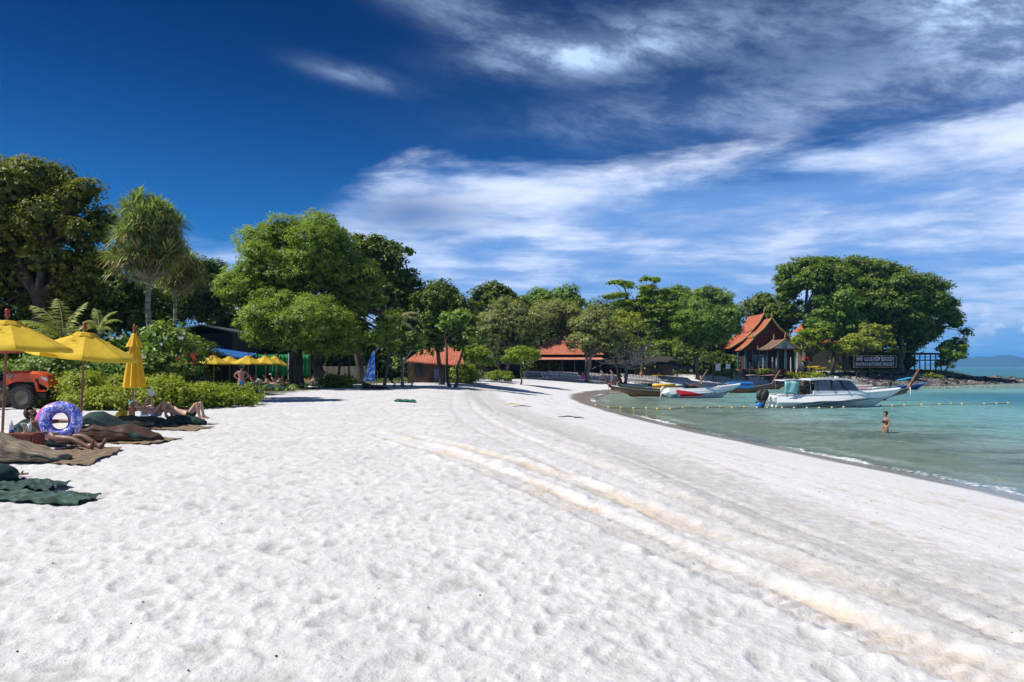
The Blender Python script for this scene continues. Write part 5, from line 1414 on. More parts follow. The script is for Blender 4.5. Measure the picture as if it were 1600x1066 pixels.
# leaf litter and low growth on the inland ground
r = np.random.RandomState(6); n = 26000
xs = r.uniform(-34, 58, n); ys = r.uniform(36, 140, n)
_k = SHORE; SHORE = INL; ii = shore_dist(xs, ys); SHORE = _k
k_ = (ii > 0.5) & (ii < 16); xs, ys = xs[k_], ys[k_]; gg = ground(xs, ys)
C = np.stack([xs, ys, gg + 0.1 + 0.25 * r.rand(len(xs))], 1); N = norm(r.normal(size=C.shape) + [0, 0, .8])
sz = 0.2 + 0.25 * r.rand(len(C)); V = leaf_quads(r, C, N, sz, sz * .5)
o = link_mesh('undergrowth', quads_mesh('undergrowth', V, r.rand(len(C)) * .7, LF_MID)); tag(o, 'low green undergrowth beneath the beach trees', 'undergrowth', kind='stuff')
# far islands and the air before them
HAZE = 0.00009
def island(label, pxa, pxb, py, D, seed):
    r = np.random.RandomState(seed); n = 60
    xa = (pxa - 800) / F * D; xb = (pxb - 800) / F * D; hmax = (573 - py) / F * D
    rows = []
    for j, (yy, hh) in enumerate([(0, 0), (0.10, 0.45), (0.22, 0.8), (0.35, 1.0), (0.6, 0.7), (1.0, 0)]):
        row = []
        for i in range(n):
            t = i / (n - 1); x = xa + (xb - xa) * t
            prof = (math.sin(PI * t) ** 0.55) * (0.45 + 0.75 * vnoise(np.array([t * 7 + seed]), np.array([3.0 + j * .15]))[0] + 0.22 * vnoise(np.array([t * 26 + seed]), np.array([1.0 + j * .5]))[0])
            row.append((x, D + yy * hmax * 6, -6 + (hmax + 6) * prof * hh))
        rows.append(row)
    o = MB().sheet(rows[::-1]).build('far_island', mat('forested_limestone', (0.06, 0.09, 0.05), 0.9, scale=0.01), None, smooth=True)
    return tag(o, label, kind='structure')
hz_m = bpy.data.materials.new('thin_sea_haze'); hz_m.use_nodes = True; hz_t = NT(hz_m.node_tree); hz_t.n.clear()
hz_o = hz_t.new('ShaderNodeOutputMaterial'); hz_v = hz_t.new('ShaderNodeVolumePrincipled'); hz_v.inputs['Color'].default_value = (0.14, 0.48, 1.0, 1); hz_v.inputs['Density'].default_value = HAZE; hz_v.inputs['Anisotropy'].default_value = 0.0
hz_t.link(hz_v.outputs[0], hz_o.inputs['Volume'])
hz = MB().box((0, 0, 72), (19600, 19600, 162)).build('haze', hz_m); hz['kind'] = 'stuff'; hz['label'] = 'thin blue sea haze that fades the far islands'
island('faint blue island on the horizon at the right edge', 1478, 1700, 551, 6300, 3)
island('second faint island ridge behind, right edge', 1530, 1900, 556, 7600, 8)
# ------------------------------------------------------------------ boats
GEL = mat('white_gelcoat', (0.80, 0.81, 0.82), 0.22, var=0.03, coat=0.4); GELSHADE = mat('shaded_white_gelcoat', (0.60, 0.70, 0.74), 0.25, var=0.05, coat=0.4)  # second tone: white gelcoat with the bluish side shade painted in
HWOOD = mat('varnished_brown_hull', (0.27, 0.12, 0.06), 0.45, var=0.3, stretch=(0.3, 2, 5)); TRIMG = mat('grey_green_gunwale', (0.13, 0.18, 0.18), 0.55)
BLUE = mat('bright_blue_paint', (0.02, 0.22, 0.62), 0.45); DBLUE = mat('deep_blue_paint', (0.012, 0.04, 0.22), 0.4)
REDP = mat('dark_red_paint', (0.55, 0.02, 0.03), 0.45); RIBP = mat('pink_ribbon', (0.65, 0.22, 0.22), 0.8); RIBW = mat('white_ribbon', (0.75, 0.75, 0.72), 0.8)
STEEL = mat('steel_tube', (0.45, 0.46, 0.48), 0.3, metal=0.8)
def lerp(a, b, t): return a + (b - a) * t
def loft_hull(mb, L, B, zs, zk, bowrise=0.5, rake=0.9, n=22, p=2.4, stern=0.85, flare=0.75, chine=0.35, inside=None, tum=1.0):
    """x from stern 0 to bow L, sheer height zs at the stern; returns function for side points"""
    def sec(t):
        hb = B / 2 * (stern + (1 - stern) * math.sin(min(t / 0.4, 1) * PI / 2)) * max(0.0, 1 - max(0, (t - 0.35) / 0.65) ** p)
        z_s = zs + bowrise * t ** 2.6
        zc = lerp(zk, z_s, chine + 0.25 * t ** 3)
        zb = zk + (z_s - zk) * 0.55 * max(0, (t - .72) / .28) ** 2
        hc = hb * flare * (1 - 0.25 * t)
        xs = t * (L - rake) + rake * t ** 2; xk = t * (L - rake)
        hm = lerp(hc, hb, .6) if tum == 1.0 else hb; ht = hb * tum; mz = .5 if tum == 1.0 else .38
        return [(xs, -ht, z_s), (lerp(xk, xs, .55), -hm, lerp(zc, z_s, mz)), (lerp(xk, xs, .25), -hc, zc), (xk, 0, zb), (lerp(xk, xs, .25), hc, zc), (lerp(xk, xs, .55), hm, lerp(zc, z_s, mz)), (xs, ht, z_s)]
    rows = [sec(i / n) for i in range(n + 1)]
    mb.sheet(rows); mb.f.append(tuple(range(len(mb.v) - len(rows) * 7, len(mb.v) - len(rows) * 7 + 7)))
    return sec
def side_pt(sec, t, k, out=0.012, side=-1):
    """point on the hull skin facing the viewer: k = 0 at the chine, 1 at the sheer"""
    s = sec(t); s = s if side < 0 else s[::-1]
    a, b, c = s[2], s[1], s[0]
    q = [lerp(a[i], b[i], k * 2) if k < .5 else lerp(b[i], c[i], k * 2 - 1) for i in range(3)]
    q[1] += side * out
    return tuple(q)
def stripe(mb, sec, t0, t1, fa, fb, n=18, side=-1, out=0.012):
    rows = []
    for i in range(n + 1):
        a, b = fa(i / n), fb(i / n); ks = [lerp(a, b, j / 6) for j in range(7)]
        if a < .5 < b: ks[min(range(7), key=lambda j: abs(ks[j] - .5))] = .5
        rows.append([side_pt(sec, lerp(t0, t1, i / n), k_, out, side) for k_ in ks])
    mb.sheet(rows)
def outboard(parent, x, y, z, s=1.0, m=None, lean=0.35):
    m = m or BLACK
    M = Matrix.Rotation(lean, 3, 'Y')
    cw = MB(); cw.ell((x - 0.18 * s, y, z + 0.32 * s), (0.25 * s, 0.19 * s, 0.38 * s), 14, 8, (0, lean, 0))
    o = cw.build('outboard_motor', m, parent, smooth=True)
    lg = MB(); lg.tube([(x - 0.2 * s, y, z + 0.15 * s), (x - 0.42 * s, y, z - 0.75 * s)], [0.14 * s, 0.08 * s], 8); lg.tube([(x - 0.25 * s, y, z - 0.78 * s), (x - 0.75 * s, y, z - 0.82 * s)], [0.05 * s, 0.09 * s], 8); lg.build('lower_unit', m, o, smooth=True)
    return o

# ---- the big white speedboat
b = Vector((20.0, 59.0, SEA)); sb = thing('speedboat', 'big white speedboat with dark cabin windows moored nearest the camera', 'speedboat', b, rad(2))
mb = MB(); sec = loft_hull(mb, 10.1, 2.7, 0.92, -0.35, bowrise=0.42, rake=1.4, tum=0.80); hl = mb.build('hull', GEL, sb, smooth=50)
st_ = MB(); stripe(st_, sec, 0.0, 0.97, lambda q: 0.0, lambda q: 0.40 + 0.10 * q); st_.build('lower_shade_band', GELSHADE, hl)  # shade of the lower hull side, put into the colour
DK = mat('slate_graphic', (0.10, 0.16, 0.20), 0.3)
for t0, t1, f1, f2 in ((0.15, 0.60, lambda q: 0.10 + 0.45 * q, lambda q: 0.14 + 0.45 * q + 0.42 * math.sin(PI * q) * (1 - q)), (0.35, 0.86, lambda q: 0.18 + 0.28 * q, lambda q: 0.20 + 0.28 * q + 0.26 * math.sin(PI * q)), (0.2, 0.7, lambda q: 0.02 + 0.10 * q, lambda q: 0.04 + 0.10 * q + 0.12 * math.sin(PI * q))):
    m2 = MB(); stripe(m2, sec, t0, t1, f1, f2, out=0.028); m2.build('swoosh', DK, hl)
def deck_rows(t0, t1, n, inset, dz, crown=0.08):
    rows = []
    for i in range(n + 1):
        s = sec(lerp(t0, t1, i / n)); rows.append([(s[0][0], s[0][1] * inset * c_, s[0][2] + dz + crown * (1 - abs(c_))) for c_ in (-1, -.5, 0, .5, 1)])
    return rows
MB().slab(deck_rows(0.30, 0.995, 14, 0.96, 0.05, 0.12), 0.08).build('foredeck', GEL, sb, smooth=40)
MB().slab(deck_rows(0.0, 0.32, 5, 0.90, -0.45, 0.0), 0.05).build('cockpit_floor', CONC, sb)
gw = MB()
for s_ in (-1, 1): gw.tube([(lambda q: (q[0][0], q[0][1] * -s_, q[0][2] + .02))(sec(i / 16)) for i in range(17)], 0.05, 6)
gw.build('rub_rail', GEL, hl, smooth=True)
CB = [(2.9, 0.95, 2.12), (3.0, 0.95, 2.12)]
def cab_ring(x0, x1, hw, z): return [(x0, -hw, z), (x1, -hw * .85, z), (x1, hw * .85, z), (x0, hw, z)]
cb = MB(); rows = [cab_ring(2.7, 6.9, 1.12, 0.98), cab_ring(2.75, 6.5, 1.10, 1.28)]; cb.sheet(rows, True); cbo = cb.build('cabin_base', GEL, sb)
gls = MB(); gls.sheet([cab_ring(2.80, 6.45, 1.08, 1.28), cab_ring(2.95, 5.75, 0.98, 2.02)], True); go = gls.build('window_band', mat('tinted_glass', (0.035, 0.05, 0.075), 0.06, spec=0.9, var=0.02, coat=0.5), cbo)
for x0_, x1_ in ((3.0, 3.1), (4.25, 4.2), (5.35, 4.9), (6.40, 5.72)):
    MB().tube([(x0_, -1.09 + (x0_ > 6) * .13, 1.27), (x1_, -0.99 + (x0_ > 6) * .12, 2.04)], [0.045, 0.045], 6).build('pillar', GEL if x0_ > 6 else BLACK, cbo)
rw = [[(2.5 + i * 3.6 / 8, y_, 2.06 + 0.16 * math.sin(PI * (i / 8 * .8 + .15)) + 0.05 * (1 - (y_ / 1.1) ** 2)) for y_ in (-1.08, -.6, 0, .6, 1.08)] for i in range(9)]
MB().slab(rw, 0.10).build('cabin_roof', GEL, sb, smooth=40)
rw = [[(0.55 + i * 2.1 / 5, y_, 2.08 + 0.06 * math.sin(PI * i / 5)) for y_ in (-1.0, 0, 1.0)] for i in range(6)]
MB().slab(rw, 0.07).build('aft_awning', GEL, sb)
for x in (0.6, 1.6, 2.5):
    for y in (-0.98, 0.98): MB().tube([(x + .1, y * 1.05, 0.85), (x, y, 2.03)], 0.025, 6).build('pole', STEEL, sb)
MB().tube([(1.2, -1.02, 0.9), (1.9, -1.0, 1.45), (2.7, -1.0, 1.95)], 0.03, 6).build('brace', BLACK, sb)
MB().box((2.45, -0.1, 1.2), (0.5, 1.6, 0.8)).build('seat', BLACK, sb, bevel=0.05); 
MB().torus((1.95, -0.7, 0.98), 0.17, 0.06, 18, 8, (0.9, 0.5, 0)).build('life_ring', mat('orange_ring', (0.70, 0.16, 0.06), 0.5), sb, smooth=True)
MB().box((5.0, 0, 2.30), (0.22, 0.22, 0.12)).build('roof_light', WHITE, sb)
rl = MB(); rl.tube([(7.0, -0.85, 1.15), (7.3, -.8, 1.35), (9.4, -0.35, 1.55), (9.9, 0, 1.62), (9.4, .35, 1.55), (7.3, .8, 1.35)], 0.018, 5); rl.build('bow_rail', STEEL, sb, smooth=True)
MB().box((6.9, -0.75, 1.07), (0.55, 0.3, 0.08)).build('blue_pad', mat('pale_blue_pad', (0.25, 0.55, 0.62), 0.7), sb)
outboard(sb, -0.55, -0.50, 0.50, 1.25); outboard(sb, -0.55, 0.4, 0.50, 1.25)
MB().ell((-1.25, -0.60, 0.16), (0.25, 0.22, 0.25), 14, 8).build('propeller_bag', BLUE, sb, smooth=True)
MB().tube([(-1.5, -0.5, 0.35), (-1.05, -0.5, 0.5)], 0.06, 6).build('propeller_hub', BLACK, sb)
MB().box((-0.12, 0, 0.62), (0.30, 2.0, 0.42), (0, -0.35, 0)).build('transom', GEL, sb, bevel=0.08)
lettering('SILVER CRAFT', 0.16, mat('grey_lettering', (0.12, 0.13, 0.15), 0.5), sb, (1.25, -1.37, 0.86), ext=0.005, width=0.7) if False else None
tw_rows = [[(0.55 + i * 0.14, -1.13 - 0.03 * math.sin(i * 1.3 + j * .5), 1.98 - j * 0.155 - 0.02 * math.sin(i * 1.1)) for i in range(8)] for j in range(7)]
o = MB().sheet(tw_rows).build('towel', mat('pale_teal_towel', (0.32, 0.66, 0.66), 0.85), None, smooth=True, loc=b); o.modifiers.new('thick', 'SOLIDIFY').thickness = 0.02
tag(o, 'pale teal towel hung under the aft awning of the big speedboat', 'towel')

# ---- longtail boats
def longtail(label, pos, rz, L=8.5, B=1.5, group='brown longtail boats', hullm=None, prow=1.7, flag=True, thwarts=True, wear=0.0):
    hullm = hullm or HWOOD
    t = thing('longtail_boat', label, 'longtail boat', pos, rz, group)
    mb = MB(); sec = loft_hull(mb, L, B, 0.52, -0.28, bowrise=0.55, rake=1.6, p=1.9, stern=0.7, flare=0.72, chine=0.28)
    hl = mb.build('hull', hullm, t, smooth=60)
    inn = MB(); n = 14
    inn.sheet([[(s[0][0], s[0][1] * .93 * c_, (0.12 + 0.55 * (i / n) ** 2.6) if abs(c_) < .9 else s[0][2] - .02) for c_ in (-1, -.85, 0, .85, 1)] for i in range(n + 1) for s in [sec(min(i / n, .985))]])
    inn.build('inner_hull', WOOD, hl, smooth=60)
    for s_ in (-1, 1):
        MB().tube([(q[0][0], q[0][1] * -s_ , q[0][2] + .02) for q in [sec(i / 16) for i in range(17)]], 0.045, 6).build('gunwale', TRIMG, hl, smooth=True)
    bx, bz = L, 0.52 + 0.55
    MB().tube([(bx - 0.5, 0, bz - 0.35), (bx, 0, bz), (bx + 0.45 * prow * .7, 0, bz + prow * .55), (bx + 0.62 * prow * .9, 0, bz + prow * 0.95)], [0.09, 0.10, 0.085, 0.07], 6, flat=1.5).build('prow_post', mat('brown_prow_wood', (0.20, 0.10, 0.06), 0.6), t, smooth=True)
    if flag:
        rb_ = MB(); rb_.torus((bx + 0.12, 0, bz + 0.22), 0.12, 0.06, 12, 6, (0, .5, 0)); rb_.build('ribbon', RIBP, t, smooth=True)
        MB().tube([(bx + 0.12, -0.1, bz + 0.2), (bx + 0.18, -0.14, bz - 0.35), (bx + 0.1, -0.14, bz - 0.75)], [0.05, 0.035, 0.02], 6).build('ribbon_tail', RIBW, t, smooth=True)
    if thwarts:
        for x in (1.2, 2.4, 3.6, 4.8): MB().box((x, 0, 0.42), (0.25, B * .82, 0.04)).build('thwart', WOOD, t)
    return t, sec
lt, s1 = longtail('brown longtail boat nearest the beach with white floral marks on the bow', (17.3, 80.5, SEA), rad(183), 7.1, flag=True, wear=0)
m2 = MB()
for k in range(5):
    p = side_pt(s1, 0.80 + (k % 3) * 0.035, 0.35 + 0.25 * (k // 3), 0.02, 1)
    m2.torus(p, 0.12, 0.022, 10, 4, (PI / 2, 0, 0))
m2.build('bow_ornament', mat('cream_marks', (0.48, 0.38, 0.26), 0.7), lt)
lt2, _ = longtail('second brown longtail boat behind it with yellow floats aboard', (19.6, 87, SEA), rad(184), 7.6)
for z_, y_ in ((1.0, 0.25), (0.55, 0.35)):
    MB().tube([(1.2, y_, z_), (3.8, y_, z_)], 0.17, 8).build('yellow_float', YEL, lt2, smooth=True)
lt3, _ = longtail('longtail boat with yellow awning and tall brown prow behind the small speedboat', (16.5, 95, SEA), rad(2), 6.8)
MB().slab([[(0.9 + i * .5, y_, 2.0 + .06 * math.sin(i)) for y_ in (-.6, .6)] for i in range(4)], 0.05).build('awning', YEL, lt3)
for x in (1.5,):
    for y in (-.4, .4): MB().tube([(x, y, 0.4), (x, y, 2.0)], 0.04, 6).build('pole', DWOOD, lt3)
MB().tube([(-1.4, 0.1, 1.0), (3.4, 0, 0.85)], 0.05, 6).build('drive_shaft', BLACK, lt3)
MB().box((0.6, 0, 0.85), (0.6, 0.4, 0.4)).build('engine', BLACK, lt3)
lt4, _ = longtail('longtail boat with long bright blue roof moored right of the small speedboat', (25.6, 91, SEA), rad(-1), 5.2, flag=False, group='brown longtail boats')
MB().slab([[(0.0 + i * .68, y_, 1.22 + 0.08 * (1 - (y_ / .8) ** 2)) for y_ in (-.8, 0, .8)] for i in range(5)], 0.16).build('roof', BLUE, lt4)
MB().box((1.5, -0.2, 0.75), (2.6, 1.2, 0.32)).build('blue_cover', BLUE, lt4)
for x in (0.2, 1.4, 2.6):
    for y in (-.65, .65): MB().tube([(x, y, 0.4), (x, y, 1.2)], 0.035, 6).build('pole', DWOOD, lt4)
lt5, s5 = longtail('dark longtail boat with tall raked prow pointing right past the big speedboat', (29.0, 70, SEA), rad(3), 7.3, B=1.9, prow=1.95, wear=1, hullm=mat('worn_dark_hull', (0.10, 0.075, 0.06), 0.7, var=0.4, stretch=(0.4, 2, 3), scale=5))
m2 = MB()
for k in range(4): stripe(m2, s5, 0.80 + k * .035, 0.83 + k * .035, lambda q: 0.3 + .4 * q, lambda q: 0.36 + .4 * q, 4, out=0.02)
m2.build('faded_lettering', mat('faded_cream', (0.35, 0.32, 0.27), 0.8), lt5)
b = Vector((33.0, 105, SEA)); wb, _ = longtail('weathered boat with patched pink roof on thin poles at the water edge', b, rad(4), 5.6, flag=False, prow=0.5)
MB().slab([[(-0.8 + i * .9, y_, 1.95 + .05 * math.sin(i * 2)) for y_ in (-.8, 0, .8)] for i in range(6)], 0.07).build('roof', mat('faded_pink_sheet', (0.42, 0.28, 0.24), 0.8), wb)
for x in (-.4, 1.2, 2.6, 3.6):
    for y in (-.7, .7): MB().tube([(x, y, 0.4), (x, y, 1.95)], 0.035, 6).build('pole', DWOOD, wb)
MB().ell((4.3, -0.4, 1.25), (0.35, 0.3, 0.45)).build('engine_cover', BLACK, wb, smooth=True); MB().lathe([(0.16, 0.5), (0.18, 0.95)], 10, (2.7, -.4, 0)).build('bucket', DBLUE, wb)

# ---- small speedboat with red markings
b = Vector((15.4, 76, SEA)); s2 = thing('speedboat', 'smaller white speedboat with dark red flame markings on its side', 'speedboat', b, rad(3))
mb = MB(); sec = loft_hull(mb, 7.4, 2.2, 0.92, -0.3, bowrise=0.42, rake=1.3, tum=0.84); hl = mb.build('hull', GELSHADE, s2, smooth=50)  # hull colour already carries the bluish shade of its side
m2 = MB(); stripe(m2, sec, 0.02, 0.97, lambda q: 0.72, lambda q: 1.0); m2.build('upper_lit_band', GEL, hl)  # unshaded white painted where the upper side catches the light
m2 = MB()
stripe(m2, sec, 0.10, 0.55, lambda q: 0.46 - 0.30 * q, lambda q: 0.92 - 0.66 * q + 0.10 * math.sin(PI * q), out=0.022)
stripe(m2, sec, 0.16, 0.50, lambda q: 0.04 + 0.06 * q, lambda q: 0.40 - 0.20 * q, out=0.022)
m2.build('flame_marking', REDP, hl)
m2 = MB(); stripe(m2, sec, 0.04, 0.13, lambda q: 0.02, lambda q: 0.12 + .7 * q, 6, out=0.022); m2.build('teal_marking', mat('teal_marking', (0.05, 0.28, 0.36), 0.4), hl)
m2 = MB(); stripe(m2, sec, 0.72, 0.96, lambda q: 0.0, lambda q: 0.02 + 0.30 * q * (1.1 - q * .2), 8, out=0.03); m2.build('bow_marking', DBLUE, hl)
pq = side_pt(sec, 0.60, 0.40, 0.06); lettering('CHAIPASIT', 0.25, mat('black_lettering', (0.03, 0.03, 0.04), 0.5, var=0.02), s2, pq, ext=0.006, width=1.45, height=0.20, rot=(PI / 2 - 0.25, 0, 0.02))
MB().slab(deck_rows(0.0, 0.99, 16, 0.95, 0.02, 0.10), 0.06).build('deck', GEL, s2, smooth=40)
ck = MB(); ck.ell((3.4, 0, 1.02), (1.7, 0.75, 0.42), 18, 8); ck.build('cockpit_cover', mat('dark_grey_cover', (0.05, 0.055, 0.07), 0.6, bump=0.5), s2, smooth=True)
MB().slab([[(0.9 + i * .35, y_, 1.75 - i * 0.17) for y_ in (-.8, 0, .8)] for i in range(5)], 0.05).build('windscreen', DBLUE, s2)
MB().slab([[(1.65 + i * .3, y_, 1.52 - i * 0.14) for y_ in (-.84, -.5)] for i in range(3)], 0.04).build('yellow_panel', YEL, s2); MB().slab([[(2.1 + i * .3, y_, 1.36 - i * 0.10) for y_ in (-.86, -.5)] for i in range(3)], 0.04).build('red_panel', REDP, s2)
MB().box((3.9, -0.92, 1.1), (0.75, 0.06, 0.14)).build('blue_fender', BLUE, s2)
MB().tube([(5.6, -.5, 1.25), (6.0, -.42, 1.42), (7.0, -.12, 1.55)], 0.02, 5).build('bow_rail', STEEL, s2)
MB().ell((-0.05, 0, 0.6), (0.5, 0.85, 0.36), 14, 8, (0, -.3, 0)).build('transom', GEL, s2, smooth=True); outboard(s2, -0.3, 0.2, 0.55, 0.9, GREYW)

# ---- blue boat and pink raft further out
b = Vector((51.0, 103, SEA)); bb = thing('small_boat', 'small blue boat with bright blue cover near the rocks', 'boat', b, rad(2))
mb = MB(); sec = loft_hull(mb, 4.8, 1.4, 0.5, -0.15, bowrise=0.45, rake=0.9); mb.build('hull', DBLUE, bb, smooth=50)
MB().slab(deck_rows(0.0, 0.99, 10, 0.95, 0.01, 0.05), 0.05).build('deck', BLUE, bb)
MB().slab([[(1.0 + i * .4, y_, 1.35 + 0.08 * i) for y_ in (-.6, 0, .6)] for i in range(5)], 0.06).build('cover', mat('sky_blue_cover', (0.03, 0.36, 0.70), 0.6), bb)
for x in (1.1, 2.5): MB().tube([(x, -.5, .5), (x, -.5, 1.45)], 0.03, 5).build('pole', STEEL, bb)
outboard(bb, -0.1, 0, 0.6, 0.9)
b = Vector((44.2, 101, SEA)); pb = thing('inflatable_raft', 'row of pink and white inflatable tubes behind the bow of the big speedboat', 'raft', b, 0)
for k, (m_, z_) in enumerate(((mat('pale_pink_rubber', (0.62, 0.33, 0.38), 0.6), .18), (mat('cream_rubber', (0.62, 0.58, 0.52), 0.6), .52))):
    MB().tube([(0, -.3 + k * .2, z_), (0.3, -.4 + k * .2, z_), (2.9, -.4 + k * .2, z_), (3.3, -.2 + k * .2, z_ + .1)], [0.12, 0.2, 0.2, 0.1], 8).build('tube', m_, pb, smooth=True)

# ---- buoys on their rope
BY = mat('yellow_buoy', (0.72, 0.55, 0.20), 0.5)
spots = [(931, 637), (951, 638), (970, 638), (990, 639), (1010, 639), (1027, 640), (1047, 640), (1067, 638), (1106, 638), (1125, 637), (1144, 638), (1163, 637), (1183, 638), (1199, 638), (1222, 638), (1241, 638.5), (1261, 638.5), (1280, 638.5), (1300, 638), (1318, 637.5), (1338, 636.5), (1357, 635.5), (1376, 635), (1394, 634.5), (1413, 634), (1440, 633.5), (1468, 633), (1486, 632), (1503, 632), (1538, 632), (1557, 631.5), (1575, 631)]
bpts = []
bm_ = MB().lathe([(0.02, -0.08), (0.07, -0.065), (0.08, 0), (0.07, 0.065), (0.02, 0.08)], 12, (0, 0, 0.03), Matrix.Rotation(PI / 2, 3, 'Y')).mesh('buoy', BY, True)
for px, py in spots:
    D = -(SEA - EYE) * F / (py - 573); x = (px - 800) / F * D; z = max(SEA, ground(x, D)); bpts.append((x, D, z + 0.03))
    o = link_mesh('buoy', bm_, None, (x, D, z + 0.02)); tag(o, 'small yellow float on the swimming area rope before the big speedboat', 'buoy', 'yellow floats along the swimming rope')
rp = []
for a, c in zip(bpts[:-1], bpts[1:]):
    rp += [a, tuple((a[i] + c[i]) / 2 - (0.0 if i < 2 else 0.01) for i in range(3))]
tag(MB().tube(rp + [bpts[-1]], 0.022, 5).build('float_rope', mat('dark_rope', (0.12, 0.10, 0.06), 0.9)), 'dark rope carrying the yellow floats across the bay', 'rope')
for k in range(13):
    px = 1455 + k * 10.5; D = 112 + k * .6; o = link_mesh('buoy', bm_, None, ((px - 800) / F * D, D, SEA + .02)); tag(o, 'far yellow float on the outer rope in front of the rocky tip', 'buoy', 'yellow floats on the outer rope')
# ------------------------------------------------------------------ umbrellas
YC = mat('yellow_canvas', (0.80, 0.56, 0.045), 0.8, var=0.06, scale=3, trans=0.28)
POLE = mat('brown_varnished_pole', (0.20, 0.085, 0.045), 0.45); POLEL = mat('light_wood_pole', (0.40, 0.25, 0.14), 0.55)
FIN = mat('red_brown_finial', (0.28, 0.045, 0.03), 0.4)
def gore_mesh(R, z0, z1, n=8, sag=0.05):
    """one of n canopy panels, straight ribs and a slightly hollow cloth between, with a short hanging lip"""
    a = PI / n; mb = MB(); rows = []
    for i in range(8):
        t = 0.06 + 0.94 * i / 7; row = []
        for j in range(9):
            q = -1 + 2 * j / 8; ang = q * a
            rr = R * t * (math.cos(a) / math.cos(ang) + (1 - math.cos(a) / math.cos(ang)) * (abs(q) ** 2) * 0.9)
            z = z0 + (z1 - z0) * (t ** 1.08) - sag * t * (1 - q * q) * math.sin(PI * min(1, t * .9))
            row.append((rr * math.cos(ang), rr * math.sin(ang), z))
        rows.append(row)
    lip = [(p[0] * 1.004, p[1] * 1.004, p[2] - 0.07) for p in rows[-1]]
    rows.append(lip); mb.sheet(rows)
    return mb.mesh('canopy_panel', YC, True)
GORE = gore_mesh(1.36, 2.62, 1.98); CAPM = None
def umbrella(label, base, tilt=(0, 0), rot=0.0, R=1.36, H=2.62, group='open yellow umbrellas', pole=POLE, sc=1.0, lean=(0, 0)):
    t = thing('umbrella', label, 'umbrella', base, 0, group); t.scale = (sc,) * 3
    hd = MB().tube([(0, 0, -0.3), (lean[0], lean[1], 2.70)], 0.030, 10).build('pole', pole, t, smooth=40)
    can = MB().lathe([(0.05, 2.60), (0.24, 2.585), (0.34, 2.50), (0.345, 2.46), (0.32, 2.47), (0.05, 2.57)], 8).build('canopy', YC, t, rot=(tilt[0], tilt[1], rot), loc=(lean[0], lean[1], 0))
    can.location = (lean[0] - math.sin(tilt[1]) * 2.6, lean[1] + math.sin(tilt[0]) * 2.6, 2.6 - 2.6 * math.cos(tilt[1]) * math.cos(tilt[0]) + .0)
    for k in range(8):
        link_mesh('canopy_panel', GORE, can, None, (0, 0, k * PI / 4))
        a = (k + .5) * PI / 4
        MB().tube([(0.04 * math.cos(a), 0.04 * math.sin(a), 2.58), (1.34 * math.cos(a), 1.34 * math.sin(a), 1.965)], 0.010, 5).build('rib', POLEL, can)
    for k in (1, 4, 6):
        MB().box((0.62 * math.cos(k * PI / 4), 0.62 * math.sin(k * PI / 4), 2.36), (0.10, 0.02, 0.03)).build('tie_strap', YC, can)
    MB().lathe([(0.03, 2.66), (0.055, 2.70), (0.055, 2.74), (0.035, 2.76), (0.055, 2.80), (0.05, 2.85), (0.02, 2.87)], 12, (lean[0], lean[1], 0)).build('finial', FIN, t, smooth=True)
    return t
b = G(3, 18.0, 0.12); umbrella('open yellow umbrella cut by the left edge, nearest the camera', b, (0.02, 0.05), 0.30, lean=(0.13, 0), sc=1.0)
b = G(125, 20.6); umbrella('open yellow umbrella over the swim ring, second from the left edge', b, (0.03, 0.12), 0.10, lean=(0.14, 0), sc=0.985)
far = [(334, 64, 'leftmost of the small far umbrellas beside the red blossom', .2), (359, 68, 'second small far umbrella from the left, above the standing man', .5), (388, 65, 'middle one of the small far umbrellas, right of the standing man', .1),
       (415, 66, 'fourth small far umbrella, its top against the green netting', .4), (431, 69, 'tilted last far umbrella in front of the green netting', .3)]
for i, (px, D, lab, ro) in enumerate(far):
    umbrella('yellow umbrella, ' + lab, G(px, D), (0.03, 0.06 if i < 4 else 0.22), ro, pole=POLEL, sc=0.98)
# closed umbrella
b = G(206, 23.6); cu_ = thing('closed_umbrella', 'closed yellow umbrella hanging in folds, behind the reading woman', 'umbrella', b)
rows = []
for i in range(15):
    t = i / 14; z = 2.62 - t * 1.62; R_ = 0.05 + 0.235 * t ** 0.8
    rows.append([((R_ * (1 + 0.20 * math.sin(8 * a) * min(1, t * 2.5))) * math.cos(a), (R_ * (1 + 0.20 * math.sin(8 * a) * min(1, t * 2.5))) * math.sin(a), z + 0.02 * math.sin(8 * a + 1) * t) for a in [2 * PI * k / 64 for k in range(64)]])
o = MB().sheet(rows, True).build('canopy', mat('yellow_canvas_deep', (0.78, 0.47, 0.02), 0.8, var=0.06, trans=0.15), cu_, smooth=True, loc=(0.08, 0, 0))
MB().sheet([[((0.06 + .17 * t_) * (1 + .12 * math.sin(8 * a) * t_) * math.cos(a), (0.06 + .17 * t_) * (1 + .12 * math.sin(8 * a) * t_) * math.sin(a), 2.66 - .42 * t_) for a in [2 * PI * k / 48 for k in range(48)]] for t_ in (0, .3, .6, 1)], True).build('top_flap', MATS['yellow_canvas_deep'], o, smooth=True)
MB().tube([(0, 0, -.3), (0.08, 0, 2.7)], 0.028, 10).build('pole', POLE, cu_, smooth=True)
MB().lathe([(0.03, 2.66), (0.055, 2.70), (0.055, 2.74), (0.035, 2.76), (0.05, 2.84), (0.012, 2.95)], 12, (0.08, 0, 0)).build('finial', FIN, cu_, smooth=True)
MB().box((0.08, -0.24, 2.1), (0.05, 0.03, 0.22)).build('strap_tag', mat('ochre_strap', (0.45, 0.25, 0.04), 0.7), cu_)
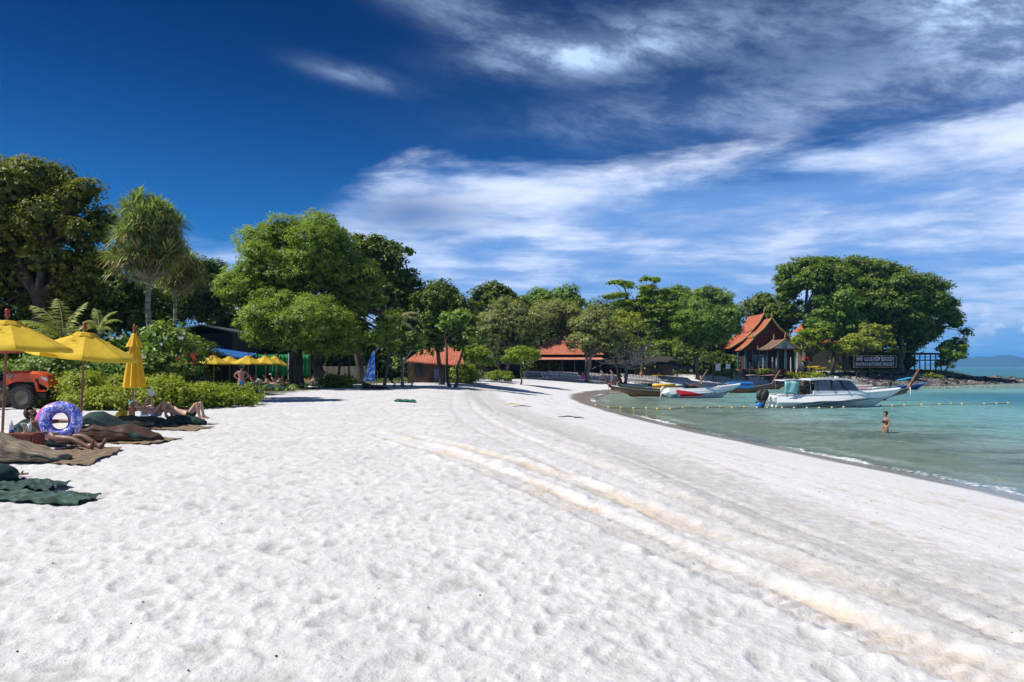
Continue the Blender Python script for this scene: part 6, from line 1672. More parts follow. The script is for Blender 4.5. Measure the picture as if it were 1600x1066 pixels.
# blue patterned umbrella
def blue_pattern():
    m, t, b_, o = new_mat('blue_white_pattern_cloth')
    g = t.new('ShaderNodeTexCoord').outputs['Object']; n = t.noise(g, 4.5, 3, 0.6, 0.6); n2 = t.noise(g, 3.1, 2, 0.5)
    c = t.mix(t.rng(n, 0.50, 0.56), (0.015, 0.20, 0.72), (0.55, 0.70, 0.85)); c = t.mix(t.rng(n2, 0.64, 0.68), c, (0.45, 0.06, 0.10)); t.put(b_.inputs['Base Color'], c); b_.inputs['Roughness'].default_value = .8
    return m
b = G(578, 56); bu_ = thing('closed_umbrella', 'folded blue patterned umbrella standing under the trees by the slim pale stem', 'umbrella', b)
rows = []
for i in range(12):
    t = i / 11; z = 2.75 - t * 2.15; R_ = 0.06 + 0.36 * t
    rows.append([(0.25 - .3 * t + R_ * (1 + .12 * math.sin(6 * a)) * math.cos(a), R_ * .7 * (1 + .12 * math.sin(6 * a)) * math.sin(a), z) for a in [2 * PI * k / 40 for k in range(40)]])
MB().sheet(rows, True).build('canopy', blue_pattern(), bu_, smooth=True); MB().tube([(0, 0, -.2), (0.28, 0, 2.85)], 0.03, 6).build('pole', POLEL, bu_)
for i, px in enumerate((584, 588)):
    b = G(px, 56.5); o = MB().tube([(0, 0, -.2), (0.1, 0, 1.75 - i * .4)], 0.03, 6).build('wooden_stake', POLEL, None, loc=b); tag(o, 'taller thin stake right of the folded blue umbrella' if i == 0 else 'shorter thin stake right of the folded blue umbrella', 'stake')

# ------------------------------------------------------------------ tractor
D = 30; b = G(52, D); tr = thing('tractor', 'orange tractor parked by the hedge at the left edge, facing right', 'tractor', b)
s_ = D / F; tz = lambda py: EYE + (573 - py) * s_ - b.z; tx = lambda px: (px - 52) * s_
TOR = mat('tractor_orange', (0.72, 0.085, 0.018), 0.35, var=0.06, coat=0.3); TY = mat('tyre_rubber', (0.035, 0.035, 0.036), 0.85, bump=0.4)
rows = []
for px, zt_, zb_ in [(17, 581, 603), (30, 580, 597), (50, 579, 596), (66, 581, 598), (77, 585, 603), (82, 591, 606), (83, 597, 606)]:
    hw = 0.34 if px < 75 else 0.30
    rows.append([(tx(px), -hw, tz(zb_)), (tx(px), -hw, tz(zt_ + 4)), (tx(px), -hw * .7, tz(zt_)), (tx(px), hw * .7, tz(zt_)), (tx(px), hw, tz(zt_ + 4)), (tx(px), hw, tz(zb_))])
mb = MB(); mb.sheet(rows[::-1]); mb.f.append((0, 1, 2, 3, 4, 5)); mb.f.append(tuple(range(len(mb.v) - 6, len(mb.v)))[::-1])
hd = mb.build('hood', TOR, tr, smooth=35)
MB().add([(tx(62), -.36, tz(597)), (tx(66), -.36, tz(597)), (tx(70), -.37, tz(609)), (tx(80), -.37, tz(609)), (tx(80), -.37, tz(612)), (tx(66), -.37, tz(612)), (tx(62), -.28, tz(597)), (tx(66), -.28, tz(597)), (tx(70), -.28, tz(609)), (tx(80), -.28, tz(609)), (tx(80), -.28, tz(612)), (tx(66), -.28, tz(612))],
         [(0, 5, 4, 3, 2, 1), (6, 7, 8, 9, 10, 11), (0, 1, 7, 6), (1, 2, 8, 7), (2, 3, 9, 8), (3, 4, 10, 9), (4, 5, 11, 10), (5, 0, 6, 11)]).build('front_guard', TOR, tr)
MB().box((tx(79.5), 0, tz(599)), (0.10, 0.50, 0.30)).build('grille', BLACK, tr)
MB().add([(tx(71), -.352, tz(588)), (tx(80), -.33, tz(590)), (tx(83), -.30, tz(595)), (tx(77), -.352, tz(594))], [(0, 3, 2, 1)]).build('headlight', mat('headlight_glass', (0.6, 0.68, 0.75), 0.1, spec=.8), hd)
MB().add([(tx(63), -.352, tz(592)), (tx(69), -.352, tz(592)), (tx(70), -.352, tz(603)), (tx(65), -.352, tz(604))], [(0, 3, 2, 1)]).build('side_vent', BLACK, hd)
MB().add([(tx(22), -.355, tz(584)), (tx(29), -.355, tz(583)), (tx(29), -.355, tz(592)), (tx(23), -.355, tz(592))], [(0, 3, 2, 1)]).build('badge', mat('black_white_badge', (0.35, 0.35, 0.36), 0.4, scale=25, var=.45), hd)
MB().box((tx(45), 0, tz(606)), (1.4, 0.36, 0.42)).build('engine', BLACK, tr, bevel=.03); MB().box((tx(75), 0, tz(618)), (0.3, 0.8, 0.22)).build('front_axle', BLACK, tr)
MB().tube([(tx(20), -.3, tz(610)), (tx(20), -.32, tz(603))], .05, 6).build('silver_filter', STEEL, tr)
def wheel(parent, x, y, z, R, w_, lug, rimc):
    n = 26; mb = MB(); M = Matrix.Rotation(PI / 2, 3, 'X')
    mb.lathe([(R * .62, -w_ / 2), (R * .9, -w_ / 2), (R * .97, -w_ * .35), (R * .97, w_ * .35), (R * .9, w_ / 2), (R * .62, w_ / 2), (R * .62, -w_ / 2)], 32, (x, y, z), M, cap=False)
    for k in range(n):
        a = 2 * PI * k / n
        for sg in (-1, 1):
            aa = a + (PI / n if sg > 0 else 0)
            mb.box((x + math.cos(aa) * R * .985, y + sg * w_ * .24, z + math.sin(aa) * R * .985), (0.06, w_ * .48, lug), Euler((0, -aa, 0)).to_matrix())
    o = mb.build('tyre', TY, parent, smooth=30)
    MB().lathe([(R * .05, -w_ * .1), (R * .2, -w_ * .2), (R * .3, -w_ * .16), (R * .55, -w_ * .1), (R * .62, -w_ * .42), (R * .62, w_ * .4), (R * .05, w_ * .3)], 24, (x, y, z), M).build('rim', rimc, o, smooth=35)
    return o
RIMC = mat('dusty_tan_rim', (0.16, 0.13, 0.10), 0.7)
wheel(tr, 0, -0.62, 0.46, 0.46, 0.30, 0.05, RIMC); wheel(tr, 0.0, 0.62, 0.46, 0.46, 0.30, 0.05, RIMC)
wheel(tr, tx(-16), -0.72, 0.66, 0.66, 0.40, 0.06, RIMC); wheel(tr, tx(-16), 0.72, 0.66, 0.66, 0.40, 0.06, RIMC)
MB().slab([[(tx(-34 + i * 6), y_, tz(588) - 0.010 * (i - 3) ** 2 * 2) for y_ in (-.95, -.5)] for i in range(8)], 0.05).build('fender', mat('dark_red_fender', (0.22, 0.02, 0.015), 0.5), tr)
MB().box((tx(-8), 0, tz(592)), (0.5, 0.5, 0.16)).build('seat', BLACK, tr, bevel=.04); MB().box((tx(-16), 0, tz(582)), (0.12, 0.5, 0.45)).build('seat_back', BLACK, tr, bevel=.04)
MB().torus((tx(8), 0, tz(580)), 0.17, 0.018, 20, 6, (0, -0.5, 0)).build('steering_wheel', BLACK, tr, smooth=True)
MB().tube([(tx(14), 0, tz(600)), (tx(8), 0, tz(580))], .03, 6).build('steering_column', BLACK, tr)
MB().ell((tx(8), 0, tz(549)), (0.74, 0.62, 0.085), 24, 10).build('canopy', mat('faded_red_canopy', (0.60, 0.11, 0.09), 0.45), tr, smooth=True)
for y in (-.5, .5): MB().tube([(tx(-22), y, tz(600)), (tx(-20), y, tz(551))], .035, 6).build('canopy_post', BLACK, tr)
MB().box((tx(3), -.5, tz(607)), (.8, .3, .04)).build('step_plate', STEEL, tr)

# ------------------------------------------------------------------ bean bags, mats, towels, tables
TAN = mat('tan_striped_canvas', (0.34, 0.27, 0.19), 0.9, var=0.30, scale=5, bump=0.8, stretch=(0.4, 7, 3)); DGR = mat('dark_green_canvas', (0.020, 0.055, 0.048), 0.8, var=0.25, bump=0.5); GGR = mat('grey_green_canvas', (0.045, 0.095, 0.075), 0.85, var=0.3, bump=0.5)
BRN = mat('dark_brown_canvas', (0.085, 0.042, 0.028), 0.8, var=0.2, bump=0.5); MATW = mat('woven_reed_mat', (0.30, 0.215, 0.14), 0.95, var=0.3, scale=8, bump=0.7, stretch=(1, 6, 1)); YCU = mat('yellow_cushion', (0.52, 0.42, 0.04), 0.85)
def bag(label, base, rz, L, W, prof, m_side, m_top, group='bean bag loungers', seed=0, caps=None):
    """prof: heights along the length; a stuffed pillow with wrinkles, its top cover a part of its own"""
    t = thing('beanbag_lounger', label, 'lounger', base, rz, group); r = random.Random(seed)
    n = 26; rows = []
    for i in range(n + 1):
        u = i / n; k = u * (len(prof) - 1); i0 = min(int(k), len(prof) - 2); hgt = lerp(prof[i0], prof[i0 + 1], (k - i0) ** 1 if True else 0)
        e = math.sin(PI * min(1, max(0.0, (0.03 + u * .94)))) ** 0.28
        row = []
        for j in range(22):
            a = 2 * PI * j / 22; ca, sa = math.cos(a), math.sin(a)
            y = W / 2 * (abs(ca) ** .75) * (1 if ca > 0 else -1) * e; z = hgt * (0.5 + 0.5 * (abs(sa) ** .8) * (1 if sa > 0 else -1)) * (0.35 + .65 * e)
            wr = 0.014 * math.sin(u * 34 + 3 * ca + seed) * (0.4 + .6 * abs(ca)) + 0.012 * math.sin(u * 15 + 5 * sa + seed)
            row.append((u * L + 0.02 * sa, y * (1 + wr * 2), max(0.0, z + wr)))
        rows.append(row)
    mb = MB(); mb.sheet(rows, True); mb.f.append(tuple(range(22))[::-1]); mb.f.append(tuple(n * 22 + k for k in range(22)))
    mb.build('body', m_side, t, smooth=True)
    top = [[(p[0], p[1] * 1.01, p[2] + 0.012) for p in row[1:11]] for row in rows]
    o = MB().sheet(top).build('top_cover', m_top, t, smooth=True); o.modifiers.new('thick', 'SOLIDIFY').thickness = 0.01
    if caps:
        ui, m_ = caps; o = MB().sheet([[(p[0] + .0, p[1] * 1.025, p[2] * 1.01 + .008) for p in row] for row in rows[int(n * ui):]], True).build('end_cap', m_, t, smooth=True)
    sm = MB().tube([(row[0][0], row[0][1] * 1.015, row[0][2] - .01) for row in rows[1:-1]], 0.010, 5); sm.build('seam', m_top, t, smooth=True)
    sm = MB().tube([(row[11][0], row[11][1] * 1.015, row[11][2] - .01) for row in rows[1:-1]], 0.010, 5); sm.build('seam', m_side, t, smooth=True)
    return t
def cloth(name, label, cat, pts, m, z=0.03, seed=0, amp=0.012, group=None, t=0.012, nx=26, ny=12):
    """a mat or towel lying on the sand: four corners (world x,y)"""
    A, B, C, E = [Vector((p[0], p[1], 0)) for p in pts]; c = (A + B + C + E) / 4; base = Vector((c.x, c.y, ground(c.x, c.y)))
    r = np.random.RandomState(seed); rows = []
    for i in range(nx + 1):
        u = i / nx; row = []
        for j in range(ny + 1):
            v = j / ny; p = A.lerp(B, u).lerp(E.lerp(C, u), v)
            p += Vector((0.03 * math.sin(v * 9 + seed) * (u > .9 or u < .1), 0.03 * math.sin(u * 11 + seed) * (v > .9 or v < .1), 0))
            zz_ = z + amp * (math.sin(u * 17 + 3 * v + seed) * .6 + math.sin(v * 19 + 4 * u + seed * 2) + .8 * math.sin(u * 31 - v * 11) + .7 * math.sin(u * 9 + v * 43 + 2 * math.sin(u * 7)) + .5 * math.sin(u * 67 + v * 23))
            row.append((p.x - base.x, p.y - base.y, ground(p.x, p.y) - base.z + max(zz_, 0.012)))
        rows.append(row)
    mb = MB().slab(rows, t); o = mb.build(name, m, None, smooth=60, loc=base)
    return tag(o, label, cat, group)
def wp(px, py, z=0.0):
    D = (EYE - z) * F / (py - 573); return ((px - 800) / F * D, D)
# man's group
cloth('beach_mat', 'brown woven mat under the legs of the man beside the swim ring', 'mat', [wp(55, 722), wp(136, 729), wp(192, 703), wp(110, 697)], MATW, seed=2)
bag('tan bean bag with green end nearest the camera at the left edge', Vector((*wp(-60, 722), 0)), 0.06, 1.75, 0.85, [0.62, 0.66, 0.50, 0.34, 0.26, 0.20, 0.12], TAN, TAN, seed=1, caps=(0.78, DGR))
bag('dark bean bag supporting the back of the bearded man', Vector((*wp(25, 696), 0)), 0.0, 1.30, 0.80, [0.55, 0.62, 0.42, 0.25, 0.18, 0.12], DGR, DGR, seed=3)
# table with drinks
b = Vector((*wp(36, 709), 0)); tb = thing('side_table', 'small red brown side table with drinks between bean bag and man', 'table', b)
MB().box((0, 0.05, 0.375), (0.58, 0.42, 0.035)).build('top', REDWOOD, tb, bevel=.006)
for x in (-.25, .25):
    MB().box((x, 0.05, 0.18), (0.04, 0.38, 0.36)).build('side_panel', REDWOOD, tb)
MB().box((0.0, -0.13, 0.25), (0.5, 0.02, 0.2)).build('front_panel', REDWOOD, tb)
CLR = mat('clear_plastic', (0.75, 0.80, 0.85), 0.15, spec=.6, trans=.5); 
def on_table(dx, dy): return b + Vector((dx, dy, 0.393))
t = thing('water_bottle', 'clear plastic water bottle with blue base on the side table', 'bottle', on_table(-0.22, 0))
MB().lathe([(0.035, 0), (0.04, 0.01), (0.04, 0.14), (0.02, 0.19), (0.014, 0.21)], 14).build('bottle', CLR, t, smooth=True); MB().lathe([(0.041, 0.005), (0.043, 0.03), (0.043, 0.06), (0.041, 0.062)], 14).build('label_band', BLUE, t, smooth=True); MB().lathe([(0.016, 0.21), (0.016, 0.235)], 10).build('cap', WHITE, t)
t = thing('glass', 'cocktail glass with yellow drink on the side table', 'glass', on_table(0.03, -.03))
MB().lathe([(0.035, 0), (0.035, 0.006), (0.006, 0.01), (0.006, 0.09), (0.045, 0.15), (0.05, 0.19), (0.047, 0.19), (0.04, 0.15)], 14, cap=False).build('glass', CLR, t, smooth=True); MB().lathe([(0.008, 0.10), (0.042, 0.152), (0.045, 0.175), (0.0, 0.176)], 14).build('drink', YEL, t, smooth=True)
t = thing('tall_cup', 'tall white cup beside the yellow drink on the side table', 'cup', on_table(0.12, 0.0))
MB().lathe([(0.032, 0), (0.045, 0.17), (0.042, 0.17), (0.03, 0.01)], 16).build('cup', WHITE, t, smooth=True); MB().tube([(0, 0, .05), (0.03, 0, .27)], .005, 5).build('straw', WHITE, t)
# swim ring
def galaxy():
    m, t, b_, o = new_mat('purple_blue_galaxy_vinyl')
    g = t.new('ShaderNodeTexCoord').outputs['Object']; n = t.noise(g, 7, 4, 0.6, 0.8); n2 = t.noise(g, 24, 2, 0.5)
    c = t.mix(t.rng(n, 0.36, 0.50), (0.10, 0.055, 0.52), (0.16, 0.24, 0.85)); c = t.mix(t.rng(n, 0.50, 0.60), c, (0.66, 0.50, 0.88)); c = t.mix(t.rng(n2, 0.56, 0.64), c, (0.85, 0.85, 0.95))
    t.put(b_.inputs['Base Color'], c); b_.inputs['Roughness'].default_value = .16; b_.inputs['Coat Weight'].default_value = .5
    return m
c = P(95, 658, 15.3); sr = thing('swim_ring', 'purple and blue galaxy patterned swim ring with pink back held upright', 'swim ring', (c.x, c.y, c.z))
rot = (1.42, 0.0, 0.28)
MB().torus((0, 0, 0), 0.275, 0.115, 48, 20, rot).build('tube', galaxy(), sr, smooth=True)
M_ = Euler(rot).to_matrix(); off = M_ @ Vector((0, 0, -0.09))
MB().torus(off + Vector((-0.11, 0.02, -0.01)), 0.30, 0.10, 48, 16, rot).build('pink_back', mat('pink_vinyl', (0.75, 0.16, 0.42), 0.2, coat=.5), sr, smooth=True)
MB().torus((0, 0, 0), 0.392, 0.006, 48, 6, rot).build('weld_seam', mat('pale_pink_vinyl', (0.8, 0.5, 0.65), 0.3), sr, smooth=True)
# second group
cloth('beach_mat', 'reed mat under the dark bean bag behind the swim ring', 'mat', [wp(100, 691), wp(232, 696), wp(284, 687), wp(150, 681)], MATW, seed=4)
b2 = bag('dark brown and green bean bag lounger on a reed mat behind the swim ring', Vector((*wp(118, 690), 0)), -0.05, 1.85, 0.95, [0.30, 0.40, 0.42, 0.38, 0.36, 0.26, 0.16], BRN, BRN, seed=5, caps=(0.78, DGR))
rows = []
for i in range(11):
    u = i / 10; rows.append([(0.15 + 0.95 * u, -0.40 + .8 * v + 0.05, 0.30 + 0.42 * math.sin(PI * (0.15 + .8 * u)) ** 1.2 * (1 - .35 * (2 * v - 1) ** 2) * (1.15 - u * .7) + .01 * math.sin(u * 20 + v * 9)) for v in [k / 8 for k in range(9)]])
MB().slab(rows, 0.12).build('backrest_cushion', DGR, b2, smooth=60)
b = Vector((*wp(130, 684), 0)); yc = MB().ell((0, 0, 0.14), (0.22, 0.18, 0.15), 16, 10, (0, .35, 0)).build('cushion', YCU, None, smooth=True, loc=b, subd=1); tag(yc, 'yellow cushion leaning on the head of the dark brown bean bag', 'cushion')
# third group
cloth('beach_mat', 'thin mat under the couple by the hedge', 'mat', [wp(190, 671), wp(300, 675), wp(335, 669), wp(230, 664)], MATW, seed=6)
bag('tan and dark green bean bag under the reading woman', Vector((*wp(184, 668), 0)), -0.03, 1.55, 0.8, [0.40, 0.34, 0.30, 0.29, 0.27, 0.20, 0.12], TAN, DGR, seed=7, caps=(0.8, DGR))
bag('second bean bag under the person with black shorts', Vector((*wp(262, 664), 0)), -0.02, 1.05, 0.7, [0.30, 0.28, 0.27, 0.24, 0.20, 0.12], GGR, DGR, seed=8)
b = Vector((*wp(192, 664), 0)); yc = MB().ell((-.05, 0, 0.28), (0.20, 0.2, 0.12), 16, 10, (0, -.6, 0)).build('cushion', YCU, None, smooth=True, loc=b, subd=1); tag(yc, 'yellow cushion at the head of the reading woman', 'cushion')
b = Vector((*wp(222, 656), 0)); tb = thing('side_table', 'red brown side table behind the reading woman', 'table', b)
MB().box((0, 0, 0.385), (0.72, 0.36, 0.04)).build('top', REDWOOD, tb, bevel=.006)
for x in (-.32, .32): MB().box((x, 0, 0.18), (0.05, 0.32, 0.36)).build('side_panel', REDWOOD, tb)
t = thing('blue_bottle', 'blue bottle leaning on the table behind the reading woman', 'bottle', b + Vector((-0.27, -0.05, 0.41))); MB().lathe([(0.035, 0), (0.038, 0.15), (0.02, 0.21), (0.016, 0.24)], 12, m=Euler((0, -.5, 0)).to_matrix()).build('bottle', mat('turquoise_plastic', (0.10, 0.42, 0.55), 0.25), t, smooth=True)
o = MB().slab([[(0.02 + i * .05, -.12 + .03 * math.sin(i + j), 0.42 - 0.07 * j + .015 * math.sin(i * 2.)) for j in range(6)] for i in range(9)], .015).build('towel', mat('pale_blue_towel', (0.36, 0.48, 0.72), 0.9), None, smooth=True, loc=b + Vector((.05, -.15, 0.02))); tag(o, 'pale blue towel heaped on the red brown table by the hedge', 'towel')
# big green covers nearest the camera
cloth('beach_cover', 'grey green cloth cover spread on the sand at the lower left edge', 'cloth', [wp(-90, 778), wp(118, 791), wp(160, 777), wp(-60, 757)], GGR, seed=9, amp=0.015, z=0.035, nx=60, ny=20)
cloth('beach_cover', 'darker green cloth cover behind the grey green one', 'cloth', [wp(-90, 764), wp(60, 772), wp(108, 761), wp(-60, 742)], DGR, seed=11, amp=0.018, z=0.07, nx=50, ny=18)
o = MB().ell((0, 0, 0.12), (0.35, 0.3, 0.17), 16, 10).build('bundle', DGR, None, smooth=True, loc=Vector((*wp(-12, 756), 0)), subd=1); tag(o, 'bundled dark green cover at the left edge above the cloths', 'cloth')
for i, (px, py) in enumerate(((16, 745), (30, 746))):
    t = thing('sandal', 'left tan sandal lying behind the dark green cover' if i == 0 else 'right tan sandal lying behind the dark green cover', 'sandal', Vector((*wp(px, py), 0.03)), 0.3 + i * .5)
    MB().slab([[(u * .24 - .12, s * .04 * math.sin(PI * (.15 + .7 * u)) ** .5, .025) for s in (-1, 0, 1)] for u in [k / 7 for k in range(8)]], .02).build('sole', mat('tan_leather', (0.30, 0.20, 0.12), .7), t); MB().tube([(0.03, -.04, .02), (0.05, 0, .06), (0.03, .04, .02)], .008, 5).build('strap', DWOOD, t)
# far strip of green cloth, driftwood and bits
o = cloth('green_strip', 'narrow dark green strip of cloth lying on open sand', 'cloth', [wp(616, 628), wp(648, 629.5), wp(650, 627.6), wp(620, 625.8)], mat('teal_green_cloth', (0.01, 0.13, 0.09), .8), seed=3, z=0.06, amp=.02)
for i, (px, py, L_, c_, lab) in enumerate([(801, 622, .9, YEL, 'short yellow stick on the sand where the wheel tracks bend'), (816, 624, .9, DWOOD, 'short dark stick beside the yellow one on the sand'), (887, 635, .8, DWOOD, 'low dark driftwood stick near the curve of the shore'), (905, 634.5, .4, DWOOD, 'small driftwood piece right of the longer stick')]):
    p = Vector((*wp(px, py), 0)); p.z = ground(p.x, p.y); o = MB().tube([(-L_ / 2, 0, .05), (0, .06, .08), (L_ / 2, 0, .04)], [.015, .03, .015], 6).build('stick', c_, None, loc=p); tag(o, lab, 'stick')
# distant loungers under the trees
bag('dark green bean bag sloping onto the sand right of the low hedge', G(410, 53), -0.25, 2.0, 0.9, [0.5, 0.5, 0.42, 0.34, 0.25, 0.16], DGR, DGR, seed=12)
bag('dark bean bag pair lying on shaded sand before the folded blue umbrella', G(568, 57), -0.2, 1.7, 0.8, [0.6, 0.4, 0.3, 0.26, 0.22, 0.15], BRN, DGR, seed=13)
bag('flat dark bean bag in front of the folded blue umbrella, right end', G(584, 55.5), -0.15, 1.1, 0.7, [0.3, 0.28, 0.26, 0.2, 0.15], BRN, BRN, seed=14)
for i, (px, D, lab) in enumerate([(393, 60, 'dark bean bag behind the standing man'), (424, 60.5, 'dark bean bag under the man in orange shorts'), (445, 62, 'dark bean bag beside the thick trunk, left'), (492, 63, 'dark bean bag in tree shade right of the thick trunk'), (517, 62, 'dark bean bag in tree shade, further right of the thick trunk')]):
    bag(lab, G(px, D), 0.05, 1.8, 0.8, [0.55, 0.5, 0.36, 0.26, 0.22, 0.14], DGR if i % 2 else BRN, DGR, seed=20 + i)
b = G(630, 62); lt_ = thing('beach_table', 'low dark slatted lounger standing alone in front of the pale stem', 'lounger', b)
for k in range(7): MB().box((-.75 + k * .25, 0, .32), (.2, .7, .04)).build('slat', BLACK, lt_)
for x in (-.7, 0, .7):
    for y in (-.3, .3): MB().box((x, y, .15), (.06, .06, .3)).build('leg', BLACK, lt_)
MB().box((-.95, 0, .55), (.06, .7, .5), (0, -.4, 0)).build('backrest', BLACK, lt_)
MB().ell((-2.2 + 1.2, 0, .68), (.2, .25, .14), 10, 6).build('cushion', BLACK, lt_)
# small shells, bark and weed scraps on the near sand
r = np.random.RandomState(44); V = []; Fc = []; o_ = 0
base_ = MB().ell((0, 0, 0), 1, 6, 4); bv = np.array(base_.v)
for k in range(1500):
    y = 3.6 + 26 * r.rand() ** 1.3; x = (r.rand() - .5) * y * 1.36
    if vnoise(np.array([x / 1.7 + 5]), np.array([y / 1.7]))[0] < 0.5 and r.rand() < .8: continue
    d = float(shore_dist([x], [y])[0])
    if d < 1.8: continue
    s_ = 0.0022 + 0.0065 * r.rand() ** 5; p = bv * np.array([s_ * (1 + 1.4 * r.rand()), s_, s_ * .6]); a = r.rand() * 6.28
    z = float(coarse_h(np.array([x]), np.array([y]), np.array([d]))[0]) + (0.0)
    i_ = 0
    p = np.c_[p[:, 0] * math.cos(a) - p[:, 1] * math.sin(a), p[:, 0] * math.sin(a) + p[:, 1] * math.cos(a), p[:, 2]] + [x, y, 0]
    V.append((p, x, y)); 
# rest them on the real sand surface
dg = bpy.context.evaluated_depsgraph_get() if False else None
from mathutils.bvhtree import BVHTree
sel = np.where((np.hypot(np.zeros(1), np.zeros(1)) == 0))[0]
co = np.empty(len(sand_me.vertices) * 3, np.float32); sand_me.vertices.foreach_get('co', co); co = co.reshape(-1, 3)
nc_ = len(angs)
def sand_z(x, y):
    rr0 = math.hypot(x, y); an = math.atan2(x, y); i = int(np.searchsorted(RAD_S, rr0)); j = int(np.searchsorted(angs, an))
    i = min(max(i, 1), len(RAD_S) - 1); j = min(max(j, 1), nc_ - 1)
    return float(co[i * nc_ + j][2] + co[(i - 1) * nc_ + j - 1][2]) / 2
vs = []; fs = []
for p, x, y in V:
    z = sand_z(x, y); n0 = len(vs); vs += [(q[0], q[1], q[2] + z + .002) for q in p]; fs += [tuple(i + n0 for i in f) for f in base_.f]
mb = MB(); mb.v = vs; mb.f = fs
tag(mb.build('beach_debris', mat('bark_and_weed_scraps', (0.10, 0.07, 0.045), .9, var=.4, scale=2)), 'tiny dark scraps of bark and weed on the sand', 'debris', kind='stuff')
# ------------------------------------------------------------------ people
SK_L = mat('light_skin', (0.56, 0.34, 0.25), 0.5, var=0.05); SK_P = mat('pink_skin', (0.60, 0.30, 0.22), 0.5, var=0.06); SK_T = mat('tanned_skin', (0.36, 0.19, 0.12), 0.5, var=0.06); SK_D = mat('brown_skin', (0.19, 0.095, 0.06), 0.5, var=0.06)
HAIR = mat('dark_hair', (0.018, 0.013, 0.010), 0.7); HAIRL = mat('light_hair', (0.25, 0.17, 0.09), 0.7); SHB = mat('black_cloth', (0.015, 0.015, 0.018), 0.8)
def skin_obj(name, V, E, R, m, parent, root=0, sub=2):
    me = bpy.data.meshes.new(name); me.from_pydata([tuple(v) for v in V], E, [])
    o = bpy.data.objects.new(name, me); COL.objects.link(o); o.parent = parent
    md = o.modifiers.new('skin', 'SKIN'); md.use_smooth_shade = True
    if not me.skin_vertices: me.skin_vertices.new() if hasattr(me.skin_vertices, 'new') else None
    sv = me.skin_vertices[0].data
    for i, r_ in enumerate(R):
        sv[i].radius = (r_, r_) if not isinstance(r_, tuple) else r_
        sv[i].use_root = (i == root)
    s = o.modifiers.new('sub', 'SUBSURF'); s.levels = sub; s.render_levels = sub
    me.materials.append(m)
    return o
def person(label, base, J, skin, hair=HAIR, wear=None, sc=1.0, fingers=True, female=False, hat=None, top=None, beard=False, cat='person', long_hair=False):
    """J: pelvis chest neck head (points relative to base), and for L and R: sh el wr hip kn an toe; face = direction of the face"""
    t = thing('person', label, cat, base)
    V = []; E = []; R = []
    def v(p, r_): V.append(Vector(p)); R.append(r_); return len(V) - 1
    pel = Vector(J['pelvis']); ch = Vector(J['chest']); nk = Vector(J['neck']); hd = Vector(J['head'])
    fw = 0.9 if female else 1.0
    i_p = v(pel, 0.135 * sc); i_w = v(pel.lerp(ch, .45), 0.108 * sc * fw); i_c = v(ch, 0.138 * sc * fw); i_n0 = v(ch.lerp(nk, .65), 0.085 * sc * fw); i_n = v(nk, 0.052 * sc * fw)
    up = (hd - nk).normalized(); face = Vector(J.get('face', (0, -1, 0))).normalized()
    i_j = v(nk + up * .07 * sc + face * .012, 0.066 * sc); i_h = v(hd, 0.088 * sc); i_t = v(hd + up * 0.085 * sc, 0.062 * sc)
    E += [(i_p, i_w), (i_w, i_c), (i_c, i_n0), (i_n0, i_n), (i_n, i_j), (i_j, i_h), (i_h, i_t)]
    for s in ('L', 'R'):
        sh, el, wr = [Vector(J[k + s]) for k in ('sh', 'el', 'wr')]; hp, kn, an, to = [Vector(J[k + s]) for k in ('hip', 'kn', 'an', 'to')]
        a = v(sh, 0.056 * sc * fw); b_ = v(sh.lerp(el, .5), 0.047 * sc * fw); c = v(el, 0.038 * sc * fw); d = v(el.lerp(wr, .35), 0.038 * sc * fw); e = v(wr, 0.025 * sc)
        E += [(i_c, a), (a, b_), (b_, c), (c, d), (d, e)]
        hdv = Vector(J['ha' + s]) if 'ha' + s in J else wr + (wr - el).normalized() * .08 * sc
        dv = (hdv - wr).normalized(); pl = v(wr + dv * .05 * sc, 0.031 * sc); E.append((e, pl))
        if fingers:
            sd = dv.cross(Vector((0, 0, 1)));
            if sd.length < .2: sd = dv.cross(Vector((0, 1, 0)))
            sd.normalize(); nn = dv.cross(sd)
            for k, (off, ln_) in enumerate(((-.030, .060), (-.010, .072), (.010, .068), (.028, .052))):
                p0 = wr + (dv * .085 + sd * off) * sc; p1 = p0 + (dv * ln_ * .5 + nn * .008) * sc; p2 = p1 + (dv * ln_ * .4 + nn * .022) * sc
                q0 = v(p0, .0100 * sc); q1 = v(p1, .0088 * sc); q2 = v(p2, .0075 * sc); E += [(pl, q0), (q0, q1), (q1, q2)]
            p0 = wr + (dv * .045 + sd * -.042) * sc; q0 = v(p0, .012 * sc); q1 = v(p0 + (dv * .03 + sd * -.018) * sc, .0095 * sc); E += [(pl, q0), (q0, q1)]
        else:
            q = v(wr + dv * .13 * sc, 0.016 * sc); E.append((pl, q))
        h0 = v(hp, 0.093 * sc); h1 = v(hp.lerp(kn, .45), 0.077 * sc); k0 = v(kn, 0.054 * sc); k1 = v(kn.lerp(an, .33), 0.056 * sc); a0 = v(an, 0.034 * sc)
        ft = (to - an); hl = v(an - ft.normalized() * .035 * sc + (an - kn).normalized() * .035 * sc, 0.032 * sc); b0 = v(an + ft * .62 + (an - kn).normalized() * .03 * sc, 0.034 * sc); b1 = v(to + (an - kn).normalized() * .03 * sc, 0.020 * sc)
        E += [(i_p, h0), (h0, h1), (h1, k0), (k0, k1), (k1, a0), (a0, hl), (a0, b0), (b0, b1)]
    skin_obj('body', V, E, R, skin, t, 0, 2)
    # head details
    q = Vector(hd); side = up.cross(face).normalized()
    fc = (face - up * face.dot(up)).normalized(); 
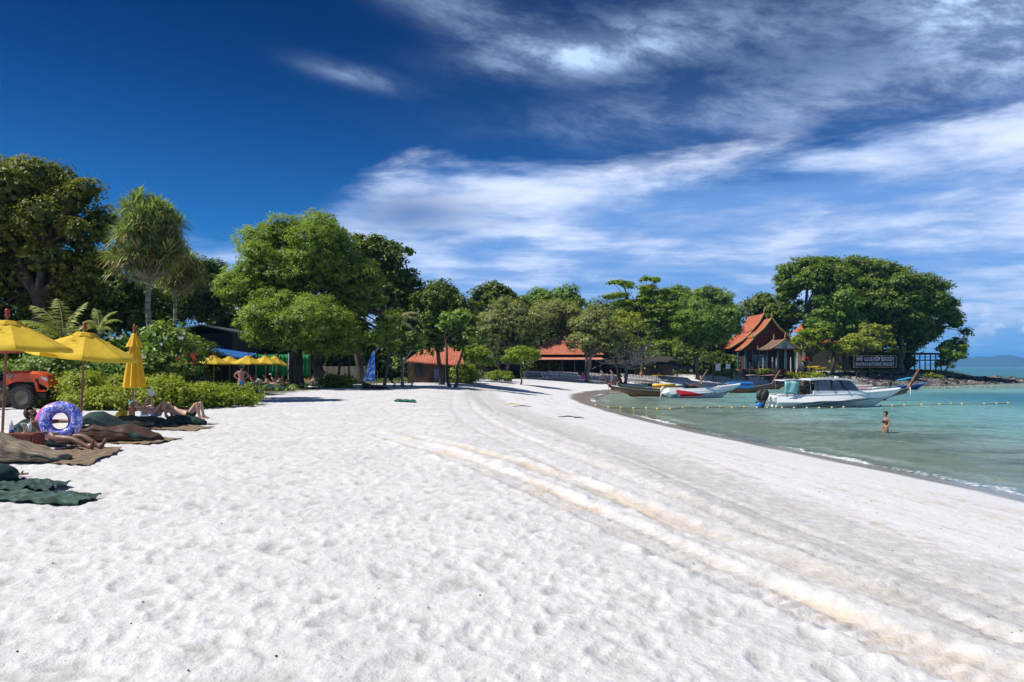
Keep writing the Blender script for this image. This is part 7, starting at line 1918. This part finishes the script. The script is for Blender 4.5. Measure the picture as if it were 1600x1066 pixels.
    n_ = MB(); n_.tube([q + fc * .084 * sc + up * .02 * sc, q + fc * .108 * sc - up * .018 * sc, q + fc * .086 * sc - up * .028 * sc], [.008 * sc, .014 * sc, .009 * sc], 6); n_.build('nose', skin, t, smooth=True)
    for sg in (-1, 1):
        MB().ell(q + side * sg * .088 * sc, (.012 * sc, .02 * sc, .03 * sc), 8, 6).build('ear', skin, t, smooth=True)
        MB().ell(q + fc * .078 * sc + side * sg * .032 * sc + up * .018 * sc, .010 * sc, 8, 6).build('eye', SHB, t, smooth=True)
    MB().ell(q + fc * .083 * sc - up * .047 * sc, (.022 * sc, .012 * sc, .006 * sc), 8, 5).build('mouth', REDP if False else mat('lip', (0.32, 0.10, 0.08), .6), t, smooth=True)
    hm = MB(); M = Matrix((side, fc, up)).transposed(); base_v = MB().ell((0, 0, 0), (.098 * sc, .110 * sc, .108 * sc), 18, 12).v; f_ = MB().ell((0, 0, 0), 1, 18, 12).f
    keep = [not (vv[1] > 0.045 * sc and vv[2] < 0.055 * sc) and vv[2] > -0.065 * sc for vv in base_v]
    idx = {}; vs = []
    for i, (vv, k_) in enumerate(zip(base_v, keep)):
        if k_: idx[i] = len(vs); vs.append(tuple(q + up * .015 * sc - fc * .008 * sc + M @ Vector(vv)))
    hm.add(vs, [tuple(idx[i] for i in f) for f in f_ if all(i in idx for i in f)])
    ho = hm.build('hair', hair, t, smooth=True); ho.modifiers.new('thick', 'SOLIDIFY').thickness = .012
    if long_hair: MB().tube([q - fc * .07 * sc, q - fc * .11 * sc - up * .12 * sc, q - fc * .10 * sc - up * .25 * sc], [.06 * sc, .055 * sc, .02 * sc], 8).build('ponytail', hair, t, smooth=True)
    if beard: MB().ell(q + fc * .045 * sc - up * .065 * sc, (.062 * sc, .055 * sc, .045 * sc), 12, 8).build('beard', hair, t, smooth=True)
    # shorts / briefs follow pelvis and upper thighs
    if wear:
        m_, lg = wear
        hpL, hpR, knL, knR = [Vector(J[k]) for k in ('hipL', 'hipR', 'knL', 'knR')]
        VV = [pel.lerp(ch, .22), pel, hpL, hpL.lerp(knL, lg), hpR, hpR.lerp(knR, lg)]
        RR = [.122 * sc, .152 * sc, .108 * sc, (.098 if lg > .2 else .10) * sc, .108 * sc, (.098 if lg > .2 else .10) * sc]
        skin_obj('shorts' if lg > .2 else 'swim_briefs', VV, [(0, 1), (1, 2), (2, 3), (1, 4), (4, 5)], RR, m_, t, 1, 2)
    if top:
        if top[1] == 'bikini':
            tr_ = MB(); d_ = (ch - pel).normalized(); sd = (Vector(J['shL']) - Vector(J['shR'])).normalized(); fr_ = Vector(J.get('front', sd.cross(d_) * -1)).normalized()
            for sg in (-1, 1): MB().ell(ch - d_ * .04 + sd * sg * .065 * sc + fr_ * .105 * sc, .060 * sc, 12, 8).build('bikini_cup', top[0], t, smooth=True)
            ring = [ch - d_ * .05 + sd * math.cos(a) * .145 * sc + fr_ * math.sin(a) * .135 * sc for a in [2 * PI * k / 16 for k in range(17)]]
            tr_.tube(ring, .012, 5); tr_.build('bikini_band', top[0], t, smooth=True)
        else:
            shL, shR, elL, elR = [Vector(J[k]) for k in ('shL', 'shR', 'elL', 'elR')]
            skin_obj('shirt', [pel.lerp(ch, .12), pel.lerp(ch, .5), ch, ch.lerp(nk, .55), shL, shL.lerp(elL, .5), shR, shR.lerp(elR, .5)], [(0, 1), (1, 2), (2, 3), (2, 4), (4, 5), (2, 6), (6, 7)], [.14 * sc, .125 * sc, .155 * sc, .095 * sc, .075 * sc, .065 * sc, .075 * sc, .065 * sc], top[0], t, 2, 2)
    if hat:
        M2 = M.to_4x4(); mb = MB(); mb.lathe([(.145 * sc, .048 * sc), (.148 * sc, .055 * sc), (.098 * sc, .065 * sc), (.094 * sc, .10 * sc), (.075 * sc, .125 * sc), (.01, .13 * sc)], 20, q, M)
        mb.build('hat', hat, t, smooth=40)
    return t
def lie(L, prop=0.5, up=0.30, yaw=0.0, knee=(0.0, 0.0), slope=0.35, arm='side', z0=0.0):
    """a person lying along +x (feet away), back raised; returns joints. z0: height of the seat"""
    J = {}
    r_ = 0.12
    pel = Vector((0, 0, z0 + r_)); ang = slope
    def back(d): return pel + Vector((-math.cos(ang) * d, 0, math.sin(ang) * d))
    J['pelvis'] = pel; J['chest'] = back(.36); J['neck'] = back(.56); J['head'] = back(.70) + Vector((0.02, 0, .035)); J['face'] = (math.sin(ang + .55) * .6 + .35, 0, math.cos(ang) * .8)
    for s, sg, k in (('L', 1, knee[0]), ('R', -1, knee[1])):
        J['sh' + s] = back(.47) + Vector((0, sg * .185, 0)); 
        if arm == 'side': J['el' + s] = back(.24) + Vector((0.02, sg * .26, -.02)); J['wr' + s] = back(.02) + Vector((0.03, sg * .24, .02))
        elif arm == 'read': J['el' + s] = back(.30) + Vector((0.08, sg * .20, .12)); J['wr' + s] = back(.42) + Vector((0.22, sg * .07, .40))
        elif arm == 'head': J['el' + s] = back(.72) + Vector((0.05, sg * .30, .06)); J['wr' + s] = back(.74) + Vector((0.0, sg * .08, .06))
        hp = pel + Vector((0.04, sg * .095, 0)); J['hip' + s] = hp
        kz = k; thigh = .43; kn = hp + Vector((math.sqrt(max(.02, thigh ** 2 - kz ** 2)), sg * .03, kz)); J['kn' + s] = kn
        sh_ = .42; dz = kn.z - .06; dz = min(dz, sh_ * .98); an = Vector((kn.x + math.sqrt(max(.0, sh_ ** 2 - dz ** 2)), kn.y, kn.z - dz)); J['an' + s] = an
        J['to' + s] = an + (Vector((.05, sg * .04, .17)) if kz < .15 else Vector((.17, sg * .02, -.02)))
    return J
# bearded man in the shade of the near umbrella
b = Vector((*wp(88, 703), 0.0)); J = lie(1.8, slope=0.62, z0=0.10, knee=(0.03, -0.0))
J['elL'] = Vector((-.28, .36, .50)); J['wrL'] = Vector((0.02, .34, .50)); J['haL'] = Vector((0.12, .30, .50))
J['elR'] = Vector((-.42, -.30, .22)); J['wrR'] = Vector((-.28, -.36, .06))
m_ = person('bearded man lying in the shade, arm stretched behind the swim ring', b, J, SK_D, wear=(SHB, .38), beard=True)
m_.rotation_euler = (0, 0, -0.22); m_.scale = (1.08,) * 3
wst = Vector(J['anL']); MB().torus(Vector(J['anL']) + Vector((-.02, 0, .01)), .040, .006, 14, 5, (0, PI / 2, 0)).build('ankle_band', RIBW, m_)
# reading woman
b = Vector((*wp(243, 663), 0.0)); J = lie(1.6, slope=0.30, z0=0.20, knee=(.30, .33), arm='read')
w1 = person('woman in a white hat lying back and holding a book up', b, J, SK_L, hair=HAIRL, female=True, wear=(mat('pale_blue_swimwear', (0.45, 0.50, 0.72), .8), .05), top=(MATS['pale_blue_swimwear'], 'bikini'), hat=WHITE, sc=.95)
w1.rotation_euler = (0, 0, -0.12)
pbk = b + Vector((-.16, -.02, .92)); bk = thing('book', 'open white book held up by the reading woman', 'book', pbk)
for sg in (-1, 1): MB().box((0.05, sg * .075, 0), (.012, .15, .21), (0, -.4, sg * .35)).build('page_half', WHITE, bk)
# lying person with black shorts
b = Vector((*wp(296, 663), 0.0)); J = lie(1.8, slope=0.18, z0=0.16, knee=(.36, .34), arm='head')
p2 = person('person in black shorts lying with raised knees at the hedge end', b, J, SK_L, wear=(SHB, .40)); p2.rotation_euler = (0, 0, -.15)
# standing man with hat seen from behind
b = G(377, 38.5); J = dict(pelvis=(0, 0, .93), chest=(0, -.01, 1.27), neck=(0, 0, 1.46), head=(0, .01, 1.61), face=(0.1, 1, 0),
     shL=(-.19, 0, 1.40), elL=(-.36, .02, 1.20), wrL=(-.20, .0, 1.03), haL=(-.13, .04, 1.0), shR=(.19, 0, 1.40), elR=(.36, .02, 1.20), wrR=(.20, 0, 1.03), haR=(.13, .04, 1.0),
     hipL=(-.10, 0, .88), knL=(-.12, .02, .48), anL=(-.13, 0, .09), toL=(-.15, .17, .04), hipR=(.10, 0, .88), knR=(.12, .02, .48), anR=(.13, 0, .09), toR=(.15, .17, .04))
person('man in pale hat and blue shorts standing with hands on hips', b, J, SK_P, wear=(mat('bright_blue_shorts', (0.03, 0.28, 0.62), .8), .5), hat=mat('cream_hat', (0.62, 0.60, 0.52), .8))
# woman wading
D = 36.3; x = (1384 - 800) / F * D; wz = SEA - 0.68
J = dict(pelvis=(0, 0, .90), chest=(0, .0, 1.22), neck=(0, 0, 1.40), head=(-.02, 0, 1.54), face=(-1, -.15, 0), front=(-1, -.2, 0),
     shL=(0, .16, 1.34), elL=(.05, .20, 1.08), wrL=(-.08, .20, .88), shR=(.02, -.16, 1.34), elR=(.08, -.22, 1.09), wrR=(-.10, -.20, .90),
     hipL=(0, .09, .86), knL=(-.06, .10, .46), anL=(.0, .10, .08), toL=(-.16, .1, .04), hipR=(0, -.09, .86), knR=(.05, -.10, .46), anR=(.12, -.10, .09), toR=(-.04, -.1, .04))
w2 = person('woman in dark bikini wading thigh deep in the sea', (x, D, wz), J, SK_T, female=True, wear=(SHB, .03), top=(SHB, 'bikini'), sc=.97)
MB().ell((0.07, 0, 1.62), .045, 10, 8).build('hair_bun', HAIR, w2, smooth=True)
# sunbathers far under the umbrellas and trees
def far_person(label, px, D, sk, sh_, rz, slope, knee, arm='side', top=None, lg=.4, hair=HAIR, hat=None, z0=.25):
    J = lie(1.7, slope=slope, z0=z0, knee=knee, arm=arm); p = person(label, G(px, D), J, sk, hair=hair, wear=(sh_, lg), fingers=False, top=top, hat=hat); p.rotation_euler = (0, 0, rz); return p
OS = mat('orange_shorts', (0.75, 0.26, 0.02), .8); GS = mat('grey_green_shorts', (0.10, 0.18, 0.17), .8); WT = mat('pale_blue_top', (0.50, 0.62, 0.72), .85); CT = mat('coral_top', (0.60, 0.14, 0.10), .85)
far_person('sunbather with pale blue top reclining right of the standing man', 411, 58, SK_T, SHB, 0.05, .7, (.1, .15), top=(WT, 'shirt'))
far_person('sunbather in orange shorts lying with stretched legs', 423, 56, SK_P, OS, -.05, .8, (.0, .05))
far_person('sunbather in grey green shorts with one knee up before the thick trunk', 444, 58, SK_T, GS, 0, .75, (.32, .05), arm='read')
far_person('sunbather in pale hat sitting back behind the man in orange shorts', 431, 62, SK_L, SHB, 0, .9, (.1, .2), hat=WHITE)
far_person('reddish sunbather seated low behind the low hedge', 398, 61, SK_P, SHB, 0, .9, (.2, .2), top=(CT, 'shirt'))
far_person('pale sunbather with raised arms in tree shade right of the thick trunk', 503, 61, SK_L, SHB, 0, .7, (.3, .25), arm='head')
far_person('pale sunbather with long bent legs under the second trunk', 521, 63, SK_L, SHB, 0, .6, (.33, .28), arm='side')
far_person('sunbather lying in deep shade left of the potted plants', 484, 64, SK_T, GS, 0, .4, (.3, .2))
# people by the chairs and the pavilion
def stand(label, px, D, sk, top_, sh_, rz=0.0, z=0):
    J = dict(pelvis=(0, 0, .93), chest=(0, 0, 1.27), neck=(0, 0, 1.46), head=(0, .01, 1.61), face=(0.1, -1, 0), shL=(-.19, 0, 1.40), elL=(-.23, .02, 1.12), wrL=(-.22, -.05, .88), shR=(.19, 0, 1.40), elR=(.23, .02, 1.12), wrR=(.22, -.05, .88),
             hipL=(-.10, 0, .88), knL=(-.11, -.05, .48), anL=(-.12, 0, .09), toL=(-.13, -.17, .04), hipR=(.10, 0, .88), knR=(.12, .02, .48), anR=(.13, .06, .09), toR=(.15, -.10, .04))
    p = person(label, G(px, D, z), J, sk, wear=(sh_, .45), fingers=False, top=(top_, 'shirt')); p.rotation_euler = (0, 0, rz); return p
stand('person in blue shorts standing by the brown longtail prows', 957, 99, SK_T, mat('blue_shirt', (0.08, 0.16, 0.42), .8), SHB)
stand('person in red top standing in the far rows of chairs', 1002, 113, SK_P, CT, GS)
stand('person in white with a red bag walking on the rocks above the big speedboat', 1255, 121, SK_T, WHITE, mat('red_shorts', (.4, .02, .04), .8))
stand('person in lilac top walking on the rocks left of the one in white', 1241, 121, SK_T, mat('lilac_top', (.42, .36, .62), .8), GREYW)
